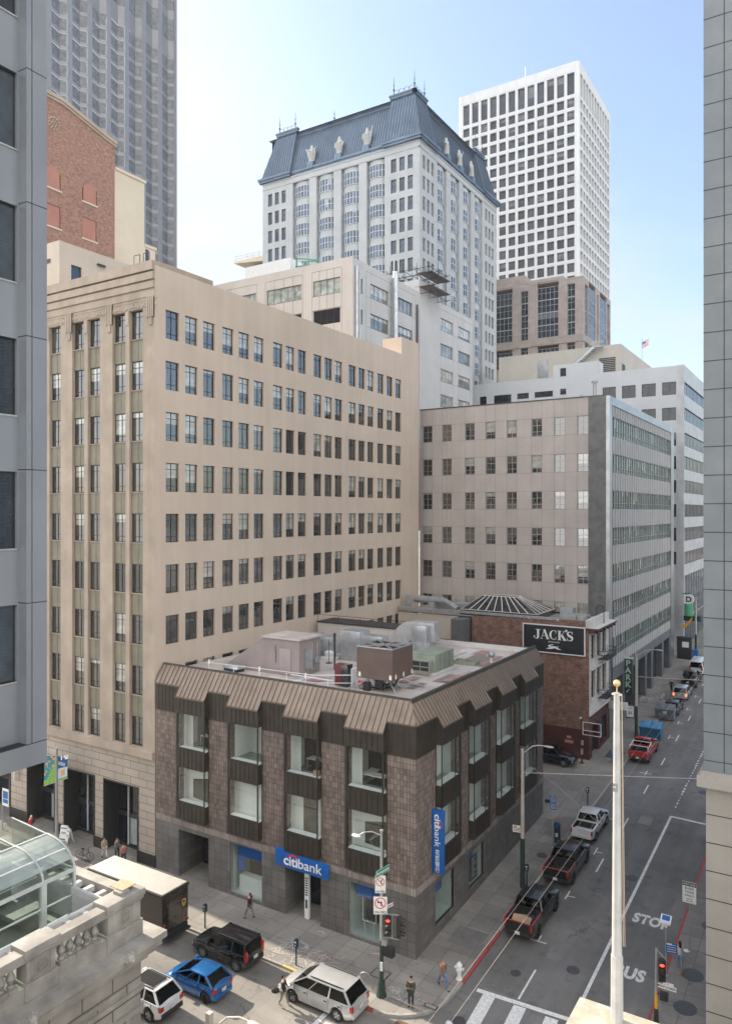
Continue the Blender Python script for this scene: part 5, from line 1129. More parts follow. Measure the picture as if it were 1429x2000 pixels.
# ================================================================ near right granite building
gr1 = M('grey_granite_cladding', (.145, .165, .18), (.18, .20, .215), .5, .5, bump=.15, streak=.05, detail=9); gr2 = M('buff_stone_cladding', (.29, .27, .24), (.34, .315, .28), .5, .8, bump=.15, streak=.05)
b = bld('grey granite clad office block with buff stone base beside the red kerb', -5.6, 41.5)
FS = Fr('Y', 41.5); mb = MB(); mb.box(-5.82, 34, 41.4, 75, 14.95, 95); part(mb, 'granite_cladding', gr1, b)
mb = MB(); mb.box(-5.72, 34, 41.5, 75, 0, 14.2); part(mb, 'stone_base', gr2, b)
mb = MB(); mb.box(-6.1, 34, 41.1, 75.2, 14.2, 14.75); mb.box(-5.95, 34, 41.25, 75, 14.75, 14.95); part(mb, 'stone_ledge', gr2, b)
mb = MB(); Fx = Fr('Y', 41.4); Fw = Fr('W', -5.82)
joints(mb, Fx, [(-4.87+1.5*k, 15, 94) for k in range(20)], [(15.5+1.435*k, -5.82, 34) for k in range(54)], .045); joints(mb, Fw, [(43+1.5*k, 15, 94) for k in range(20)], [(15.5+1.435*k, 41.4, 75) for k in range(54)], .045)
Fy = Fr('Y', 41.5); joints(mb, Fy, [(-3.9+2.4*k, .2, 14.1) for k in range(15)], [(1.4+1.42*k, -5.72, 34) for k in range(9)], .05); joints(mb, Fr('W', -5.72), [(44+2.4*k, .2, 14.1) for k in range(13)], [(1.4+1.42*k, 41.5, 75) for k in range(9)], .05)
part(mb, 'cladding_joints', M('dark_joint', (.03, .03, .03)), b)
# ================================================================ near left metal tower
mt = M('blue_grey_metal_panel', (.225, .245, .27), (.265, .285, .31), .25, .38, metal=.35, streak=.08)
b = bld('blue grey metal clad tower with dark ribbon windows overhanging the marble bank hall', -21, 14.8, 'metal_tower', 'tower')
FE = Fr('X', -21.0); F2 = Fr('X', -21.42)
zw = [(22.8+4.085*k, 25.15+4.085*k) for k in range(10)]
mb = MB(); facade(mb, F2, -10, 14.1, 20.2, 62, [(-10, 14.06, z0, z1) for z0, z1 in zw], .12); part(mb, 'spandrel_panels', mt, b)
mb = MB(); mb.box(-21.42, -21, 14.1, 14.27, 20.9, 62); mb.box(-21.42, -21, 14.3, 14.8, 20.9, 62); mb.box(-34, -21.43, 14.3, 14.8, 20.2, 62); mb.box(-21.45, -21, -10, 14.8, 20.2, 20.88)
mb.quad((-34, -10, 20.2), (-21.4, -10, 20.2), (-21.4, 14.8, 20.2), (-34, 14.8, 20.2)); mb.quad((-34, -10, 20), (-34, 14.8, 20), (-34, 14.8, 62), (-34, -10, 62)); mb.quad((-34, -10, 62), (-21.4, -10, 62), (-21.4, 14.8, 62), (-34, 14.8, 62)); part(mb, 'corner_pier', mt, b)
mb = MB(); mb.box(-34, -27, -10, 10, 0, 20.2); part(mb, 'tower_core', gr1, b)
mb = MB(); mb.box(-21.44, -21.03, 14.27, 14.3, 20.9, 62)
for z0, z1 in zw: mb.fbox(FE, 14.1, 14.8, -.004, .42, z1+.05, z1+.075)
mb.fbox(Fr('X', -21.0), -10, 14.8, -.004, .4, 20.88, 20.905)
part(mb, 'shadow_gap', M('dark_joint_metal', (.015, .015, .02)), b)
mb = MB()
for z0, z1 in zw: mb.fbox(F2, -10, 14.06, -.03, .1, z0-.05, z0)
part(mb, 'window_sill', alu, b)
W = WW(b); G_near = glass_mat('tower_glass', [(.03, .045, .06), (.045, .06, .075), (.02, .03, .042)], .0, ior=1.75, wob=.015)
for z0, z1 in zw:
    for k in range(4): W.add(F2, 14.06-3.6*(k+1), z0, 3.6, z1-z0, .1, dkframe, G_near, (), (), .03)
W.done()
# ================================================================ marble bank hall with balustrade
mbl = M('weathered_marble', (.21, .195, .175), (.36, .34, .31), .9, .65, streak=.22, bump=.25, detail=10)
mblw = M('marble_ashlar', (.22, .20, .175), (.33, .305, .275), .8, .7, streak=.2, brick=(1.3, .62, .03, (.4, .36, .32), .5, .06), detail=9)
b = bld('weathered marble bank hall with a carved balustrade and lion heads on its cornice', -22.3, 19.7, 'bank_hall')
MX, MY = -22.3, 19.7
mb = MB(); mb.box(-60, MX, -10, MY, 0, 11.2); part(mb, 'ashlar_wall', mblw, b)
mb = MB()
for o, z0, z1 in ((.68, 11.9, 12.14), (.55, 11.65, 11.9), (.35, 11.4, 11.65), (.18, 11.2, 11.4), (.1, 10.05, 10.2)): mb.box(-60, MX+o, -10, MY+o, z0, z1)
part(mb, 'cornice', mbl, b)
mb = MB()
mb.box(-60, MX+.02, -10, MY+.02, 12.14, 12.2)
mb.box(MX-.42, MX, -10, MY, 12.2, 12.62); mb.box(-60, MX-.42, MY-.42, MY, 12.2, 12.62); mb.box(MX-.45, MX+.03, -10, MY+.03, 13.42, 13.72); mb.box(-60, MX-.45, MY-.45, MY+.03, 13.42, 13.72)
part(mb, 'balustrade_rail', mbl, b)
rust = M('plywood_patch', (.40, .27, .17), (.50, .36, .24), 3, .8, detail=9)
for k in range(5):     # pedestals along the east side
    y1 = MY+.04-3.24*k-(0 if k == 0 else .4); y0 = y1-(1.62 if k == 0 else 1.2); q = MB()
    q.box(MX-.62, MX+.08, y0, y1, 12.15, 12.72); q.box(MX-.55, MX+.02, y0+.07, y1-.07, 12.72, 13.5); q.box(MX-.62, MX+.1, y0-.02, y1+.02, 13.5, 13.62); q.box(MX-.66, MX+.14, y0-.06, y1+.06, 13.62, 13.86)
    if k == 0: q.box(MX-.5, MX-.1, y0+.7, y1-.5, 13.86, 13.98)
    po = part(q, 'pedestal', mbl, b, bevel=.015); yc = (y0+y1)/2; q = MB(); X_ = MX+.021
    for r_, th in ((.27, .035), (.18, .03), (.09, .06)):
        for i in range(14):
            a0 = R(360*i/14); a1 = R(360*(i+1)/14); q.bar((X_+.01, yc+r_*math.cos(a0), 13.1+r_*math.sin(a0)), (X_+.01, yc+r_*math.cos(a1), 13.1+r_*math.sin(a1)), th)
    for i in range(8): a0 = R(45*i); q.bar((X_+.01, yc+.1*math.cos(a0), 13.1+.1*math.sin(a0)), (X_+.01, yc+.24*math.cos(a0), 13.1+.24*math.sin(a0)), .03)
    for s in (-.36, .36): q.box(X_-.01, X_+.03, yc+s-.03, yc+s+.03, 12.78, 13.42); q.box(X_-.01, X_+.03, yc-.36, yc+.36, 13.1+s*.9-.03, 13.1+s*.9+.03)
    part(q, 'carved_medallion', mbl, b)
def baluster(x, y):
    q = MB(); q.box(x-.16, x+.16, y-.16, y+.16, 12.62, 12.75); q.lathe([(.11, 12.75), (.13, 12.8), (.075, 12.86), (.13, 12.98), (.155, 13.05), (.12, 13.14), (.07, 13.24), (.06, 13.3), (.1, 13.33), (.1, 13.36)], (x, y, 0), 12); q.box(x-.14, x+.14, y-.14, y+.14, 13.36, 13.42)
    return part(q, 'baluster', mbl, b, smooth=True)
for k in range(4):
    top = MY+.04-1.62-3.24*k-.06 if k == 0 else MY+.04-3.24*k-1.62-.04
    for i in range(5): baluster(MX-.2, top-.3-.34*i)
for k in range(3):
    for i in range(5): baluster(MX-2.6-.34*i-3.2*k, MY-.2)
    q = MB(); q.box(MX-5.4-3.2*k+.0, MX-4.25-3.2*k, MY-.55, MY+.08, 12.15, 13.86); part(q, 'pedestal', mbl, b, bevel=.015)
q = MB(); q.box(MX-.85, MX-.15, MY-.75, MY-.1, 13.99, 14.02); part(q, 'plywood_patch', rust, b)
q = MB()      # open concrete grating behind the rail
for xa, xb in ((MX-1.05, MX-.9),): q.box(xa, xb, -10, MY-.9, 13.35, 13.6)
q.box(-60, MX-.9, MY-1.05, MY-.9, 13.35, 13.6)
for k in range(30): q.box(MX-.9, MX-.45, MY-1.3-.72*k, MY-1.1-.72*k, 13.37, 13.58)
for k in range(18): q.box(MX-1.55-.72*k, MX-1.35-.72*k, MY-.9, MY-.45, 13.37, 13.58)
q.box(-60, MX-1.05, MY-1.0, MY-.92, 12.2, 13.35)
part(q, 'open_grating', M('pale_concrete', (.42, .43, .44), (.52, .52, .52), 2, .8, streak=.08), b)
for y in (18.6, 14.7, 10.8):
    q = MB(); c = (MX+.74, y, 11.98); q.ball(c, .17, 10); q.ball((c[0]+.12, c[1], c[2]-.06), .09, 8); q.ball((c[0]+.02, c[1]-.13, c[2]+.11), .06, 6); q.ball((c[0]+.02, c[1]+.13, c[2]+.11), .06, 6)
    for i in range(9): a = R(40*i); q.ball((c[0]-.06, c[1]+.17*math.cos(a), c[2]+.17*math.sin(a)), .075, 6)
    part(q, 'lion_head', mbl, b, smooth=True)
q = MB()
for y0, y1 in ((9, 18.9),): q.box(MX+.001, MX+.04, y0, y1, 10.35, 10.5)
q.box(MX+.001, MX+.1, -10, MY+.06, 9.3, 9.5)
for k in range(10): q.box(MX+.001, MX+.12, 18.9-1.1*k, 19.1-1.1*k, 9.05, 9.3)
part(q, 'wall_panel', mbl, b); q = MB()
for y in (15.2, 11.4): q.box(MX+.001, MX+.05, y-.9, y+.9, 4, 8.6)
part(q, 'window', G_dark, b)
# ---- glass rooftop conservatory
b = empty('glass_conservatory', (-25, 18, 12.2), 0, 'glass conservatory with curved panes on the marble bank hall roof', 'conservatory')
gg = clear_mat('greenhouse_glass', (.62, .70, .67), .12, .12); ggf, _nt, _b = new_mat('frosted_greenhouse_glass'); _b.inputs['Base Color'].default_value = (.40, .46, .44, 1); _b.inputs['Alpha'].default_value = .62; _b.inputs['Roughness'].default_value = .18; fr = M('weathered_white_steel', (.42, .46, .45), (.52, .55, .54), 3, .5, streak=.1)
X0, Y0_, Y1_ = -25.0, 9.0, 18.8; Z0, ZE = 12.25, 14.25
def arcp(y, n=8, s=1.0): return [(X0-1.7*(1-math.cos(R(90*i/n)))*s, y, ZE+.95*math.sin(R(90*i/n))) for i in range(n+1)]
g = MB(); f = MB(); A = arcp(Y0_); B = arcp(Y1_)
for i in range(8): g.quad(A[i], B[i], B[i+1], A[i+1], 1 if i > 1 else 0)
g.quad((X0, Y0_, Z0+.3), (X0, Y1_, Z0+.3), (X0, Y1_, ZE), (X0, Y0_, ZE)); g.poly([(X0, Y1_, Z0+.3), (X0, Y1_, ZE)]+B[1:]+[(-29, Y1_, 15.2), (-29, Y1_, Z0+.3)])
g.quad(A[8], B[8], (-29, Y1_+.0, 15.35), (-29, Y0_, 15.35))
for y in (Y1_, 17.45, 15.4, 13.3, 11.2, 9.0):
    P_ = arcp(y); f.tube([(x+.02, yy, z+.02) for x, yy, z in P_], .045, 6); f.bar((X0, y, Z0), (X0, y, ZE), .1 if y != 17.45 else .2); f.bar(P_[-1], (-29, y, 15.35), .06)
for z in (Z0+.3, ZE, 13.3): f.bar((X0+.01, Y0_, z), (X0+.01, Y1_, z), .12 if z != 13.3 else .05); 
f.bar(A[8], B[8], .07); f.bar(A[4], B[4], .05); f.box(X0-.1, X0+.06, Y0_, Y1_, Z0-.1, Z0+.3); f.bar((X0, Y1_, Z0+.3), (-29, Y1_, Z0+.3), .1); f.bar((X0, Y1_, ZE), (-29, Y1_, ZE), .08); f.bar((-26.8, Y1_, Z0), (-26.8, Y1_, 15.1), .08)
g.v = [(v[0]+25, v[1]-18, v[2]-12.2) for v in g.v]; f.v = [(v[0]+25, v[1]-18, v[2]-12.2) for v in f.v]
g.build('glazing', [gg, ggf], b); f.build('frame', fr, b)
fl = MB(); fl.box(-4, -.1, -9, .7, .0, .1); fl.box(-3.6, -3.4, -8, .4, .1, 1.9); fl.box(-2.2, -.6, -3.8, -2.6, .8, .86); fl.box(-1.9, -.8, -1.2, .1, .55, .75); fl.box(-2.1, -1.9, -3.6, -3.4, .1, .8); fl.build('interior', [M('conservatory_interior', (.16, .18, .17), (.26, .28, .26), 2, .7)], b)
bl_ = MB()
for k in range(16): t = k/16; bl_.quad(*[((X0+25-.06)-1.62*(1-math.cos(R(90*a)))*1, yy-18, ZE-12.2+.9*math.sin(R(90*a))) for a, yy in ((t*.8+.18, 9.3), (t*.8+.18, 17.3), (t*.8+.205, 17.3), (t*.8+.205, 9.3))])
bl_.build('roller_shade', M('shade_fabric', (.55, .6, .58), (.62, .66, .64)), b)
# ================================================================ near corner building with flagpole
cst = M('stained_cream_stone', (.30, .26, .19), (.46, .43, .37), 1.6, .85, detail=9, bump=.3)
b = bld('stone corner building below the viewpoint with a cream stained flat cornice top', -5.3, 19.8); mb = MB(); mb.box(-5.3, 25, -20, 19.8, 0, 14.6); part(mb, 'wall', gr2, b)
mb = MB(); mb.box(-5.85, 25, -20, 20.1, 14.6, 15.1); mb.box(-5.5, 25, -20, 19.75, 15.1, 15.18); mb.box(-3.9, 25, -20, 18.6, 15.18, 15.3); part(mb, 'cornice', cst, b)
polem = M('white_pole_paint', (.36, .36, .355), (.46, .46, .45), 2.5, .4, streak=.12); gold = M('weathered_gold', (.52, .40, .18), (.60, .48, .25), 8, .4, metal=.3)
def flagpole(loc, H_, r0, r1, lab):
    o = empty('flagpole', loc, 0, lab, 'flagpole'); q = MB(); q.cyl((0, 0, 0), (0, 0, 1.75), r0*1.25, 8, r0*1.2); q.cyl((0, 0, 1.75), (0, 0, H_), r0, 12, r1); q.build('pole', polem, o, smooth=True)
    q = MB(); q.ball((0, 0, H_+r1*3.2), r1*1.25, 14); q.cyl((0, 0, H_), (0, 0, H_+r1*2.2), r1*.25, 8); q.build('finial_ball', gold, o, smooth=True)
    q = MB(); q.box(-.12, .12, -.04, .04, H_-.06, H_-.02); q.build('pulley', paleframe, o); return o
o = flagpole((-4.75, 19.5, 15.1), 8.35, .125, .075, 'white painted flagpole with gold ball on the stained cream cornice')
q = MB(); q.cyl((.15, .03, 2), (.11, .03, 8.3), .012, 4); q.cyl((.19, .03, 2), (.12, .03, 8.3), .010, 4); q.build('halyard', M('rope', (.40, .32, .24)), o)
q = MB(); q.ball((-.02, -.1, 6.0), .06, 8); q.box(-.06, .04, -.14, -.02, 5.9, 6.1); q.build('cleat', greyfr, o)
flagpole((-62.2, 43.2, 46.6), 10.2, .12, .08, 'slender white flagpole on the tan office building roof')
# small flag beyond the white building
b = empty('flag', (-34, 160, 60.2), 0, 'small striped flag flying beyond the white office building', 'flag'); q = MB(); q.cyl((0, 0, -3), (0, 0, 3.2), .06, 6); q.build('pole', polem, b)
q = MB(); fr_ = M('flag_red', (.55, .2, .18)); fb_ = M('flag_blue', (.12, .15, .3))
for k in range(7):
    for i in range(8): x = i*.27; q.quad((x, .1*math.sin(x*3), 1.0+.27*k+x*.45), (x+.27, .1*math.sin(x*3+.8), 1.0+.27*k+(x+.27)*.45), (x+.27, .1*math.sin(x*3+.8), 1.27+.27*k+(x+.27)*.45), (x, .1*math.sin(x*3), 1.27+.27*k+x*.45), 2 if (k > 3 and i < 4) else k % 2)
q.v = [(x*.65, y, 1+(z-1)*.65) for x, y, z in q.v]; q.build('cloth', [fr_, whitep, fb_], b)
# ================================================================ vehicles
def paint(name, c, rough=.25, metal=.3): return M(name, tuple(t*.93 for t in c), tuple(min(1, t*1.05+.002) for t in c), 1.2, rough, metal=metal, coat=.8, detail=4)
carglass = clear_mat('car_glass', (.04, .045, .045), .0, .02); tyre = M('tyre_rubber', (.014, .014, .014), (.022, .022, .022), 8, .8); rimm = M('alloy_rim', (.42, .43, .44), rough=.3, metal=.8); darkrim = M('dark_rim', (.03, .03, .03), rough=.35, metal=.6)
trim = M('black_plastic_trim', (.016, .016, .017), (.026, .026, .027), 6, .55); tlamp = M('tail_lamp', (.35, .012, .01), (.42, .02, .015), rough=.2, coat=.6); tlit = M('tail_lamp_lit', (.6, .02, .01), rough=.3, emit=((1, .12, .04), 2.2)); hlamp = M('head_lamp', (.45, .46, .47), (.6, .6, .6), 14, .15, coat=.8); platem = M('number_plate', (.5, .52, .55), (.62, .62, .62), 10, .4); seatm = M('car_interior', (.05, .045, .04), (.09, .08, .07), 5, .8); chrome = M('chrome', (.55, .56, .57), rough=.15, metal=.9)
def interp(pts, x):
    if x <= pts[0][0]: return pts[0][1]
    for (a, b_), (c, d) in zip(pts[:-1], pts[1:]):
        if x <= c: return b_+(d-b_)*(x-a)/max(1e-6, c-a)
    return pts[-1][1]
def vehicle(name, label, cat, loc, head, L_, W_, body, top, cab, roofz, belt, wr, axr, axf, gc=.28, bed=None, bars=None, rim=None, pit=0, group=None, lit=False, rimtop=None, glassroof=None, rails=False, lower=None, wag=False, plate=True, roofm_=None, hl='side', crown=.05):
    """x forward, rear bumper at x=0. top: hood/deck line; cab: rear base, rear top, front top, front base"""
    o = empty(name, loc, head, label, cat, group); o.rotation_euler = (0, 0, head)
    if pit: o.rotation_euler = (0, -pit, head)
    hw = W_/2; B = MB(); n = 46
    def half(x):
        e = min(x, L_-x); return hw*(1-.13*max(0, 1-e/.55)**2.2)
    def bot(x):
        z = gc+.12*max(0, 1-min(x, L_-x)/.35)
        for ax in (axr, axf):
            d = abs(x-ax); ra = wr+.075
            if d < ra: z = max(z, wr+math.sqrt(max(0, ra*ra-d*d)))
        return z
    xs = sorted({L_*i/n for i in range(n+1)}|{ax+s*(wr+.07) for ax in (axr, axf) for s in (-1, 1)}|{ax+s*(wr+.02) for ax in (axr, axf) for s in (-1, 1)})
    if bed: xs = sorted(set(xs)|{bed[0], bed[1]}); fl = bed[2]
    rings = []
    for x in xs:
        for rep in ((0, 1) if bed and x in bed[:2] else (0,)):
            w_ = half(x); t = interp(top, x); b_ = bot(x); zm = min(max(b_+.05, gc+(t-gc)*.5), t-.08); b1 = min(b_, t-.14)
            inb = bed and (bed[0] < x < bed[1] or (x == bed[0] and rep == 1) or (x == bed[1] and rep == 0))
            if inb: P_ = [(w_*.9, b1), (w_*.985, min(b1+.09, t-.12)), (w_, zm), (w_*.975, t-.03), (w_*.86, t), (w_*.86, fl), (0, fl)]
            else: P_ = [(w_*.9, b1), (w_*.985, min(b1+.09, t-.12)), (w_, zm), (w_*.972, t-.09), (w_*.90, t-.015), (w_*.5, t+crown*.6), (0, t+crown)]
            rings.append([(x, y, z) for y, z in P_]+[(x, -y, z) for y, z in reversed(P_[:-1])])
    k = len(rings[0]); v = [p for r_ in rings for p in r_]; fs = []
    for i in range(len(rings)-1):
        for j in range(k): fs.append((i*k+j, (i+1)*k+j, (i+1)*k+(j+1) % k, i*k+(j+1) % k))
    fs.append(tuple(range(k))); fs.append(tuple(reversed(range((len(rings)-1)*k, len(rings)*k)))); B.mesh(v, fs)
    B.build('body', body, o, smooth=True, angle=40)
    # cabin: roof, pillars and dark glass faces between them
    rb, rt, ft, fb = cab; yb = hw*.93; yt = hw*(.74 if not wag else .80); C_ = MB(); rm = body
    def cp(f, vv, s=1, out=0):
        xb = rb+(fb-rb)*f; xt = rt+(ft-rt)*f; y = yb+(yt-yb)*vv; return (xb+(xt-xb)*vv, s*(y+out), belt+(roofz-belt)*vv)
    R_ = roofz; m_ = 6
    for i in range(m_):     # crowned roof
        f0, f1 = i/m_, (i+1)/m_; xa = rt+(ft-rt)*f0; xb_ = rt+(ft-rt)*f1; za = R_+.05*math.sin(math.pi*f0)**.6 if 0 < f0 < 1 else R_; zb_ = R_+.05*math.sin(math.pi*f1)**.6 if 0 < f1 < 1 else R_
        for s in (-1, 1): C_.quad((xa, 0, za+.03), (xb_, 0, zb_+.03), (xb_, s*yt*.8, zb_+.01), (xa, s*yt*.8, za+.01)); C_.quad((xa, s*yt*.8, za+.01), (xb_, s*yt*.8, zb_+.01), (xb_, s*yt, R_-.03), (xa, s*yt, R_-.03))
    pw_ = .075
    def strip(a, b_, wd=pw_, out=.004): C_.bar(a, b_, wd, .05)
    for s in (-1, 1):
        strip(cp(1, 0, s), cp(1, 1, s)); strip(cp(0, 0, s), cp(0, 1, s), .12 if not bed else .09); strip(cp(0, 1, s), cp(1, 1, s), .07); strip(cp(0, 0, s, -.01), cp(1, 0, s, -.01), .06)
    strip(cp(0, 1, -1), cp(0, 1, 1), .08); strip(cp(1, 1, -1), cp(1, 1, 1), .08); strip(cp(0, 0, -1), cp(0, 0, 1), .1)
    pil = (.36, .70) if not bed else ((.42,) if fb-rb > 1.9 else ())
    if bars == 1: pil = ()
    for s in (-1, 1):
        for f in pil: C_.bar(cp(f, 0, s), cp(f, 1, s), .09, .04)
    C_.build('cab', body if not roofm_ else roofm_, o, smooth=True, angle=50)
    def pane(name_, pts): g = MB(); g.poly(pts); g.build(name_, carglass, o)
    pane('windscreen', [cp(1, .02, -1, -.03), cp(1, .02, 1, -.03), cp(1, .97, 1, -.03), cp(1, .97, -1, -.03)]); pane('rear_window', [cp(0, .05, -1, -.03), cp(0, .05, 1, -.03), cp(0, .95, 1, -.03), cp(0, .95, -1, -.03)])
    ff = [0]+list(pil)+[1]
    for s in (-1, 1):
        for a, c in zip(ff[:-1], ff[1:]): pane('side_window', [cp(a, .03, s, -.012), cp(c, .03, s, -.012), cp(c, .96, s, -.012), cp(a, .96, s, -.012)])
    q = MB(); zi = belt-.02
    for x in ([fb-1.0-(fb-rb)*.12, fb-1.95-(fb-rb)*.1] if fb-rb > 2.2 else [fb-1.3]):
        if x > rb+.1:
            for s in (-1, 1): q.box(x-.12, x+.05, s*hw*.42-.24, s*hw*.42+.24, belt-.3, belt+.3); q.box(x-.08, x, s*hw*.42-.11, s*hw*.42+.11, belt+.3, belt+.45)
    q.box(rb+.1, fb-.1, -hw*.85, hw*.85, belt-.32, belt-.28); q.box(fb-.75, fb-.15, -hw*.8, hw*.8, belt-.1, belt-.02); q.build('seats', seatm, o)
    # wheels
    for ax in (axr, axf):
        for s in (-1, 1):
            q = MB(); y0 = s*(hw-.23); y1 = s*(hw+.005); m = 22; vs = []; fs = []
            prof = [(wr*.62, y0), (wr*.94, y0), (wr, y0+s*.03), (wr, y1-s*.03), (wr*.94, y1), (wr*.66, y1), (wr*.62, y1-s*.03)]
            for r_, y in prof:
                for i in range(m): a = 2*math.pi*i/m; vs.append((ax+r_*math.cos(a), y, wr+r_*math.sin(a)))
            for pi_ in range(len(prof)-1):
                for i in range(m): fs.append((pi_*m+i, pi_*m+(i+1) % m, (pi_+1)*m+(i+1) % m, (pi_+1)*m+i))
            fs.append(tuple(range(m))); q.mesh(vs, fs); w_ = q.build('wheel', tyre, o, smooth=True)
            q = MB(); ym = y1-s*.045; rr_ = wr*.64
            q.cyl((ax, ym-s*.02, wr), (ax, ym, wr), wr*.17, 10); 
            for i in range(5 if rim != 6 else 6):
                a = 2*math.pi*i/(5 if rim != 6 else 6)+.3; q.bar((ax, ym, wr), (ax+rr_*math.cos(a), ym, wr+rr_*math.sin(a)), .03, wr*.2)
            for i in range(16): a = 2*math.pi*i/16; a2 = 2*math.pi*(i+1)/16; q.bar((ax+rr_*math.cos(a), ym, wr+rr_*math.sin(a)), (ax+rr_*math.cos(a2), ym, wr+rr_*math.sin(a2)), .04, .035)
            q.build('rim', darkrim if rim == 'dark' else rimm, w_)
            q = MB(); q.cyl((ax, y1-s*.12, wr), (ax, y1-s*.1, wr), rr_, 14); q.build('hub', trim, w_)
    # inner arches and underside
    q = MB(); q.box(.15, L_-.15, -hw*.72, hw*.72, gc-.05, gc+.25)
    for ax in (axr, axf): q.box(ax-wr-.05, ax+wr+.05, -hw*.88, hw*.88, wr*.8, wr*1.9 if not bed else min(wr*1.9, (bed[2]-.03)))
    q.build('underbody', trim, o)
    # bumpers, lamps, plate, mirrors, door lines
    lc = lower or body; q = MB()
    w0 = half(.02); zt = interp(top, 0)
    for (x0, x1) in ((-.07, .12), (L_-.12, L_+.07)): q = MB(); q.box(x0, x1, -hw*.83, hw*.83, gc+.1, gc+.36); q.build('bumper', lc, o, bevel=.04)
    ty0, tz0, tz1 = (hw*.62, belt-.30, belt-.06) if not bed else (hw*.80, zt-.42, zt-.06)
    if wag: ty0, tz0, tz1 = hw*.72, belt-.35, belt+.25 if wag == 2 else belt-.05
    for s in (-1, 1):
        q = MB(); q.box(-.02, .16, min(s*ty0, s*hw*.93), max(s*ty0, s*hw*.93), tz0, tz1); q.build('tail_light', tlit if lit else tlamp, o, bevel=.02)
        q = MB(); zf = interp(top, L_-.05)-.1; q.box(L_-.22, L_-.015, min(s*hw*.55, s*hw*.9), max(s*hw*.55, s*hw*.9), zf-.15, zf+.02); q.build('headlight', hlamp, o, bevel=.03)
        q = MB(); xm = fb-.18; q.box(xm-.1, xm+.08, min(s*(hw*.95), s*(hw+.2)), max(s*(hw*.95), s*(hw+.2)), belt+.02, belt+.2); q.build('mirror', trim if bed else body, o, bevel=.03)
        q = MB(); xd = [cp(f, 0)[0] for f in ff[1:-1]]+[rb+(.55 if not bed else .05), fb-.3]
        for x in xd: q.box(x-.006, x+.006, min(s*(half(x)*.95), s*(half(x)+.003)), max(s*(half(x)*.95), s*(half(x)+.003)), gc+.2, belt-.05)
        for x in xd[:-1]: q.box(x+.1, x+.26, min(s*half(x)*.96, s*(half(x)+.025)), max(s*half(x)*.96, s*(half(x)+.025)), belt-.2, belt-.16)
        q.build('door_trim', trim, o)
    q = MB(); q.box(L_-.04, L_+.02, -hw*.5, hw*.5, interp(top, L_)-.26, interp(top, L_)-.1); q.build('grille', trim, o)
    if plate: q = MB(); pz = gc+.42 if not bed else gc+.2; q.box(-.095, -.03, -.16, .16, pz, pz+.16); q.build('number_plate', platem, o)
    if glassroof: q = MB(); q.quad((rt+.25, -yt*.75, R_+.095), (ft-.1, -yt*.75, R_+.095), (ft-.1, yt*.75, R_+.095), (rt+.25, yt*.75, R_+.095)); q.build('glass_roof', black, o); 
    if rails:
        for s in (-1, 1): q = MB(); q.bar((rt+.1, s*yt*.88, R_+.07), (ft-.2, s*yt*.88, R_+.07), .04); q.build('roof_rail', trim, o)
    if rimtop:
        q = MB()
        for s in (-1, 1): q.box(bed[0]-.03, bed[1], min(s*hw*.91, s*hw*.97), max(s*hw*.91, s*hw*.97), interp(top, 1)-.0, interp(top, 1)+.03)
        q.box(.0, bed[0]*.55, -hw*.88, hw*.88, interp(top, .1)+.0+crown, interp(top, .1)+.03+crown); q.build('bed_rail', rimtop, o)
    if bed:
        q = MB(); q.box(bed[0]+.02, bed[1]-.02, -hw*.84, hw*.84, bed[2]+.001, bed[2]+.012)
        for i in range(9): q.box(bed[0]+.03, bed[1]-.03, -hw*.8+i*hw*.2-.02, -hw*.8+i*hw*.2+.02, bed[2]+.013, bed[2]+.025)
        for s in (-1, 1): q.box(bed[0]+.02, bed[1]-.02, min(s*hw*.80, s*hw*.845), max(s*hw*.80, s*hw*.845), bed[2]+.02, interp(top, 1)-.04)
        for x in (bed[0]+.012, bed[1]-.025): q.box(x, x+.013, -hw*.845, hw*.845, bed[2]+.02, interp(top, 1)-.03)
        q.build('bed_liner', trim, o)
    return o
north = R(90); PIT = math.atan(.045)
def onroad(y): return gz(y)
grey = paint('graphite_paint', (.022, .024, .028), .3, .4); whitec = paint('white_paint', (.62, .63, .64), .3, .05); redc = paint('red_paint', (.42, .018, .014), .25, .1); bluec = paint('blue_paint', (.012, .13, .38), .22, .35); silver = paint('silver_paint', (.42, .43, .43), .3, .5); blackc = paint('black_paint', (.008, .008, .009), .2, .2); navy = paint('dark_navy_paint', (.012, .016, .026), .25, .3); darkg = paint('dark_grey_paint', (.035, .037, .042), .25, .3); brightred = paint('bright_red_rail', (.45, .02, .015), .3, .1)
FT = dict(L_=5.85, W_=2.03, top=[(0, 1.32), (1.75, 1.34), (3.9, 1.34), (4.4, 1.26), (5.5, 1.16), (5.75, 1.02), (5.85, .85)], cab=(1.95, 2.2, 3.45, 4.35), roofz=1.92, belt=1.34, wr=.42, axr=1.12, axf=4.75, gc=.42, bed=(.14, 1.78, .82), bars=2, rim='dark', lower=trim)
PG = 'vehicles parked along the sloping side street'
def drive(y0, xc, **k): return vehicle(loc=(xc, y0, gz(y0)+.01), head=north, pit=PIT, group=PG, **k)
pk1 = drive(46.5, -17.55, name='pickup_truck', label='graphite pickup with red bed rails carrying flattened cardboard and a black bag', cat='pickup truck', body=grey, rimtop=brightred, **FT)
pk2 = drive(54.1, -17.55, name='pickup_truck', label='graphite pickup with red bed rails and an empty black bed', cat='pickup truck', body=grey, rimtop=brightred, **FT)
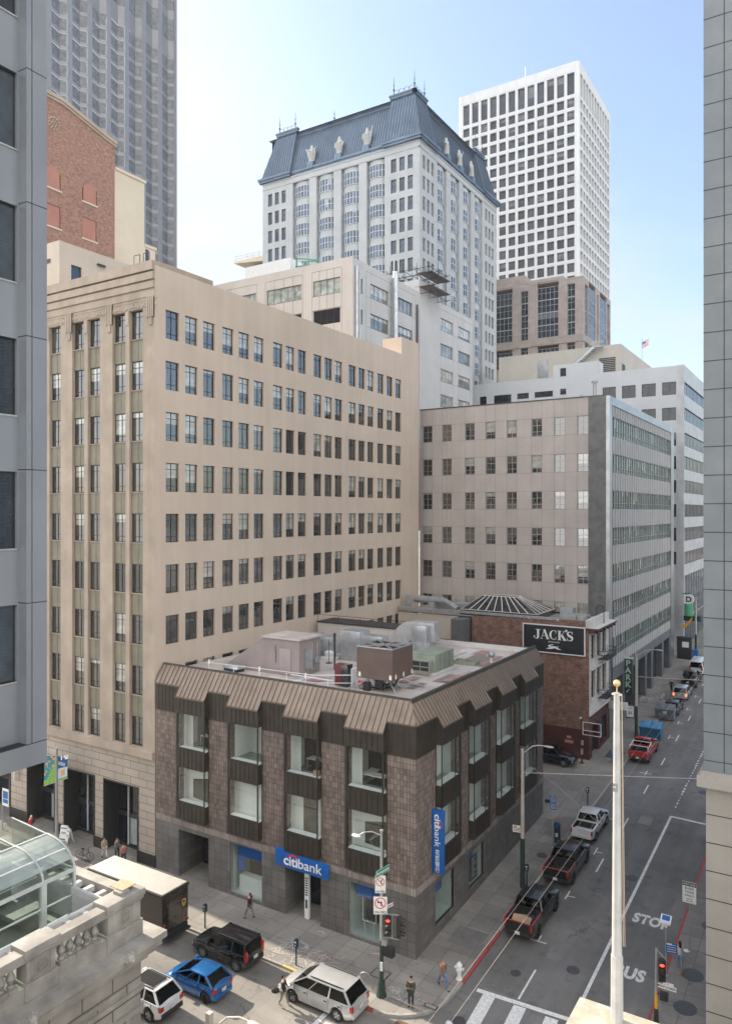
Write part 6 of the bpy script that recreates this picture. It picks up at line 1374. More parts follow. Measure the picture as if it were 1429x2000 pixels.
WT = dict(FT, L_=5.4, W_=1.9, top=[(0, 1.18), (1.6, 1.2), (3.5, 1.2), (4.0, 1.14), (5.1, 1.02), (5.3, .9), (5.4, .75)], cab=(1.75, 1.98, 3.1, 3.95), roofz=1.76, belt=1.2, wr=.39, axr=1.05, axf=4.35, gc=.38, bed=(.12, 1.6, .7), rim=None, lower=whitec)
drive(61.7, -17.85, name='pickup_truck', label='white pickup with an empty dark bed parked by the driveway', cat='pickup truck', body=whitec, **WT)
RT = dict(FT, L_=5.8, cab=(2.3, 2.5, 3.2, 4.25), lower=trim, rim=None, bed=(.14, 2.1, .8)); rp = drive(81.5, -17.75, name='pickup_truck', label='red pickup with a white ladder rack parked beside the blue dumpster', cat='pickup truck', body=redc, **RT)
q = MB()
for x in (.6, 2.15):
    q.bar((x, -.95, 1.75), (x, .95, 1.75), .06)
    for s in (-1, 1): q.bar((x, s*.9, 1.3), (x, s*.9, 1.78), .05)
for s in (-.9, .9): q.bar((.5, s, 1.5), (2.2, s, 1.75), .05)
q.build('ladder_rack', whitep, rp)
SED = dict(L_=4.8, W_=1.83, top=[(0, .88), (.15, .98), (.8, 1.02), (3.3, .98), (4.3, .86), (4.7, .68), (4.8, .5)], cab=(.55, 1.35, 2.6, 3.55), roofz=1.42, belt=.98, wr=.33, axr=.95, axf=3.75, gc=.2)
drive(99.7, -17.85, name='sedan', label='dark grey sedan parked between the graffitied dumpster and the silver hatchback', cat='car', body=darkg, **SED)
SUV = dict(L_=4.55, W_=1.84, top=[(0, .95), (.12, 1.02), (3.2, 1.04), (4.1, .96), (4.45, .78), (4.55, .6)], cab=(.15, .5, 2.5, 3.35), roofz=1.62, belt=1.03, wr=.35, axr=.85, axf=3.6, gc=.24, wag=True)
drive(107.0, -17.95, name='crossover', label='silver crossover with its brake lights lit beside the yellow kerb', cat='car', body=silver, lit=True, **SUV)
drive(113.6, -18.0, name='suv', label='black pickup shaped truck with covered bed in front of the white van', cat='pickup truck', body=blackc, **dict(FT, bed=None, bars=2, lower=trim, L_=5.6))
drive(121.4, -18.1, name='van', label='white passenger van parked ahead of the covered black truck', cat='van', body=whitec, **dict(L_=5.6, W_=2.0, top=[(0, 1.15), (.05, 1.2), (4.4, 1.2), (5.2, 1.08), (5.5, .9), (5.6, .7)], cab=(.06, .2, 4.1, 4.7), roofz=2.05, belt=1.2, wr=.38, axr=1.1, axf=4.5, gc=.3, wag=2))
# cars on the sunlit street, heading west (-x)
west = R(180); SG = 'vehicles on the sunlit cross street'
vehicle('suv', 'boxy black four wheel drive parked behind the delivery truck', 'car', (-30.35, 35.75, .005), west, 4.5, 1.83, blackc, [(0, 1.0), (.1, 1.08), (3.1, 1.1), (3.35, 1.12), (4.2, 1.04), (4.4, .9), (4.5, .7)], (.06, .22, 2.65, 3.15), 1.72, 1.1, .37, .78, 3.55, gc=.3, wag=2, rails=True, group=SG, rim=6, lower=trim)
vehicle('minivan', 'silver minivan parked at the corner beside the signal pole', 'minivan', (-22.45, 35.35, .005), west, 5.1, 1.95, paint('light_silver_paint', (.47, .47, .465), .3, .35), [(0, 1.0), (.1, 1.05), (3.5, 1.05), (4.0, 1.0), (4.75, .82), (5.0, .66), (5.1, .5)], (.08, .55, 3.1, 4.15), 1.68, 1.06, .34, .95, 4.0, gc=.22, wag=True, rails=True, group=SG, crown=.07)
vehicle('hatchback', 'bright blue hatchback driving on the sunlit street', 'car', (-29.95, 32.5, .005), west, 4.0, 1.7, bluec, [(0, .92), (.1, 1.0), (.8, .98), (2.9, .92), (3.5, .80), (3.9, .62), (4.0, .45)], (.1, .75, 2.0, 3.15), 1.42, .97, .31, .62, 3.2, gc=.17, group=SG, crown=.07, lower=bluec, rim='dark')
vehicle('crossover', 'white crossover with black glass roof beside the marble bank hall', 'car', (-31.25, 29.8, .005), west, 4.6, 1.87, whitec, [(0, .98), (.1, 1.06), (3.2, 1.02), (4.1, .95), (4.45, .8), (4.6, .6)], (.12, .65, 2.55, 3.45), 1.62, 1.05, .37, .85, 3.65, gc=.25, glassroof=True, rails=True, group=SG, lower=trim)
vehicle('suv', 'dark navy off road suv parked in the lot beside the maroon wall', 'car', (-27.9, 77.6, gz(77.6)+.16), 0, 4.8, 1.9, navy, [(0, 1.1), (.1, 1.16), (3.3, 1.16), (4.4, 1.08), (4.65, .9), (4.8, .7)], (.1, .3, 2.7, 3.4), 1.8, 1.16, .4, .9, 3.85, gc=.34, wag=2, lower=trim, rails=True)
# contents of the first pickup's bed
cardb = M('cardboard', (.38, .25, .16), (.48, .34, .23), 4, .9); bagm = M('black_plastic_bag', (.012, .012, .014), (.03, .03, .03), 6, .35)
o = empty('cardboard_stack', (-17.9, 47.25, gz(47.3)+.86), R(20), 'flattened tan cardboard boxes leaning in the bed of the nearest pickup', 'cardboard')
q = MB()
for i in range(9):
    a = -.45+.1*i; q.mesh([(a, -.35+.05*i, 0), (a+.03, -.35+.05*i, 0), (a+.28, .1+.03*i, .55-.02*i), (a+.25, .1+.03*i, .55-.02*i), (a+.35, -.6, 0), (a+.38, -.6, 0), (a+.6, -.2, .45), (a+.57, -.2, .45)], [(0, 1, 2, 3), (4, 5, 6, 7), (0, 1, 5, 4), (1, 2, 6, 5), (2, 3, 7, 6), (3, 0, 4, 7)])
q.build('cardboard_sheets', cardb, o)
q = MB(); q.lathe([(.05, 0), (.36, .05), (.42, .2), (.36, .34), (.2, .42), (.07, .47), (.1, .56)], n=12)
q.v = [(x*(1+.12*math.sin(5*x+7*y)), y*(1+.12*math.cos(6*y+z*9)), z) for x, y, z in q.v]; o = q.build('rubbish_bag', bagm, None, smooth=True, loc=(-17.15, 47.75, gz(47.7)+.86)); tag(o, 'tied black plastic rubbish bag in the bed of the nearest pickup', 'bag')
# delivery truck
o = empty('delivery_truck', (-36.85, 35.45, .0), R(180), 'dark brown parcel delivery truck with sunlit white roof', 'truck')
brown = M('dark_brown_truck_paint', (.020, .013, .010), (.028, .019, .014), 1, .22, coat=.8); roofw = M('white_truck_roof', (.40, .375, .335), (.46, .435, .395), 1.2, .6, streak=.04)
q = MB(); q.box(0, 7.3, -1.15, 1.15, .75, 3.25); q.build('cargo_body', brown, o, bevel=.05)
q = MB(); q.box(.06, 7.24, -1.1, 1.1, 3.25, 3.36); q.build('roof', roofw, o, bevel=.04)
q = MB(); q.box(0, 7.3, 1.12, 1.2, 3.18, 3.3); q.box(0, 7.3, -1.2, -1.12, 3.18, 3.3); q.box(-.04, .02, -1.18, 1.18, 3.15, 3.28); q.box(0, 7.3, -1.19, -1.15, .8, .95); q.box(0, 7.3, 1.15, 1.19, .8, .95); q.box(.3, 7, 1.15, 1.17, 1.25, 1.3); q.box(.3, 7, -1.17, -1.15, 1.25, 1.3); q.build('roof_rail', trim, o)
q = MB(); q.box(7.3, 8.1, -1.05, 1.05, .7, 1.6); q.box(7.3, 7.6, -1.05, 1.05, 1.6, 2.6); q.build('cab', brown, o, bevel=.1)
q = MB(); q.box(-.35, 0, -1.05, 1.05, .42, .52); q.box(-.05, .1, -1.05, 1.05, .5, .75); q.build('rear_step', trim, o)
q = MB(); q.box(-.02, 0, -.62, .62, .85, 2.75); 
for y in (-.62, .6): q.box(-.035, -.021, y, y+.02, .85, 2.75)
q.box(-.035, -.021, -.62, .62, 2.73, 2.75); q.box(-.035, -.021, -.62, .62, .85, .87); q.box(-.06, -.036, -.1, .1, 1.5, 1.54); q.build('rear_door', brown, o)
for s in (-1, 1):
    q = MB()
    for z in (.9, 1.12, 1.34): q.ball((-.02, s*1.0, z), .065, 8)
    q.build('tail_light', tlamp, o)
q = MB(); q.box(-.03, -.003, .78, .98, .85, 1.02); q.build('number_plate', platem, o)
for ax in (1.6, 6.7):
    for s in (-1, 1): q = MB(); q.cyl((ax, s*.85, .42), (ax, s*1.13, .42), .42, 18); w_ = q.build('wheel', tyre, o); q = MB(); q.cyl((ax, s*1.13, .42), (ax, s*1.14, .42), .22, 12); q.build('rim', darkrim, w_)
goldp = M('gold_emblem', (.52, .30, .06), (.60, .37, .1), 4, .4)
def shield(mb, P_): # emblem outline
    pts = [(-.17, .2), (0, .25), (.17, .2), (.17, -.05), (.1, -.19), (0, -.27), (-.1, -.19), (-.17, -.05)]; mb.poly([P_(a, z) for a, z in pts])
q = MB(); shield(q, lambda a, z: (-.038, -.72+.0+a*1.0, 2.15+z*1.0)); q.build('shield_emblem', goldp, o)
q = MB(); q.poly([(-.041, -.72+a, 2.15+z) for a, z in ((-.12, .12), (.12, .16), (.12, -.04), (.0, -.2), (-.12, -.04))]); q.build('emblem_field', brown, o)
lettering('truck_lettering', 'ups', .19, goldp, o, (-.046, -.72, 2.12), (R(90), 0, R(-90)), .006, .003)
lettering('truck_lettering', 'Worldwide Services', .13, M('faded_gold', (.22, .12, .04)), o, (-.024, .22, 2.45), (R(90), 0, R(-90)), 0, .002)
lettering('truck_lettering', 'Worldwide Services', .3, M('faded_gold_side', (.16, .09, .03)), o, (2.2, 1.156, 1.75), (R(90), 0, R(180)), 0, .002)
# dumpsters and bins
def dumpster(loc, L_, W_, H_, mat, lab, lid):
    o = empty('dumpster', loc, 0, lab, 'dumpster'); o.rotation_euler = (PIT, 0, 0)
    q = MB(); q.mesh([(-L_/2, -W_/2+.25, .15), (L_/2, -W_/2+.25, .15), (L_/2, W_/2, .15), (-L_/2, W_/2, .15), (-L_/2-.05, -W_/2, H_*.8), (L_/2+.05, -W_/2, H_*.8), (L_/2+.05, W_/2, H_), (-L_/2-.05, W_/2, H_)], [(3, 2, 1, 0), (4, 5, 6, 7), (0, 1, 5, 4), (1, 2, 6, 5), (2, 3, 7, 6), (3, 0, 4, 7)])
    for k in range(4): x = -L_/2+.25+k*(L_-.5)/3; q.mesh([(x-.05, -W_/2+.18, .3), (x+.05, -W_/2+.18, .3), (x+.05, -W_/2-.03, H_*.78), (x-.05, -W_/2-.03, H_*.78), (x-.05, -W_/2+.3, .3), (x+.05, -W_/2+.3, .3), (x+.05, -W_/2+.1, H_*.78), (x-.05, -W_/2+.1, H_*.78)], [(0, 1, 2, 3), (4, 7, 6, 5), (0, 3, 7, 4), (1, 5, 6, 2), (3, 2, 6, 7)])
    q.box(-L_/2-.12, L_/2+.12, -W_/2-.06, -W_/2+.04, H_*.78, H_*.85); q.build('bin_body', mat, o)
    q = MB()
    for s in (-1, 1): q.mesh([(s*.03, -W_/2-.05, H_*.83), (s*(L_/2+.06), -W_/2-.05, H_*.83), (s*(L_/2+.06), W_/2, H_*1.04), (s*.03, W_/2, H_*1.04), (s*L_/4, 0, H_*.93+.12)], [(0, 1, 4), (1, 2, 4), (2, 3, 4), (3, 0, 4)])
    q.build('lid', lid, o)
    for x in (-L_/2+.15, L_/2-.15):
        for y in (-W_/2+.35, W_/2-.12): q = MB(); q.cyl((x-.04, y, .09), (x+.04, y, .09), .09, 10); q.build('caster', tyre, o)
    return o
dg_ = M('grey_dumpster_paint', (.10, .12, .13), (.17, .19, .20), 2, .6, streak=.2); db = M('blue_dumpster_paint', (.02, .10, .20), (.04, .16, .30), 2, .5, streak=.15); dbl = M('blue_lid', (.05, .18, .34), (.08, .24, .42), 2, .5)
o = dumpster((-18.1, 98.1, gz(98.1)), 2.1, 1.4, 1.75, dg_, 'grey metal dumpster covered with white graffiti at the kerb', M('grey_lid', (.09, .11, .12), (.16, .18, .19), 3, .6))
q = MB(); rr = random.Random(9)
for k in range(22):
    x = -.6+rr.random()*1.2; z = .55+rr.random()*.6; x2 = x+rr.uniform(-.15, .15); z2 = z+rr.uniform(-.2, .2); yf = lambda zz: -.7+.25*(1-zz/1.4)-.045; q.bar((x, yf(z), z), (x2, yf(z2), z2), .03)
q.box(-.1, .3, -.78, -.765, .95, 1.25); q.build('graffiti', chalk, o)
dumpster((-18.2, 90.4, gz(90.4)), 2.2, 1.6, 1.7, db, 'blue metal dumpster parked ahead of the red pickup', dbl)
o = empty('wheelie_bin', (-19.9, 80.7, gz(80.7)+KH), R(15), 'light blue wheeled recycling bin on the pavement by the flagpole line', 'bin'); bb_ = M('bright_blue_plastic', (.02, .22, .42), (.03, .26, .48), 3, .5)
q = MB(); q.mesh([(-.24, -.26, .06), (.24, -.26, .06), (.24, .26, .06), (-.24, .26, .06), (-.3, -.34, 1.0), (.3, -.34, 1.0), (.3, .34, 1.0), (-.3, .34, 1.0)], [(3, 2, 1, 0), (4, 5, 6, 7), (0, 1, 5, 4), (1, 2, 6, 5), (2, 3, 7, 6), (3, 0, 4, 7)]); q.build('bin_body', bb_, o, bevel=.02)
q = MB(); q.box(-.33, .33, -.38, .4, 1.0, 1.07); q.box(-.28, .28, .38, .44, .95, 1.03); q.build('lid', bb_, o, bevel=.02)
for s in (-1, 1): q = MB(); q.cyl((s*.2, .33, .12), (s*.27, .33, .12), .12, 12); q.build('wheel', tyre, o)
# ================================================================ street furniture
dgreen = M('dark_green_pole_paint', (.012, .03, .022), (.02, .045, .034), 3, .5, streak=.1); galv = M('galvanised_pole', (.30, .32, .30), (.40, .42, .39), 2, .45, metal=.3, streak=.12); tanpole = M('tan_concrete_pole', (.40, .36, .32), (.48, .44, .39), 1.5, .7, streak=.1); signw = M('sign_white', (.70, .70, .68), (.76, .76, .74), 3, .5); signk = M('sign_black_print', (.02, .02, .02)); signr = M('sign_red', (.55, .03, .03), (.6, .04, .04)); signg = M('sign_green', (.01, .18, .12), (.014, .21, .14), 2, .4); signb = M('sign_blue', (.01, .10, .33), (.015, .13, .38), 2, .45); redlit = M('red_signal_lens', (.5, .01, .01), emit=((1, .04, .02), 2.6)); lensd = M('dark_lens', (.03, .035, .03), rough=.2); yelpole = M('yellow_pole_band', (.62, .33, .02), (.68, .38, .04), 4, .5)
X90 = R(90)
def ring(mb, F_, r, th, n=20):
    for i in range(n): a = 2*math.pi*i/n; b_ = 2*math.pi*(i+1)/n; mb.quad(F_(r*math.cos(a), r*math.sin(a)), F_(r*math.cos(b_), r*math.sin(b_)), F_((r-th)*math.cos(b_), (r-th)*math.sin(b_)), F_((r-th)*math.cos(a), (r-th)*math.sin(a)))
def signal(parent, x, y, z, rz, lit=None, h=1.15):
    """three-lens signal head facing local -y"""
    c, s = math.cos(rz), math.sin(rz); T = lambda a, b_, zz: (x+a*c-b_*s, y+a*s+b_*c, z+zz)
    q = MB(); v = [T(a, b_, zz) for zz in (-h/2, h/2) for b_ in (-.11, .13) for a in (-.18, .18)]; q.mesh(v, [(0, 2, 3, 1), (4, 5, 7, 6), (0, 1, 5, 4), (1, 3, 7, 5), (3, 2, 6, 7), (2, 0, 4, 6)])
    for zz in (-.37, 0, .37):
        pts = [(.155*math.cos(R(t)), .155*math.sin(R(t))) for t in range(-20, 201, 20)]
        for p, r_ in zip(pts[:-1], pts[1:]): q.quad(T(p[0], -.11, zz+p[1]), T(r_[0], -.11, zz+r_[1]), T(r_[0], -.36, zz+r_[1]*.93), T(p[0], -.36, zz+p[1]*.93))
    hd = q.build('signal_head', trim, parent)
    for i, zz in enumerate((.37, 0, -.37)):
        q = MB(); q.poly([T(.135*math.cos(R(t)), -.118, zz+.135*math.sin(R(t))) for t in range(0, 360, 24)]); q.build('lens', redlit if lit == i else lensd, hd)
    return hd
# corner signal pole in front of the bank
o = empty('signal_pole', (-22.35, 37.45, KH), 0, 'green signal pole with street name sign and lamp arm in front of the bank corner', 'signal pole')
q = MB(); q.cyl((0, 0, 0), (0, 0, .12), .32, 8, .3); q.cyl((0, 0, .12), (0, 0, .85), .26, 8, .2); q.cyl((0, 0, .85), (0, 0, 3.2), .13, 12, .11); q.build('pole_base', dgreen, o, smooth=True)
q = MB(); q.cyl((0, 0, 3.2), (0, 0, 9.45), .10, 12, .07); q.cyl((0, 0, 9.45), (0, 0, 9.55), .1, 10); q.build('pole_shaft', galv, o, smooth=True)
q = MB(); q.tube([(0, 0, 9.2), (-.5, -.2, 9.4), (-.95, -.35, 9.32), (-1.2, -.45, 9.15)], .035, 8); q.build('lamp_arm', galv, o)
q = MB(); q.v = []; q.ball((0, 0, 0), .2, 12, sz=.5); q.v = [(-1.4+x*1.5, -.5+y*.8, 9.08+z*.8) for x, y, z in q.v]; q.build('lamp_head', whitep, o, smooth=True)
sgn = MB(); sgn.box(-.015, .015, -.62, .62, -.19, .19); s_ = sgn.build('street_name_sign', signg, o, loc=(.14, -.1, 7.25)); s_.rotation_euler = (0, 0, R(-8))
q = MB()
for a in ((-.6, .6, .165, .18), (-.6, .6, -.18, -.165)): q.box(.016, .019, a[0], a[1], a[2], a[3])
for a in (-.61, .6): q.box(.016, .019, a, a+.012, -.18, .18)
q.build('sign_border', signw, s_); lettering('sign_letters', 'Sacramento', .27, signw, s_, (.018, 0, 0), (X90, 0, X90), .004, .002, .9)
def nosign(z, h, w_, txt, kind, name='regulatory_sign'):
    q = MB(); q.box(-w_/2, w_/2, -.02, 0, -h/2, h/2); s_ = q.build(name, signw, o, loc=(0, -.13, z-KH), bevel=.0); s_.rotation_euler = (0, 0, R(32)); r_ = w_*.42; cz = h*.14
    q = MB(); ring(q, lambda a, zz: (a, -.024, zz+cz), r_, r_*.16); q.quad((-r_*.72, -.0245, cz+r_*.6), (-r_*.6, -.0245, cz+r_*.72), (r_*.72, -.0245, cz-r_*.6), (r_*.6, -.0245, cz-r_*.72)); q.build('sign_ring', signr, s_)
    q = MB(); k = r_; q.quad((.1*k, -.022, cz-.55*k), (.3*k, -.022, cz-.55*k), (.3*k, -.022, cz+.25*k), (.1*k, -.022, cz+.25*k))
    if kind == 'L': q.quad((-.3*k, -.0225, cz+.05*k), (.3*k, -.0225, cz+.05*k), (.3*k, -.0225, cz+.25*k), (-.3*k, -.0225, cz+.25*k)); q.poly([(-.3*k, -.022, cz-.1*k), (-.3*k, -.022, cz+.4*k), (-.6*k, -.022, cz+.15*k)])
    else: q.quad((.1*k, -.0225, cz+.25*k), (.3*k, -.0225, cz+.2*k), (.45*k, -.0225, cz+.35*k), (.3*k, -.0225, cz+.5*k)); q.poly([(.3*k, -.022, cz+.65*k), (.6*k, -.022, cz+.55*k), (.5*k, -.022, cz+.2*k)])
    q.build('turn_arrow', signk, s_); lettering('sign_letters', txt, w_*.24, signk, s_, (0, -.023, -h/2+w_*.14), (X90, 0, 0), .003, .001)
nosign(6.62, 1.0, .6, 'ON RED', 'R'); nosign(5.4, 1.0, .78, 'ON RED', 'L')
q = MB(); q.box(-.012, .012, 0, .75, -.1, .1); s_ = q.build('street_name_sign', signw, o, loc=(.1, .1, 5.0)); lettering('sign_letters', 'SACRAMENTO', .13, signk, s_, (.014, .38, 0), (X90, 0, X90), .002, .001); s_.rotation_euler = (0, 0, R(-15))
q = MB(); q.bar((0, 0, 4.72), (1.0, .25, 4.8), .05); q.bar((0, 0, 3.4), (1.0, .25, 3.4), .04); q.bar((.62, .15, 3.4), (.62, .15, 4.8), .1, .05); q.build('signal_bracket', galv, o)
signal(o, .42, .02, 4.15, R(28), 0); signal(o, 1.05, .2, 4.15, R(108))
q = MB(); q.box(.1, .75, -.05, .3, 2.35, 2.9); q.box(.12, .5, -.1, 0, 2.9, 3.0); q.build('pedestrian_signal', trim, o, bevel=.02); q = MB(); q.box(.02, .35, -.1, .1, 2.95, 3.3); q.build('controller_bracket', galv, o)
q = MB(); q.box(-.02, .14, -.15, -.08, 1.5, 2.0); q.build('push_button_plate', signw, o)
# right signal pole
o = empty('signal_pole', (-8.4, 43.0, gz(43)+KH), 0, 'signal pole with yellow band and white street name plate on the right pavement', 'signal pole')
q = MB(); q.cyl((0, 0, 0), (0, 0, .95), .15, 10, .1); q.build('pole_base', trim, o, smooth=True); q = MB(); q.cyl((0, 0, .95), (0, 0, 1.75), .095, 10, .09); q.build('yellow_band', yelpole, o); q = MB(); q.cyl((0, 0, 1.75), (0, 0, 4.2), .085, 10, .05); q.bar((0, 0, 4.15), (.55, -.1, 3.75), .04); q.build('pole_shaft', galv, o)
signal(o, .32, -.1, 3.15, R(10), 0)
q = MB(); q.box(0, .95, -.015, .015, -.11, .11); s_ = q.build('street_name_sign', signw, o, loc=(.1, -.1, 2.3)); lettering('sign_letters', 'MONTGOMERY', .17, signk, s_, (.48, -.02, 0), (X90, 0, 0), .003, .002, .84)
q = MB(); q.box(.25, .8, -.015, .015, -.06, .06); s_ = q.build('block_number_plate', signw, o, loc=(.1, -.1, 2.5)); lettering('sign_letters', '500', .08, signk, s_, (.5, -.02, 0), (X90, 0, 0), 0, .002)
q = MB(); q.box(.2, .62, -.18, .08, 1.55, 1.95); q.build('pedestrian_signal', trim, o, bevel=.015); q = MB(); q.box(.25, .57, -.19, -.181, 1.6, 1.9); q.box(.0, .25, -.05, .05, 1.75, 1.8); q.build('signal_face', black, o)
# sign poles
def pole(name, x, y, h, lab, cat, r=.035, mat=None, base=KH):
    o = empty(name, (x, y, gz(y)+base), 0, lab, cat); q = MB(); q.cyl((0, 0, 0), (0, 0, h), r, 8); q.cyl((0, 0, 0), (0, 0, .04), r*3.2, 10); q.build('pole', mat or galv, o, smooth=True); return o
def panel_(o, x, z, w_, h, mat, y=-.05, rz=0, name='sign_plate', frame=None):
    q = MB(); q.box(-w_/2, w_/2, -.012, .012, -h/2, h/2); s_ = q.build(name, mat, o, loc=(x, y, z)); s_.rotation_euler = (0, 0, rz); return s_
o = pole('bus_lane_sign', -7.95, 50.8, 4.3, 'white and black bus and taxi lane sign on a pole with white foot', 'road sign')
s_ = panel_(o, 0, 3.65, .8, 1.3, signw); q = MB(); q.box(-.39, .39, -.016, -.013, .4, .63); q.build('black_band', signk, s_)
lettering('sign_letters', 'RIGHT LANE', .12, signw, s_, (0, -.018, .515), (X90, 0, 0), .004, .001)
for i, t in enumerate(('BUSES', 'TAXIS', 'ONLY')): lettering('sign_letters', t, .2, signk, s_, (0, -.014, .25-.22*i), (X90, 0, 0), .003, .001)
lettering('sign_letters', '7AM-7PM', .09, signk, s_, (0, -.014, -.4), (X90, 0, 0), .002, .001); lettering('sign_letters', 'MON-FRI', .09, signk, s_, (0, -.014, -.53), (X90, 0, 0), .002, .001)
q = MB(); q.cyl((-.15, -.1, 0), (-.15, -.1, .03), .2, 12); q.build('foot_plate', signw, o)
o = pole('transit_stop_pole', -8.75, 47.6, 3.1, 'transit stop pole topped by a solar lantern with blue timetable panel', 'bus stop', .045)
q = MB(); q.mesh([(-.3, -.2, 3.15), (.3, -.2, 3.15), (.3, .25, 3.4), (-.3, .25, 3.4), (-.3, -.2, 3.3), (.3, -.2, 3.3), (.3, .25, 3.5), (-.3, .25, 3.5)], [(3, 2, 1, 0), (4, 5, 6, 7), (0, 1, 5, 4), (1, 2, 6, 5), (2, 3, 7, 6), (3, 0, 4, 7)]); q.cyl((0, 0, 2.85), (0, 0, 3.2), .06, 8, .16); q.build('solar_lantern', whitep, o); q = MB(); q.quad((-.22, -.14, 3.345), (.22, -.14, 3.345), (.22, .19, 3.49), (-.22, .19, 3.49)); q.build('solar_panel', signb, o)
s_ = panel_(o, .32, 1.75, .62, .6, signb, rz=R(12)); q = MB()
for i in range(4): q.box(-.25, .25, -.016, -.013, -.22+.13*i, -.19+.13*i)
q.box(-.28, .02, -.017, -.013, .2, .27); q.build('timetable_lines', signw, s_)
o = pole('parking_sign_pole', -19.6, 59.7, 4.2, 'slim pole with two stacked blue parking signs by the parking meter', 'road sign')
for z in (3.85, 3.3): s_ = panel_(o, 0.05, z, .48, .48, signb); q = MB(); [q.box(-.2, .2, -.016, -.013, -.15+.1*i, -.12+.1*i) for i in range(4)]; q.build('sign_print', signw, s_)
q = MB(); q.box(-.6, -.25, -.1, .1, 3.5, 3.75); q.build('back_box', trim, o)
# parking meters
mtr = M('meter_blue', (.02, .035, .06), (.03, .05, .08), 4, .35, metal=.3)
def meter(x, y, lab):
    o = empty('parking_meter', (x, y, gz(y)+KH), 0, lab, 'parking meter', 'parking meters along the kerb'); q = MB(); q.cyl((0, 0, 0), (0, 0, 1.1), .05, 8); q.build('post', mtr, o); q = MB(); q.box(-.12, .12, -.1, .1, 1.1, 1.5); q.cyl((0, -.1, 1.5), (0, .1, 1.5), .12, 12); q.build('meter_head', mtr, o, bevel=.02); q = MB(); q.box(-.07, .07, -.108, -.101, 1.38, 1.5); q.box(-.04, .04, -.108, -.101, 1.2, 1.28); q.build('display', platem, o)
meter(-19.35, 53.1, 'small parking meter at the foot of the tall street lamp'); meter(-19.4, 69, 'parking meter with red top by the driveway'); meter(-28.3, 37.2, 'slim parking meter beside the chalk drawings'); meter(-36.0, 37.3, 'parking meter behind the delivery truck')
o = empty('pay_station', (-19.5, 60.6, gz(60.6)+KH), 0, 'dark blue pay station beside the blue parking signs', 'pay station'); q = MB(); q.box(-.2, .2, -.18, .18, 0, 1.35); q.cyl((0, -.18, 1.45), (0, .18, 1.45), .26, 14); q.build('cabinet', mtr, o, bevel=.04); q = MB(); q.box(-.1, .1, -.19, -.183, .55, .85); q.build('keypad', platem, o); q = MB(); q.cyl((0, -.2, 1.45), (0, -.181, 1.45), .13, 12); q.build('badge', signb, o)
# street lamps
def lamp(x, y, h, lab, arm=1.9, dz=.7, az=0, dark=True):
    o = empty('street_lamp', (x, y, gz(y)+KH), az, lab, 'street lamp', 'street lamps along the side street'); q = MB(); q.cyl((0, 0, 0), (0, 0, 3.6), .19, 12, .16); q.build('pole_base', dgreen, o, smooth=True)
    q = MB(); q.cyl((0, 0, 3.6), (0, 0, h), .16, 12, .11); q.cyl((0, 0, h), (0, 0, h+.08), .13, 12); q.build('pole_shaft', tanpole, o, smooth=True)
    q = MB(); q.tube([(0, 0, h-.25), (arm*.45, 0, h+dz*.75), (arm*.75, 0, h+dz), (arm, 0, h+dz)], .045, 8); q.build('lamp_arm', tanpole, o); q = MB(); q.ball((0, 0, 0), .15, 12, sz=.5); q.v = [(arm+.25+x_*2.6, y_, h+dz+z_) for x_, y_, z_ in q.v]; q.build('lamp_head', tanpole, o, smooth=True); return o
o = lamp(-19.55, 52.75, 10.0, 'tall tan street lamp in front of the bank with small white sign', 1.7, .55)
s_ = panel_(o, -.42, 4.2, .6, .5, signw, rz=R(10)); q = MB(); [q.box(-.24, .24, -.016, -.013, -.16+.1*i, -.12+.1*i) for i in range(3)]; q.build('sign_print', signk, s_); q = MB(); q.box(-.24, .0, -.017, -.013, .12, .2); q.build('red_print', signr, s_)
lamp(-19.6, 89.3, 9.5, 'tall tan street lamp beside the parking garage sign', 2.3, .7); lamp(-20.0, 134, 9.6, 'farthest tan street lamp near the marble building', 2.2, .6)
o = lamp(-23.2, 24.3, 5.5, 'pale street lamp arm at the bottom edge beside the marble bank hall', 2.3, 1.0, 0); o['group'] = 'street lamp south side'; del o['group']
q = MB(); q.tube([(0, 0, 5.3), (.6, 0, 5.6), (1.3, 0, 5.8), (1.6, 0, 5.5), (1.3, 0, 5.2), (1, 0, 5.4)], .03, 6); q.build('scroll_bracket', dkframe, o)
q = MB(); q.box(-.12, .12, -.12, .12, 5.4, 6.1); q.build('pole_cap', tanpole, o)
# overhead wires
wire = M('wire', (.42, .38, .34), rough=.6)
def cable(name, pts, r, lab):
    q = MB(); q.tube(pts, r, 5); o = q.build(name, wire, None); tag(o, lab, 'wire'); return o
def sag(p, q, d, n=14): return [tuple(Vector(p).lerp(Vector(q), i/n)-Vector((0, 0, 4*d*(i/n)*(1-i/n)))) for i in range(n+1)]
cable('span_wire', sag((-19.5, 52.75, 9.05), (-5.9, 53.6, 10.8), -.0), .03, 'pale cable crossing the side street from the nearest tall lamp')
cable('span_wire', sag((-19.6, 89.3, 9.3), (-5.9, 90.5, 10.0), .1), .035, 'pale cable crossing the side street beside the parking sign')
cable('trolley_wire', sag((-14.4, 15, 6.5), (-14.4, 110, 9.6), .0, 24), .009, 'left thin trolley wire running along the side street')
cable('trolley_wire', sag((-13.6, 15, 6.5), (-13.6, 110, 9.6), .0, 24), .009, 'right thin trolley wire running along the side street')
cable('guy_wire', [(-19.5, 52.75, 9.9), (-17, 52.75, 8.6), (-14.0, 52.9, 6.4)], .01, 'thin guy wire sloping down from the nearest tall lamp')
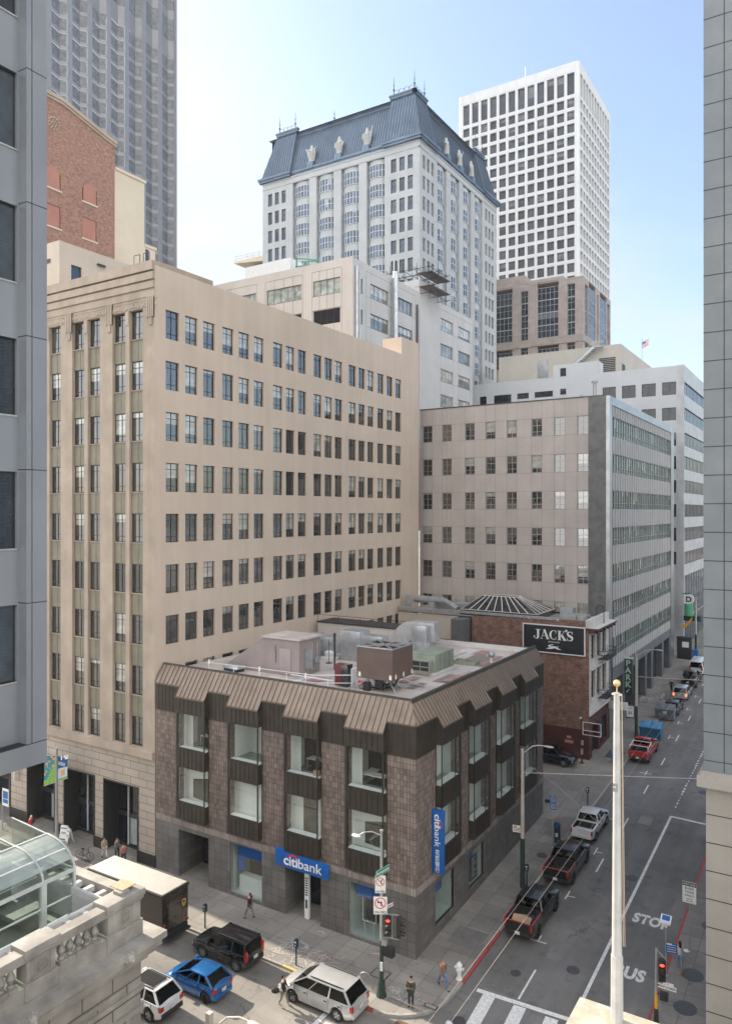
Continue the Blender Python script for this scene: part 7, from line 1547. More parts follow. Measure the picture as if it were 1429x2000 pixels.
# hydrant
hyd = M('white_hydrant_paint', (.62, .62, .60), (.72, .72, .70), 4, .5)
o = empty('fire_hydrant', (-19.2, 41.2, gz(41.2)+KH), 0, 'white painted fire hydrant near the red kerb', 'fire hydrant'); q = MB(); q.lathe([(.2, 0), (.2, .06), (.13, .08), (.12, .5), (.17, .52), (.17, .6), (.14, .62), (.14, .78), (.18, .8), (.18, .86), (.14, .92), (.06, 1.0), (.04, 1.05)], n=14); q.build('barrel', hyd, o, smooth=True)
for (dx, dy) in ((1, 0), (-1, 0), (0, -1)): q = MB(); q.cyl((0, 0, .66), (dx*.24, dy*.24, .66), .075, 10); q.cyl((dx*.24, dy*.24, .66), (dx*.28, dy*.28, .66), .095, 8); q.build('outlet', hyd, o)
q = MB()
for i in range(0): a = 2*math.pi*i/12; b_ = 2*math.pi*(i+1)/12; q.cyl((-20.0+1.55+.3*0+.28*0+(-.0)+.35+.1*math.cos(a)-18.1+18.1, 0, .02), (-20.0+1.9+.1*math.cos(b_), 0, .02), .001)
# bike racks
def hoop(x, y, rz, lab):
    o = MB(); pts = [(-.38, 0, 0), (-.38, 0, .55)]+[(-.38*math.cos(R(t)), 0, .55+.36*math.sin(R(t))) for t in range(15, 180, 15)]+[(.38, 0, .55), (.38, 0, 0)]; o.tube(pts, .03, 8); o = o.build('bike_rack', galv, None, loc=(x, y, gz(y)+KH), smooth=True); o.rotation_euler = (0, 0, rz); tag(o, lab, 'bike rack')
hoop(-23.5, 37.55, R(10), 'round steel bike hoop behind the silver minivan'); hoop(-20.1, 70.0, R(90), 'white steel bike hoop by the driveway')
# bicycles
def bicycle(x, y, rz, lab, mat):
    o = empty('bicycle', (x, y, gz(y)+KH), rz, lab, 'bicycle')
    for cx in (-.52, .52):
        q = MB(); n = 20
        for i in range(n): a = 2*math.pi*i/n; b_ = 2*math.pi*(i+1)/n; q.cyl((cx+.33*math.cos(a), 0, .34+.33*math.sin(a)), (cx+.33*math.cos(b_), 0, .34+.33*math.sin(b_)), .02, 5)
        for i in range(8): a = math.pi*i/4; q.cyl((cx, 0, .34), (cx+.33*math.cos(a), 0, .34+.33*math.sin(a)), .004, 4)
        q.build('wheel', tyre, o)
    q = MB()
    for a, b_ in (((-.52, 0, .34), (-.05, 0, .3)), ((-.05, 0, .3), (-.2, 0, .82)), ((-.52, 0, .34), (-.17, 0, .72)), ((-.05, 0, .3), (.36, 0, .74)), ((-.18, 0, .76), (.34, 0, .82)), ((.33, 0, .9), (.52, 0, .34))): q.cyl(a, b_, .02, 6)
    q.build('frame', mat, o); q = MB(); q.box(-.33, -.08, -.07, .07, .84, .9); q.build('saddle', trim, o, bevel=.02); q = MB(); q.tube([(.45, -.28, 1.0), (.33, -.1, 1.02), (.33, .1, 1.02), (.45, .28, 1.0)], .016, 6); q.cyl((.33, 0, .88), (.33, 0, 1.02), .018, 6); q.build('handlebar', dkframe, o)
bicycle(-19.9, 106.0, R(70), 'pale bicycle standing near the yellow kerb', paleframe); bicycle(-51.2, 39.5, R(15), 'dark bicycle leaning behind the delivery truck', dkframe); bicycle(-22.0, 103.2, R(40), 'white bicycle in the rack by the building wall', paleframe)
# banner lamp post
o = empty('banner_lamp_post', (-55.1, 39.75, KH), 0, 'grey lamp post with two colourful festival banners by the tan building', 'lamp post'); q = MB(); q.cyl((0, 0, 0), (0, 0, 8.1), .15, 12, .1); q.ball((0, 0, 8.15), .13, 8); q.build('pole', M('grey_post_paint', (.24, .25, .26), (.3, .31, .32), 2, .4, streak=.08), o, smooth=True)
q = MB(); q.bar((0, 0, 7.9), (-1.9, 0, 7.9), .06); q.bar((-1.7, 0, 7.35), (1.45, 0, 7.8), .05) ; q.bar((-1.7, 0, 4.75), (1.45, 0, 6.0), .04); q.build('banner_arm', greyfr, o)
def banner(x0, x1, cols, lab, seed, ztop, zbot):
    q = MB(); rr = random.Random(seed); nx, nz_ = 8, 12
    P_ = lambda u, vv: (x0+(x1-x0)*u, .06*math.sin(4*u+3*vv), (zbot[0]+(zbot[1]-zbot[0])*u)*(1-vv)+(ztop[0]+(ztop[1]-ztop[0])*u)*vv)
    for i in range(nx):
        for j in range(nz_):
            u, vv = i/nx, j/nz_; m = cols(u+.5/nx, vv+.5/nz_, rr); q.quad(P_(u, vv), P_(u+1/nx, vv), P_(u+1/nx, vv+1/nz_), P_(u, vv+1/nz_), m)
    return q
bc = [M('banner_teal', (.01, .16, .20), (.02, .24, .26), 4), M('banner_green', (.12, .30, .04), (.25, .42, .08), 4), M('banner_navy', (.015, .05, .16), (.02, .08, .22), 4), M('banner_sky', (.35, .48, .58), (.5, .6, .66), 4), signw, M('banner_orange', (.6, .22, .05), (.65, .35, .1), 6), M('banner_coral', (.45, .12, .12), (.5, .2, .18), 6)]
q = banner(-1.75, -.12, lambda u, v, r_: (1 if (v < .18+.62*u*u) else (5 if r_.random() < .1 else (6 if r_.random() < .1 else 0))), '', 4, (7.3, 7.62), (4.75, 5.4)); q.build('banner', bc, o)
q = banner(.12, 1.45, lambda u, v, r_: (4 if v > .86 and r_.random() < .6 else (2 if v > .5 else (5 if abs(u-.5) < .2 and abs(v-.28) < .12 else (1 if v < .1 else 3)))), '', 5, (7.55, 7.9), (5.5, 6.05)); o2 = q.build('banner', bc, o)
q = MB(); [q.box(.3, 1.2, -.09, -.08, 6.95+.1*i, 7.0+.1*i) for i in range(3)]; q.build('banner_print', bc[3], o)
# left parking sign, A-frames
o = pole('parking_sign_pole', -62.3, 39.5, 3.3, 'pole with a blue parking sign at the far left pavement', 'road sign')
s_ = panel_(o, .55, 2.9, .9, 1.5, signw); q = MB(); q.box(-.36, .36, -.016, -.013, -.1, .55); q.box(-.36, .36, -.016, -.013, -.5, -.15); q.build('blue_print', signb, s_)
def aframe(x, y, rz, lab, w_=.65, h=1.15, head=None):
    o = empty('sandwich_board', (x, y, gz(y)+KH), rz, lab, 'sandwich board')
    for s in (-1, 1): q = MB(); q.mesh([(-w_/2, s*.3, 0), (w_/2, s*.3, 0), (w_/2, s*.05, h), (-w_/2, s*.05, h), (-w_/2, s*.3+.02, 0), (w_/2, s*.3+.02, 0), (w_/2, s*.05+.02, h), (-w_/2, s*.05+.02, h)], [(0, 1, 2, 3), (4, 7, 6, 5), (0, 3, 7, 4), (1, 5, 6, 2), (3, 2, 6, 7), (0, 4, 5, 1)]); q.build('board', signw if not head else trim, o)
    q = MB(); sl = lambda z: -.3+.25*z/h-.012; fr_ = lambda a0, a1, z0, z1: q.quad((a0, sl(z0), z0), (a1, sl(z0), z0), (a1, sl(z1), z1), (a0, sl(z1), z1))
    if head:
        fr_(-w_/2+.06, w_/2-.06, .12, h-.06); q.build('poster', signw, o); lettering('sign_letters', '$3', .42, signb, o, (-.0, sl(.65)-.02, .62), (X90-R(12), 0, 0), .01, .002); lettering('sign_letters', 'PARK', .16, signk, o, (0, sl(1.15)-.02, 1.15), (X90-R(12), 0, 0), .003, .002)
    else:
        fr_(-.28, .28, .92, 1.0); fr_(-.24, .24, .62, .66); fr_(-.24, .24, .54, .58); fr_(-w_/2+.03, w_/2-.03, .05, .14); q.build('poster_print', mtr, o)
    return o
aframe(-55.0, 40.9, R(-20), 'white sandwich board leaning beside the banner lamp post'); aframe(-55.9, 41.1, R(15), 'white and red sandwich board behind the banner lamp post')
aframe(-21.9, 96.5, R(10), 'black framed price board on the pavement below the parking sign', .95, 1.5, True)
# PARK sign
o = empty('parking_garage_sign', (-21.9, 95.6, 7.9), 0, 'tall dark green vertical parking sign with pale letters', 'sign'); q = MB(); q.box(-.5, .5, -.25, .25, -2.15, 2.15); q.build('sign_box', M('sign_dark_green', (.008, .035, .026), (.012, .05, .036), 2, .4), o, bevel=.03)
q = MB(); q.box(-.52, .52, -.27, .27, 2.15, 2.3); q.box(-.75, -.5, -.1, .1, 1.2, 1.4); q.box(-.75, -.5, -.1, .1, -1.4, -1.2); q.build('sign_cap', M('pale_green', (.4, .5, .44)), o)
pgl = M('pale_green_letter', (.42, .52, .46), (.5, .6, .53), 3, .5)
for i, ch in enumerate('PARK'): lettering('sign_letters', ch, 1.0, pgl, o, (0, -.262, 1.6-.86*i), (X90, 0, 0), .035, .008)
q = MB(); q.poly([(-.22, -.262, -1.95), (.02, -.262, -1.95), (-.06, -.262, -1.86), (.2, -.262, -1.55), (.1, -.262, -1.47), (-.14, -.262, -1.78), (-.22, -.262, -1.7)]); q.build('arrow', pgl, o)
# blank white projecting sign of the restaurant
o = empty('blade_sign', (-22.3, 87.4, 6.2), 0, 'blank white projecting sign box on the front of the brick house', 'sign'); q = MB(); q.box(.1, 2.2, -.1, .1, -.45, .45); q.build('sign_box', signw, o, bevel=.02); q = MB(); q.bar((0, 0, .5), (2.2, 0, .5), .05); q.build('bracket', dkframe, o)
# lattice sign frame on dark post by the lot
o = pole('empty_sign_frame', -22.75, 78.8, 4.6, 'empty white sign frame on a dark post beside the brick house', 'sign frame', .08, maroon, KH); q = MB()
for z in (3.0, 3.45, 4.3): q.bar((.1, 0, z), (1.95, 0, z-.0), .05)
for x in (.1, 1.95): q.bar((x, 0, 3.0), (x, 0, 4.3), .06)
q.build('frame', signw, o); q = MB(); q.ball((-.15, 0, 4.65), .16, 8); q.box(-.05, .2, -.13, -.09, 1.9, 2.4); q.box(-.09, .09, -.12, .12, .9, 1.5); q.build('fittings', duct, o)
# D sign by the white building
o = empty('round_letter_sign', (-21.2, 134.8, 12.3), 0, 'round white D sign over a green tube on a bracket', 'sign'); q = MB(); q.cyl((0, -.15, 1.2), (0, .15, 1.2), .85, 20); q.build('sign_disc', signw, o); lettering('sign_letters', 'D', 1.2, signk, o, (0, -.17, 1.2), (X90, 0, 0), .04, .01)
q = MB(); q.cyl((0, 0, -1.5), (0, 0, .5), .72, 14); q.build('sign_tube', M('mint_green', (.08, .34, .18), (.1, .4, .22), 3, .4), o, smooth=True); q = MB(); q.box(-.75, 1.9, -.3, .3, -2.3, -1.5); q.bar((-1.1, 0, 2.1), (.4, 0, 2.2), .12); q.build('sign_fascia', M('navy_fascia', (.02, .04, .06)), o)
o = empty('curved_yellow_sign', (-21.4, 134.4, 9.7), 0, 'curved yellow sign below the green tube sign', 'sign'); q = MB()
for i in range(8): a = i/8; x0_, z0_ = -.7+1.5*a, -.7+1.5*a**1.8; x1_, z1_ = -.7+1.5*(a+.125), -.7+1.5*(a+.125)**1.8; q.quad((x0_, 0, z0_-.3), (x1_, 0, z1_-.3), (x1_, 0, z1_+.35), (x0_, 0, z0_+.35)); q.quad((x0_, 0, z0_+.35), (x1_, 0, z1_+.35), (x1_, .15, z1_+.35), (x0_, .15, z0_+.35))
q.build('sign_face', yelpole, o)
o = empty('newspaper_kiosk', (-21.2, 131.6, gz(131.6)+KH), 0, 'dark kiosk with awning near the marble building corner', 'kiosk'); q = MB(); q.box(-1.2, .9, -.6, .6, 0, 3.3); q.box(-1.3, 1.0, -.75, .7, 3.3, 3.5); q.build('kiosk_body', trim, o, bevel=.02); q = MB(); q.box(1.1, 1.9, -.4, .3, .2, 1.6); q.build('news_rack', signb, o); q = MB(); q.box(-.4, .6, -.63, -.61, 1.9, 2.8); q.build('poster', signw, o)
# covers and grates in the ground
castiron = M('cast_iron_cover', (.085, .08, .085), (.125, .118, .12), 8, .5, metal=.4)
def cover(x, y, r, lab, base, grid=True):
    o = MB(); z = gz(y)+base+.006; n = 28
    vs = [(x+r*math.cos(2*math.pi*i/n), y+r*math.sin(2*math.pi*i/n)) for i in range(n)]; o.mesh([(a, b_, gz(b_)+base+.006) for a, b_ in vs]+[(a, b_, gz(b_)+base+.022) for a, b_ in vs], [tuple(range(n, 2*n))]+[(i, (i+1) % n, n+(i+1) % n, n+i) for i in range(n)])
    for k in range(-4, 5):
        a = k*r*.2; h_ = math.sqrt(max(0, (r*.88)**2-a*a)); o.mesh([(x+a-.02, y-h_, gz(y-h_)+base+.023), (x+a+.02, y-h_, gz(y-h_)+base+.023), (x+a+.02, y+h_, gz(y+h_)+base+.023), (x+a-.02, y+h_, gz(y+h_)+base+.023), (x+a-.02, y-h_, gz(y-h_)+base+.035), (x+a+.02, y-h_, gz(y-h_)+base+.035), (x+a+.02, y+h_, gz(y+h_)+base+.035), (x+a-.02, y+h_, gz(y+h_)+base+.035)], [(4, 5, 6, 7), (0, 1, 5, 4), (1, 2, 6, 5), (2, 3, 7, 6), (3, 0, 4, 7)])
    o = o.build('utility_cover', castiron, None); tag(o, lab, 'manhole cover')
cover(-7.3, 45.2, .62, 'round ribbed vault cover nearest the white street name plate', KH); cover(-7.4, 48.4, .62, 'round ribbed vault cover beside the seated woman', KH); cover(-7.2, 54.2, .55, 'round vault cover behind the bus lane sign', KH); cover(-7.0, 42.6, .55, 'round vault cover at the bottom right corner', KH)
cover(-13.7, 45.6, .4, 'round manhole cover in the lane beside the bus lettering', 0); cover(-13.1, 58.2, .4, 'round manhole cover in the middle of the side street', 0); cover(-16.6, 43.6, .32, 'small dark cover near the crosswalk', 0); cover(-19.9, 58.0, .42, 'oval dark cover on the pavement beside the parked pickups', KH); cover(-17.75, 38.0, .4, 'dark manhole cover at the crosswalk edge', 0); cover(-10.8, 77.2, .5, 'pale round cover by the lane lettering', 0)
cover(-50.9, 38.9, .75, 'large round tree grate by the leaning bicycle', KH)
q = MB(); q.box(-20.65, -19.75, 35.75, 36.35, .004, .012); m2 = MB()
for k in range(9): m2.box(-20.62+.1*k, -20.56+.1*k, 35.78, 36.32, .013, .03)
o = empty('storm_drain', (-20.2, 36, 0), 0, 'rusty storm drain grate at the rounded corner kerb', 'drain'); part(q, 'pit', black, o); part(m2, 'bars', M('rusty_iron', (.18, .09, .05), (.26, .15, .09), 9, .8), o)
def hatch(x0, x1, y0, y1, lab, mat, base=KH, frame=True):
    q = MB(); z0, z1 = gz(y0)+base, gz(y1)+base
    for a, b_, c_, d_, zz in ((x0, x1, y0, y1, .006),): q.quad((a, c_, z0+zz), (b_, c_, z0+zz), (b_, d_, z1+zz), (a, d_, z1+zz), 1)
    q.quad((x0+.07, y0+.07, z0+.011), (x1-.07, y0+.07, z0+.011), (x1-.07, y1-.07, z1+.011), (x0+.07, y1-.07, z1+.011), 0); o = q.build('pavement_hatch', [mat, black if frame else mat], None); tag(o, lab, 'hatch')
hatch(-19.9, -19.1, 37.9, 38.3, 'small pale utility hatch near the walking woman', kerbm); hatch(-24.0, -22.9, 38.7, 39.6, 'dark framed square hatch behind the signal pole', lotm); hatch(-21.2, -19.6, 81.5, 84.0, 'dark cellar hatch in front of the brick house', castiron); hatch(-21.5, -19.4, 44.2, 46.2, 'dark patched paving square beside the bank wall', M('dark_paving_patch', (.13, .122, .118), (.18, .17, .162), 2, .85), frame=False); hatch(-14.9, -13.6, 67.6, 69.6, 'pale concrete road patch beside the lane dashes', lotm, 0)
# ================================================================ people
def skinned(name, verts, edges, radii, mats, parent, root=0, sub=1, sharp=False):
    me = bpy.data.meshes.new(name); me.from_pydata(verts, edges, []); o = bpy.data.objects.new(name, me); COL.objects.link(o)
    md = o.modifiers.new('Skin', 'SKIN'); md.use_smooth_shade = True
    sv = me.skin_vertices[0].data
    for i, r_ in enumerate(radii):
        sv[i].radius = (r_, r_) if not isinstance(r_, tuple) else r_; sv[i].use_root = i == root
    s2 = o.modifiers.new('Sub', 'SUBSURF'); s2.levels = sub; s2.render_levels = sub
    dg = bpy.context.evaluated_depsgraph_get(); m2 = bpy.data.meshes.new_from_object(o.evaluated_get(dg)); bpy.data.objects.remove(o)
    m2.name = name; m2.materials.clear(); m2.materials.append(mats); m2.shade_smooth(); o = bpy.data.objects.new(name, m2); COL.objects.link(o)
    o.parent = parent; return o
skin = M('skin', (.42, .25, .18), (.48, .30, .22), 6, .6)
def cl(name, c, c2=None): return M(name, c, c2 or tuple(t*1.35+.004 for t in c), 9, .85, bump=.3)
def person(x, y, rz, label, top, legs, hair, shoes, base=KH, H_=1.68, lf=.0, rf=.0, armR=None, armL=None, lean=.0, look=0, long=0, coat=0, skinm=skin, bags=None):
    """faces local +x; lf / rf = forward reach of left and right foot; arms: (elbow, wrist) points"""
    o = empty('person', (x, y, gz(y)+base), rz, label, 'person'); k = H_/1.7; V = lambda a, b_, c: (a*k+lean*max(0, c-.9), b_*k, c*k)
    aL = armL or ((.02+rf*.35, .27, 1.13), (.12+rf*.6, .27, .88)); aR = armR or ((.02+lf*.35, -.27, 1.13), (.12+lf*.6, -.27, .88))
    kn = lambda f, s: ((f*.55+.05), s*.105, .5+abs(f)*.03); an = lambda f, s: (f, s*.11, .09+(.10 if f < -.15 else 0)); to = lambda f, s: (f+.17, s*.12, .04+(.0 if f > -.15 else .03))
    J = [V(0, 0, .95), V(0, 0, 1.1), V(0, 0, 1.28), V(0, 0, 1.42), V(.01, 0, 1.5), V(.02, 0, 1.57), V(.03, 0, 1.66)]; r_ = [.12*k, .115*k, .13*k, .10*k, .052*k, .075*k, .07*k]; E_ = [(i, i+1) for i in range(6)]
    J.append(V(.115, look*.03, 1.575)); r_.append(.014*k); E_.append((5, 7))                 # nose
    limb = {}
    for s, el_wr in ((1, aL), (-1, aR)):
        n = len(J); J += [V(0, s*.17, 1.40), V(*el_wr[0]), V(*el_wr[1])]; r_ += [.06*k, .042*k, .03*k]; E_ += [(3, n), (n, n+1), (n+1, n+2)]
        e, w_ = Vector(V(*el_wr[0])), Vector(V(*el_wr[1])); d = (w_-e).normalized(); p = w_+d*.07; J.append(tuple(p)); r_.append(.032*k); E_.append((n+2, n+3)); u = Vector((0, 1, 0)).cross(d); u = u.normalized() if u.length > .1 else Vector((1, 0, 0)); v_ = Vector((0, 1, 0)) if abs(d.y) < .8 else Vector((1, 0, 0))
        for i, ln in enumerate((.065, .075, .07, .055)):
            q0 = p+v_*(-.027+.018*i); q1 = q0+d*ln*.6+u*.005; q2 = q1+d*ln*.4+u*.02; m = len(J); J += [tuple(q0+d*.015), tuple(q1), tuple(q2)]; r_ += [.010, .009, .007]; E_ += [(n+3, m), (m, m+1), (m+1, m+2)]
        m = len(J); J += [tuple(w_+d*.04+v_*s*-.03+u*.02), tuple(w_+d*.085+v_*s*-.045+u*.03)]; r_ += [.011, .008]; E_ += [(n+2, m), (m, m+1)]
        limb[s] = n
    for s, f in ((1, lf), (-1, rf)):
        n = len(J); J += [V(0, s*.09, .9), V(*kn(f, s)), V(*an(f, s)), V(*to(f, s))]; r_ += [.085*k, .055*k, .04*k, .035*k]; E_ += [(0, n), (n, n+1), (n+1, n+2), (n+2, n+3)]
    skinned('body', J, E_, r_, skinm, o)
    # clothes follow the joints
    JT = [V(0, 0, .86 if not coat else .62), V(0, 0, 1.1), V(0, 0, 1.28), V(0, 0, 1.43)]; rt = [(.16+.05*coat)*k, .145*k, .155*k, .12*k]; ET = [(0, 1), (1, 2), (2, 3)]
    for s, ew in ((1, aL), (-1, aR)): n = len(JT); JT += [V(0, s*.17, 1.40), V(*ew[0]), tuple(Vector(V(*ew[0])).lerp(Vector(V(*ew[1])), .9))]; rt += [.085*k, .062*k, .05*k]; ET += [(3, n), (n, n+1), (n+1, n+2)]
    skinned('jacket' if coat else 'top', JT, ET, rt, top, o, 1)
    JL = [V(0, 0, .95)]; rl = [.145*k]; EL = []
    for s, f in ((1, lf), (-1, rf)): n = len(JL); JL += [V(0, s*.09, .86), V(*kn(f, s)), tuple(Vector(V(*an(f, s)))+Vector((0, 0, .03)))]; rl += [.10*k, .072*k, .058*k]; EL += [(0, n), (n, n+1), (n+1, n+2)]
    skinned('trousers', JL, EL, rl, legs, o)
    for s, f in ((1, lf), (-1, rf)): a = Vector(V(*an(f, s))); t = Vector(V(*to(f, s))); skinned('shoe', [tuple(a+Vector((-.05, 0, -.03))), tuple(a+Vector((.05, 0, -.03))), tuple(t+Vector((.03, 0, 0)))], [(0, 1), (1, 2)], [.045, .048, .036], shoes, o)
    hv_ = [V(-.01, 0, 1.72), V(-.05, 0, 1.64), V(-.06, 0, 1.55)]; hr = [.085*k, .095*k, .08*k]; he = [(0, 1), (1, 2)]
    if long: hv_ += [V(-.08, 0, 1.42), V(-.10, 0, 1.42-long)]; hr += [.09*k, .075*k]; he += [(2, 3), (3, 4)]
    skinned('hair', hv_, he, hr, hair, o)
    q = MB(); 
    for s in (-1, 1): q.ball(V(.10, s*.03, 1.62), .010, 6); q.ball(V(.015, s*.078, 1.6), .018, 6)
    q.build('eyes', dkframe, o); q = MB(); q.box(V(.098, 0, 1.53)[0], V(.11, 0, 1.53)[0], -.02, .02, 1.525*k, 1.535*k); q.build('mouth', redfill, o)
    return o
def held(name, pts, lab, mat, cat, loc, rz=0, sub=1):
    o = empty(name, loc, rz, lab, cat); skinned(name+'_body', [p[:3] for p in pts], [(i, i+1) for i in range(len(pts)-1)], [p[3] for p in pts], mat, o, 0, sub); return o
blk_ = cl('black_cloth', (.012, .012, .013)); navyc = cl('navy_cloth', (.02, .025, .04)); jean = cl('blue_denim', (.07, .14, .26)); ljean = cl('light_denim', (.16, .25, .36)); olive = cl('olive_cloth', (.035, .04, .022)); greyc = cl('grey_cloth', (.16, .15, .145)); creamc = cl('cream_knit', (.58, .54, .48)); redcl = cl('red_cloth', (.42, .02, .03)); khaki = cl('khaki_cloth', (.30, .26, .20)); brownh = cl('brown_hair', (.10, .05, .025)); blackh = cl('black_hair', (.012, .010, .009)); lbrown = cl('light_brown_hair', (.22, .12, .06)); tanb = cl('tan_leather', (.25, .14, .07)); whsh = cl('white_shoe', (.55, .55, .53)); redh = cl('dyed_red_hair', (.16, .02, .02)); tanc = cl('tan_coat_cloth', (.35, .27, .2)); pinkc = cl('patterned_cloth', (.35, .15, .12)); whitec_ = cl('white_cloth', (.55, .53, .5))
# corner woman in olive jacket, looking at her phone
person(-20.45, 37.5, R(-70), 'woman in a long olive jacket standing at the corner kerb looking at a phone', olive, navyc, blackh, blk_, lf=.04, rf=-.02, armR=((.05, -.24, 1.14), (.24, -.08, 1.18)), armL=((.05, .24, 1.14), (.24, .06, 1.18)), coat=1, long=.12)
q = MB(); q.box(-.04, .04, -.075, .075, -.006, .006); o = q.build('phone', black, None, loc=(-20.33, 37.17, 1.36), bevel=.003); tag(o, 'small phone held by the woman at the corner', 'phone')
held('handbag', [(0, 0, 0, .07), (.08, 0, -.06, .1), (.16, 0, -.02, .08), (.2, 0, .1, .03)], 'grey shoulder bag at the hip of the woman at the corner', greyc, 'bag', (-20.85, 37.35, 1.0), R(20))
# walking woman by the hydrant
ww = person(-19.7, 40.0, R(-35), 'long haired woman in brown top and blue jeans walking past the hydrant', cl('brown_top', (.22, .12, .08)), jean, lbrown, blk_, lf=.42, rf=-.38, long=.35, lean=.05)
skinned('cardigan', [(0, 0, 1.02), (-.02, 0, .8), (-.06, 0, .55)], [(0, 1), (1, 2)], [.17, .18, .15], greyc, ww)
# woman crossing with big bags
person(-26.7, 33.9, R(20), 'person in black hauling several bags across the sunlit street', blk_, greyc, blackh, khaki, base=.01, lf=.25, rf=-.22, armR=((.08, -.28, 1.12), (.2, -.3, .95)), armL=((.06, .28, 1.12), (.18, .3, .95)), H_=1.72)
held('duffel_bag', [(-.25, 0, 0, .15), (0, 0, .02, .19), (.25, 0, 0, .15)], 'large dark duffel bag carried in front by the person in the street', blk_, 'bag', (-26.95, 33.5, 1.02), R(20))
held('duffel_bag', [(-.18, 0, 0, .12), (.15, 0, 0, .14)], 'black duffel bag hanging behind the person in the street', blk_, 'bag', (-26.25, 34.05, .80), R(60)); held('tote_bag', [(0, 0, .1, .05), (0, 0, -.08, .13), (0, 0, -.22, .1)], 'pale patterned bag carried by the person in the street', greyc, 'bag', (-27.05, 33.75, .95))
# pedestrian on the pavement
person(-34.2, 39.75, R(185), 'pedestrian with red streaked hair and a dark coat walking beside the bank', blk_, greyc, redh, blk_, lf=.3, rf=-.3, long=.18, H_=1.78)
person(-59.1, 40.1, R(190), 'pedestrian in a bright red top walking near the left edge', redcl, khaki, whitec_, whsh, lf=.25, rf=-.25)
person(-50.1, 40.5, R(-10), 'pedestrian in a tan coat beside the delivery truck', tanc, whitec_, blackh, blk_, lf=.2, rf=-.2, coat=1); person(-49.2, 41.0, R(10), 'pedestrian with a grey pack standing in the shop doorway', greyc, navyc, blackh, blk_, lf=.1, rf=-.1); person(-47.9, 40.6, R(170), 'pedestrian in a patterned top half hidden behind the delivery truck', pinkc, navyc, blackh, blk_, lf=.15, rf=-.15)
o = held('backpack', [(0, 0, .15, .12), (0, 0, -.15, .15)], 'dark backpack worn by the pedestrian in the red top', blk_, 'backpack', (-58.85, 40.15, 1.35))
# woman by the transit pole
person(-8.15, 48.6, R(120), 'woman in a cream sweater and jeans leaning by the red kerb', creamc, ljean, blackh, tanb, lf=.08, rf=-.05, armR=((.12, -.22, 1.2), (.16, -.05, 1.42)), armL=((.1, .22, 1.12), (.26, .02, 1.1)), long=.1, H_=1.7)
o = held('boot_pair', [(0, 0, .05, .07), (.02, 0, .25, .08), (.05, .02, .42, .07)], 'tan leather bag on the ground beside the woman in the cream sweater', tanb, 'bag', (-7.95, 48.0, gz(48)+KH), 0); o.name = 'leather_bag'
person(-19.6, 110.6, R(250), 'person in black standing at the yellow kerb by the silver crossover', blk_, blk_, blackh, blk_, lf=.05, rf=-.05)
person(-10.5+2.9, 44.0, R(100), 'person in dark clothes behind the pedestrian signal on the right', greyc, blk_, blackh, blk_, lf=.1, rf=-.1) if False else None
person(-18.3, 141.5, R(90), 'distant dark clothed pedestrian crossing at the far end of the side street', blk_, navyc, blackh, blk_, lf=.2, rf=-.2, base=.01)
# ================================================================ plant on the bank roof
mauve = M('mauve_stucco', (.26, .215, .21), (.31, .26, .255), .6, .85, streak=.08); hv = M('sage_metal', (.22, .25, .20), (.28, .31, .25), 1.5, .5, streak=.1); bm_ = M('brown_screen_metal', (.10, .065, .055), (.125, .085, .072), .8, .5); Z = 15.41
o = empty('stair_penthouse', (-36, 47.5, Z), 0, 'mauve stucco stair penthouse with a sloping end on the bank roof', 'penthouse'); q = MB()
q.ext([(-6.5, -1.3, 0), (1.15, -1.3, 0), (1.15, -1.3, 2.75), (-2.35, -1.3, 2.75), (-6.5, -1.3, .1)], (0, 2.7, 0)); q.build('penthouse_wall', mauve, o)
q = MB(); q.box(-2.45, 1.3, -1.42, 1.55, 2.76, 2.9); q.box(-1.6, .6, -.5, .9, 2.9, 2.93); q.build('penthouse_roof', rdeck, o); q = MB(); q.box(-.75, .35, -1.36, -1.31, .05, 2.05); q.build('door', M('mauve_door', (.30, .25, .25)), o, bevel=.01)
q = MB(); q.box(1.16, 1.4, -.6, 0, .5, 2.0); q.tube([(1.2, .3, 2.4), (1.2, .3, .3)], .05); q.tube([(1.2, .6, 2.4), (1.2, .6, .3)], .04); q.tube([(1.2, .9, 2.4), (1.2, .9, .3)], .05); q.box(1.16, 1.35, .5, 1.1, .8, 1.2); q.build('conduit', duct, o)
q = MB(); q.tube([(-1.1, -1.34, 2.3), (-1.1, -1.45, 2.0), (-1.1, -1.34, 1.9), (-1.1, -1.34, .9)], .02); q.build('wall_lamp', dkframe, o)
o = empty('roof_railing', (-33.5, 42.9, Z), 0, 'white tubular guard rail with weighted feet along the bank roof edge', 'railing'); q = MB(); xs = [-7.5, -5, -2.5, 0, 1.7, 3.6]
q.tube([(-7.5, 0, 1.05), (2.4, 0, 1.2), (5, .8, 1.35)], .022, 6); q.tube([(-1.7, .2, .6), (2.2, .2, .6), (5, .8, .8)], .02, 6)
for x in xs: q.cyl((x, 0, 0), (x, 0, 1.08), .022, 6)
q.build('rails', whitep, o)
for x in xs[:5:2]: q = MB(); q.cyl((x, 0, .95), (x, 0, 1.25), .07, 8); q.build('rail_joint', whitep, o)
o = empty('screened_antenna_box', (-27.4, 46.4, Z), 0, 'large brown metal screen box on struts at the bank roof corner', 'roof equipment'); q = MB()
x0, x1, y0, y1, z0, z1 = -1.45, 1.45, -1.45, 1.45, .95, 3.15
for a, c in (((x0, y0), (x1, y0)), ((x1, y0), (x1, y1)), ((x1, y1), (x0, y1)), ((x0, y1), (x0, y0))):
    q.quad((*a, z0), (*c, z0), (*c, z1), (*a, z1))
q.box(x0+.05, x1-.05, y0+.05, y1-.05, z0, z0+.05); q.build('screen_panels', bm_, o)
q = MB()
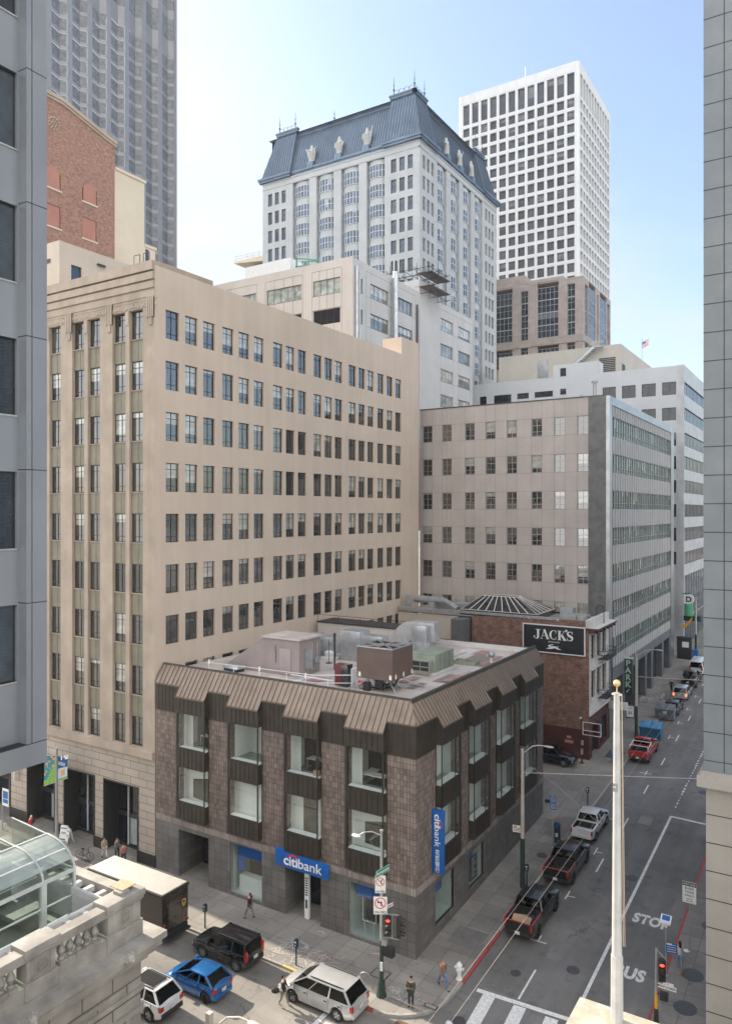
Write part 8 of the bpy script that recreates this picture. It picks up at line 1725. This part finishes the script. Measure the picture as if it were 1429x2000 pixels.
for a, c in (((x0, y0), (x1, y0)), ((x1, y0), (x1, y1)), ((x1, y1), (x0, y1)), ((x0, y1), (x0, y0)), ((x0, y0), (x1, y1)), ((x0, 0), (x1, 0)), ((0, y0), (0, y1)), ((x0, y1), (x1, y0))): q.bar((*a, z1), (*c, z1), .09)
for a in ((x0, y0), (x1, y0), (x1, y1), (x0, y1)): q.bar((a[0]*1.5, a[1]*1.35, 0), (a[0]*.35, a[1]*.35, z0), .09); q.bar((a[0]*1.5, a[1]*1.35, .05), (a[0]*.4, a[1]*1.4, .05), .08)
q.build('steel_frame', duct, o)
q = MB(); rr = random.Random(2)
for k in range(16):
    a = Vector((rr.uniform(-1, 1), rr.uniform(-1, 1), z0)); c = Vector((rr.uniform(-1.6, 1.6), rr.uniform(-1.3, 1.3), .05)); m = (a+c)/2+Vector((rr.uniform(-.3, .3), 0, -.3)); q.tube([a, m, c], .03, 5)
q.box(-.3, .3, -.9, -.7, .2, .9); q.box(-1.1, -.6, -1.2, -.9, 0, .6); q.build('cables', trim, o)
for (x, y) in ((-1.3, -1.46), (1.2, -1.46), (1.46, -1.1), (1.46, 0), (1.46, 1.2)):
    q = MB(); s = abs(x) > 1.4 and abs(y) < 1.4
    q.box(*((x, x+.012, y, y+.18) if s else (x, x+.18, y-.012, y)), 1.05, 1.4); q.build('warning_label', signw, o); q = MB(); q.box(*((x+.001, x+.014, y, y+.18) if s else (x, x+.18, y-.014, y-.001)), 1.32, 1.4); q.build('label_band', yelpole, o)
o = empty('air_conditioner', (-27.3, 53.8, Z), 0, 'sage green packaged air conditioner with louvred end on the bank roof', 'roof equipment'); q = MB(); q.box(-1.0, .95, -1.6, 1.7, .25, 1.5); q.box(-1.02, .97, -1.62, 1.72, 1.5, 1.58); q.box(-.85, .8, -2.2, -1.6, .25, 1.2); q.build('cabinet', hv, o, bevel=.02)
for x, z, z1 in ((-.75, .75, 1.1), (0, .75, 1.1), (-.75, .4, .65), (0, .4, .65)): q = MB(); q.box(x, x+.68, -2.23, -2.19, z, z1); q.build('louvre', trim, o)
q = MB(); [q.box(.972, .985, y-.01, y+.01, .3, 1.5) for y in (-.8, 0, .8)]; q.build('panel_seams', trim, o); q = MB(); q.box(-1.15, 1.1, -1.8, 1.85, 0, .22); q.build('roof_curb', whitp, o)
o = empty('duct_stack', (-32, 60.8, Z), 0, 'stack of blue grey sheet metal duct boxes at the back of the bank roof', 'roof equipment'); q = MB(); q.box(-.7, .8, -.8, .8, .9, 2.4); q.box(-.75, .85, -.85, .85, 0, .9); q.box(-.9, -.2, 1.0, 2.4, .8, 2.3); q.box(-1.8, -1.0, 1.2, 2.6, .8, 2.2); q.build('duct_boxes', duct, o, bevel=.02)
q = MB()
for i in range(9):
    a0 = R(90*i/9); a1 = R(90*(i+1)/9)
    for r0, r1, y in ((.5, 2.2, 0), (.5, 2.2, 1.2)): q.quad((-3.2+2.2-r1*math.cos(a0)*1, y, .4+r1*math.sin(a0)), (-3.2+2.2-r1*math.cos(a1), y, .4+r1*math.sin(a1)), (-3.2+2.2-r0*math.cos(a1), y, .4+r0*math.sin(a1)), (-3.2+2.2-r0*math.cos(a0), y, .4+r0*math.sin(a0)))
    for r_ in (.5, 2.2): q.quad((-1-r_*math.cos(a0), 0, .4+r_*math.sin(a0)), (-1-r_*math.cos(a1), 0, .4+r_*math.sin(a1)), (-1-r_*math.cos(a1), 1.2, .4+r_*math.sin(a1)), (-1-r_*math.cos(a0), 1.2, .4+r_*math.sin(a0)))
q.box(-1, 1.2, 0, 1.2, .9, 2.6); q.box(-3.2, -1.5, 0, 1.2, 0, .4); q.build('curved_duct', M('pale_zinc', (.42, .43, .44), (.54, .55, .55), 1.5, .4, metal=.4, streak=.15), o)
o = empty('air_handling_ducts', (-36.5, 53, Z), 0, 'blue grey air handling ducts beside the mauve stair penthouse', 'roof equipment'); q = MB(); q.box(-2.2, -1.2, -.6, .6, 0, 2.2); q.box(-2.3, -1.1, -.7, .7, 1.05, 1.12); q.box(.4, 2.4, .6, 2.2, 0, 2.5); q.box(-1.25, .45, .2, 1.2, .6, 1.9); q.box(2.4, 4.4, .8, 2, 1.0, 2.2); q.build('duct_boxes', duct, o, bevel=.02)
q = MB(); q.box(-1.0, .2, -.3, .9, 0, .25); q.lathe([(.5, .25), (.52, .6), (.3, .75)], (-.4, .3, 0), 10); q.build('mushroom_vent', paleframe, o)
q = MB(); q.cyl((.5, -1.2, 0), (.5, -1.2, 2.0), .025, 6); q.box(.3, .7, -1.4, -1.0, 0, .06); q.cyl((2.3, -3, 0), (2.3, -3, 2.2), .07, 8); q.cyl((2.3, -3, 2.2), (2.3, -3, 2.9), .11, 8); q.build('vent_pole', dkframe, o)
o = empty('low_roof_block', (-40, 63.3, Z), 0, 'low grey parapet block with coping at the rear of the bank roof', 'roof equipment'); q = MB(); q.box(-4.5, 5.5, -1.2, 1.6, 0, 1.5); q.build('block_wall', gpan, o); q = MB(); q.box(-4.6, 5.6, -1.3, 1.7, 1.5, 1.62); q.build('coping', dkframe, o)
q = MB(); q.tube([(-4.5, -1.2, 2.3), (5.5, -1.2, 2.3)], .025); [q.cyl((x, -1.2, 1.6), (x, -1.2, 2.3), .025, 6) for x in (-4.5, -2, .5, 3, 5.5)]; q.build('railing', dkframe, o)
o = empty('boiler_cabinet', (-30.6, 45.6, Z), 0, 'dark red and charcoal boiler cabinet with pipes on the bank roof', 'roof equipment'); q = MB(); q.box(-.35, .2, -.35, .35, .1, 1.6); q.build('red_panel', M('boiler_red', (.10, .012, .012), (.13, .02, .02), 2, .4), o, bevel=.015); q = MB(); q.box(.2, .75, -.35, .35, .1, 1.6); q.build('charcoal_panel', darkg, o, bevel=.015)
q = MB(); q.tube([(.9, 0, 0), (.9, 0, 1.3), (1.3, .1, 1.4), (1.3, .1, 0)], .07, 8); q.tube([(1.05, .3, 0), (1.05, .3, 1.0)], .06, 8); q.tube([(-4.5, .1, .25), (-.5, .1, .25)], .06, 8); q.tube([(-4.5, -.2, .35), (-.5, -.2, .3)], .05, 8); q.build('pipes', paleframe, o); q = MB(); q.cyl((1.55, -.1, .45), (2.0, -.1, .45), .14, 10); q.ball((2.1, -.1, .45), .12, 8); q.build('pump', signr, o)
for k in range(6): q = MB(); q.box(-.14, .14, -.1, .1, 0, .16); ob = q.build('pipe_support_block', whitp, None, loc=(-32.4+.75*k, 43.9, Z)); tag(ob, ('white pipe support block beside the guard rail, westmost of its row', 'white pipe support block second from the guard rail foot', 'white pipe support block just west of the red boiler cabinet', 'white pipe support block below the red boiler cabinet', 'white pipe support block below the boiler pipes', 'white pipe support block nearest the brown screen box')[k], 'roof block', 'white pipe support blocks on the bank roof')
o = empty('turbine_vent', (-24.6, 59.1, Z), 0, 'round steel turbine ventilator near the bank roof edge', 'roof vent'); q = MB(); q.cyl((0, 0, 0), (0, 0, .45), .16, 12); q.build('vent_neck', whitp, o); q = MB(); q.ball((0, 0, .7), .3, 14, sz=.9)
for i in range(12): a = R(30*i); q.bar((.3*math.cos(a), .3*math.sin(a), .5), (.3*math.cos(a+.3), .3*math.sin(a+.3), .9), .02, .05)
q.build('turbine', duct, o, smooth=True)
o = empty('roof_hatch', (-26.2, 57.6, Z), 0, 'open framed roof hatch beside the sage air conditioner', 'hatch'); q = MB(); q.box(-1.0, 1.0, -.5, -.42, 0, .3); q.box(-1, 1, .42, .5, 0, .3); q.box(-1, -.92, -.42, .42, 0, .3); q.box(.92, 1, -.42, .42, 0, .3); q.box(-.04, .04, -.42, .42, .1, .32); q.build('hatch_frame', hv, o); q = MB(); q.box(-.9, .9, -.4, .4, 0, .06); q.build('hatch_well', black, o)
o = empty('ridge_vent', (-40.7, 45.4, Z), R(-8), 'low galvanised hooded vent by the sloping penthouse end', 'roof vent'); q = MB(); q.ext([(-.9, -.5, .25), (-.9, .5, .25), (-.9, .35, .5), (-.9, -.35, .5)], (1.8, 0, 0)); q.build('vent_hood', duct, o, bevel=.03); q = MB(); q.box(-.75, .75, -.4, .4, 0, .25); q.build('vent_curb', dkframe, o)
# scaffolding on the pale grey building
o = empty('scaffold', (-59.5, 110.5, 65.2), 0, 'tubular steel scaffold on the raised roof of the pale grey building', 'scaffold'); q = MB(); rr = random.Random(8)
for x in (-5.5, -3, -.5, 2, 4.2):
    for y in (-3, 0, 3): q.cyl((x, y, -3 if x > 3 else 0), (x, y, 2.2+rr.random()*1.4), .05, 5)
for z in (.9, 1.9, -1.2, -2.2):
    for y in (-3, 0, 3): q.cyl((-6.5 if z > 0 else 2, y, z), (5, y, z), .05, 5)
    for x in (-5.5, -3, -.5, 2, 4.2):
        if z > 0 or x > 1: q.cyl((x, -3.6, z), (x, 3.6, z), .05, 5)
for k in range(7): x = rr.uniform(-5.5, 3); q.cyl((x, -3, 0), (x+rr.uniform(-2, 2), -3, 2.4), .04, 5)
q.build('tubes', dkframe, o); wb_ = M('weathered_boards', (.13, .11, .10), (.2, .17, .15), 5)
for bx_ in ((2.3, 4.8, -3.4, 3.4, -1.2, -1.1), (2.3, 4.8, -3.4, 3.4, 1.0, 1.1), (-5.5, -2, -3, -1.5, .9, 1.0)): q = MB(); q.box(*bx_); q.build('deck_boards', wb_, o)
o = empty('roof_ladder', (-47.6, 42.4, 47.75), 0, 'pair of thin steel ladder hoops on the tan building parapet', 'ladder'); q = MB()
for x in (-1.2, -.1): q.tube([(x, 0, -.2), (x, 0, 1.15), (x+.7, 0, 1.15), (x+.7, 0, -.2)], .035, 6)
q.build('hoops', dkframe, o)
# office desks seen through the upper windows
def desk(x, y, z, lab):
    o = empty('office_desk', (x, y, z), 0, lab, 'desk'); q = MB(); q.box(-.9, .9, -.35, .35, .7, .74); q.box(-.9, -.2, .35, 1.0, .7, .74); q.build('desk_top', white, o)
    for a in ((-.85, -.3), (.85, -.3), (.85, .3), (-.85, .95)): q = MB(); q.cyl((*a, 0), (*a, .7), .02, 6); q.build('leg', paleframe, o)
desk(-25.9, 42.6, 9.99, 'white office desk in the upper window nearest the corner'); desk(-30.8, 43.2, 9.99, 'white office desk in the third upper window'); desk(-41, 43.2, 9.99, 'white office desk in the leftmost upper window')
def ochair(x, y, z, rz, lab):
    o = empty('office_chair', (x, y, z), rz, lab, 'chair'); q = MB(); q.box(-.22, .22, -.22, .22, .42, .5); q.build('seat', trim, o, bevel=.02); q = MB(); q.box(-.2, .2, .18, .24, .55, 1.05); q.build('backrest', trim, o, bevel=.02); q = MB(); q.cyl((0, 0, .08), (0, 0, .42), .03, 6); [q.bar((0, 0, .08), (.26*math.cos(R(72*i)), .26*math.sin(R(72*i)), .04), .03) for i in range(5)]; q.build('base', dkframe, o)
ochair(-25.4, 43.6, 9.99, .4, 'dark office chair at the desk nearest the corner'); ochair(-30.3, 42.5, 9.99, 3, 'dark office chair in the third upper window'); ochair(-40.5, 44.0, 9.99, 0, 'dark office chair in the leftmost upper window')
o = MB(); o.box(-.2, .2, -.15, .15, 0, .32); o = o.build('cardboard_box', cardb, None, loc=(-29.9, 41.6, 10.22), bevel=.01); tag(o, 'small cardboard box on the sill of the third upper window', 'box')
# ================================================================ haze
m, nt_, b_ = new_mat('haze_air'); nt_.nodes.remove(b_); pv = nt_.nodes.new('ShaderNodeVolumePrincipled'); pv.inputs['Color'].default_value = (.86, .92, 1, 1); pv.inputs['Density'].default_value = .0002; pv.inputs['Anisotropy'].default_value = .3
nt_.links.new(pv.outputs[0], nt_.nodes['Material Output'].inputs['Volume'])
q = MB(); q.box(-610, 610, -210, 910, -1.1, 190); o = q.build('haze', m); o['kind'] = 'stuff'
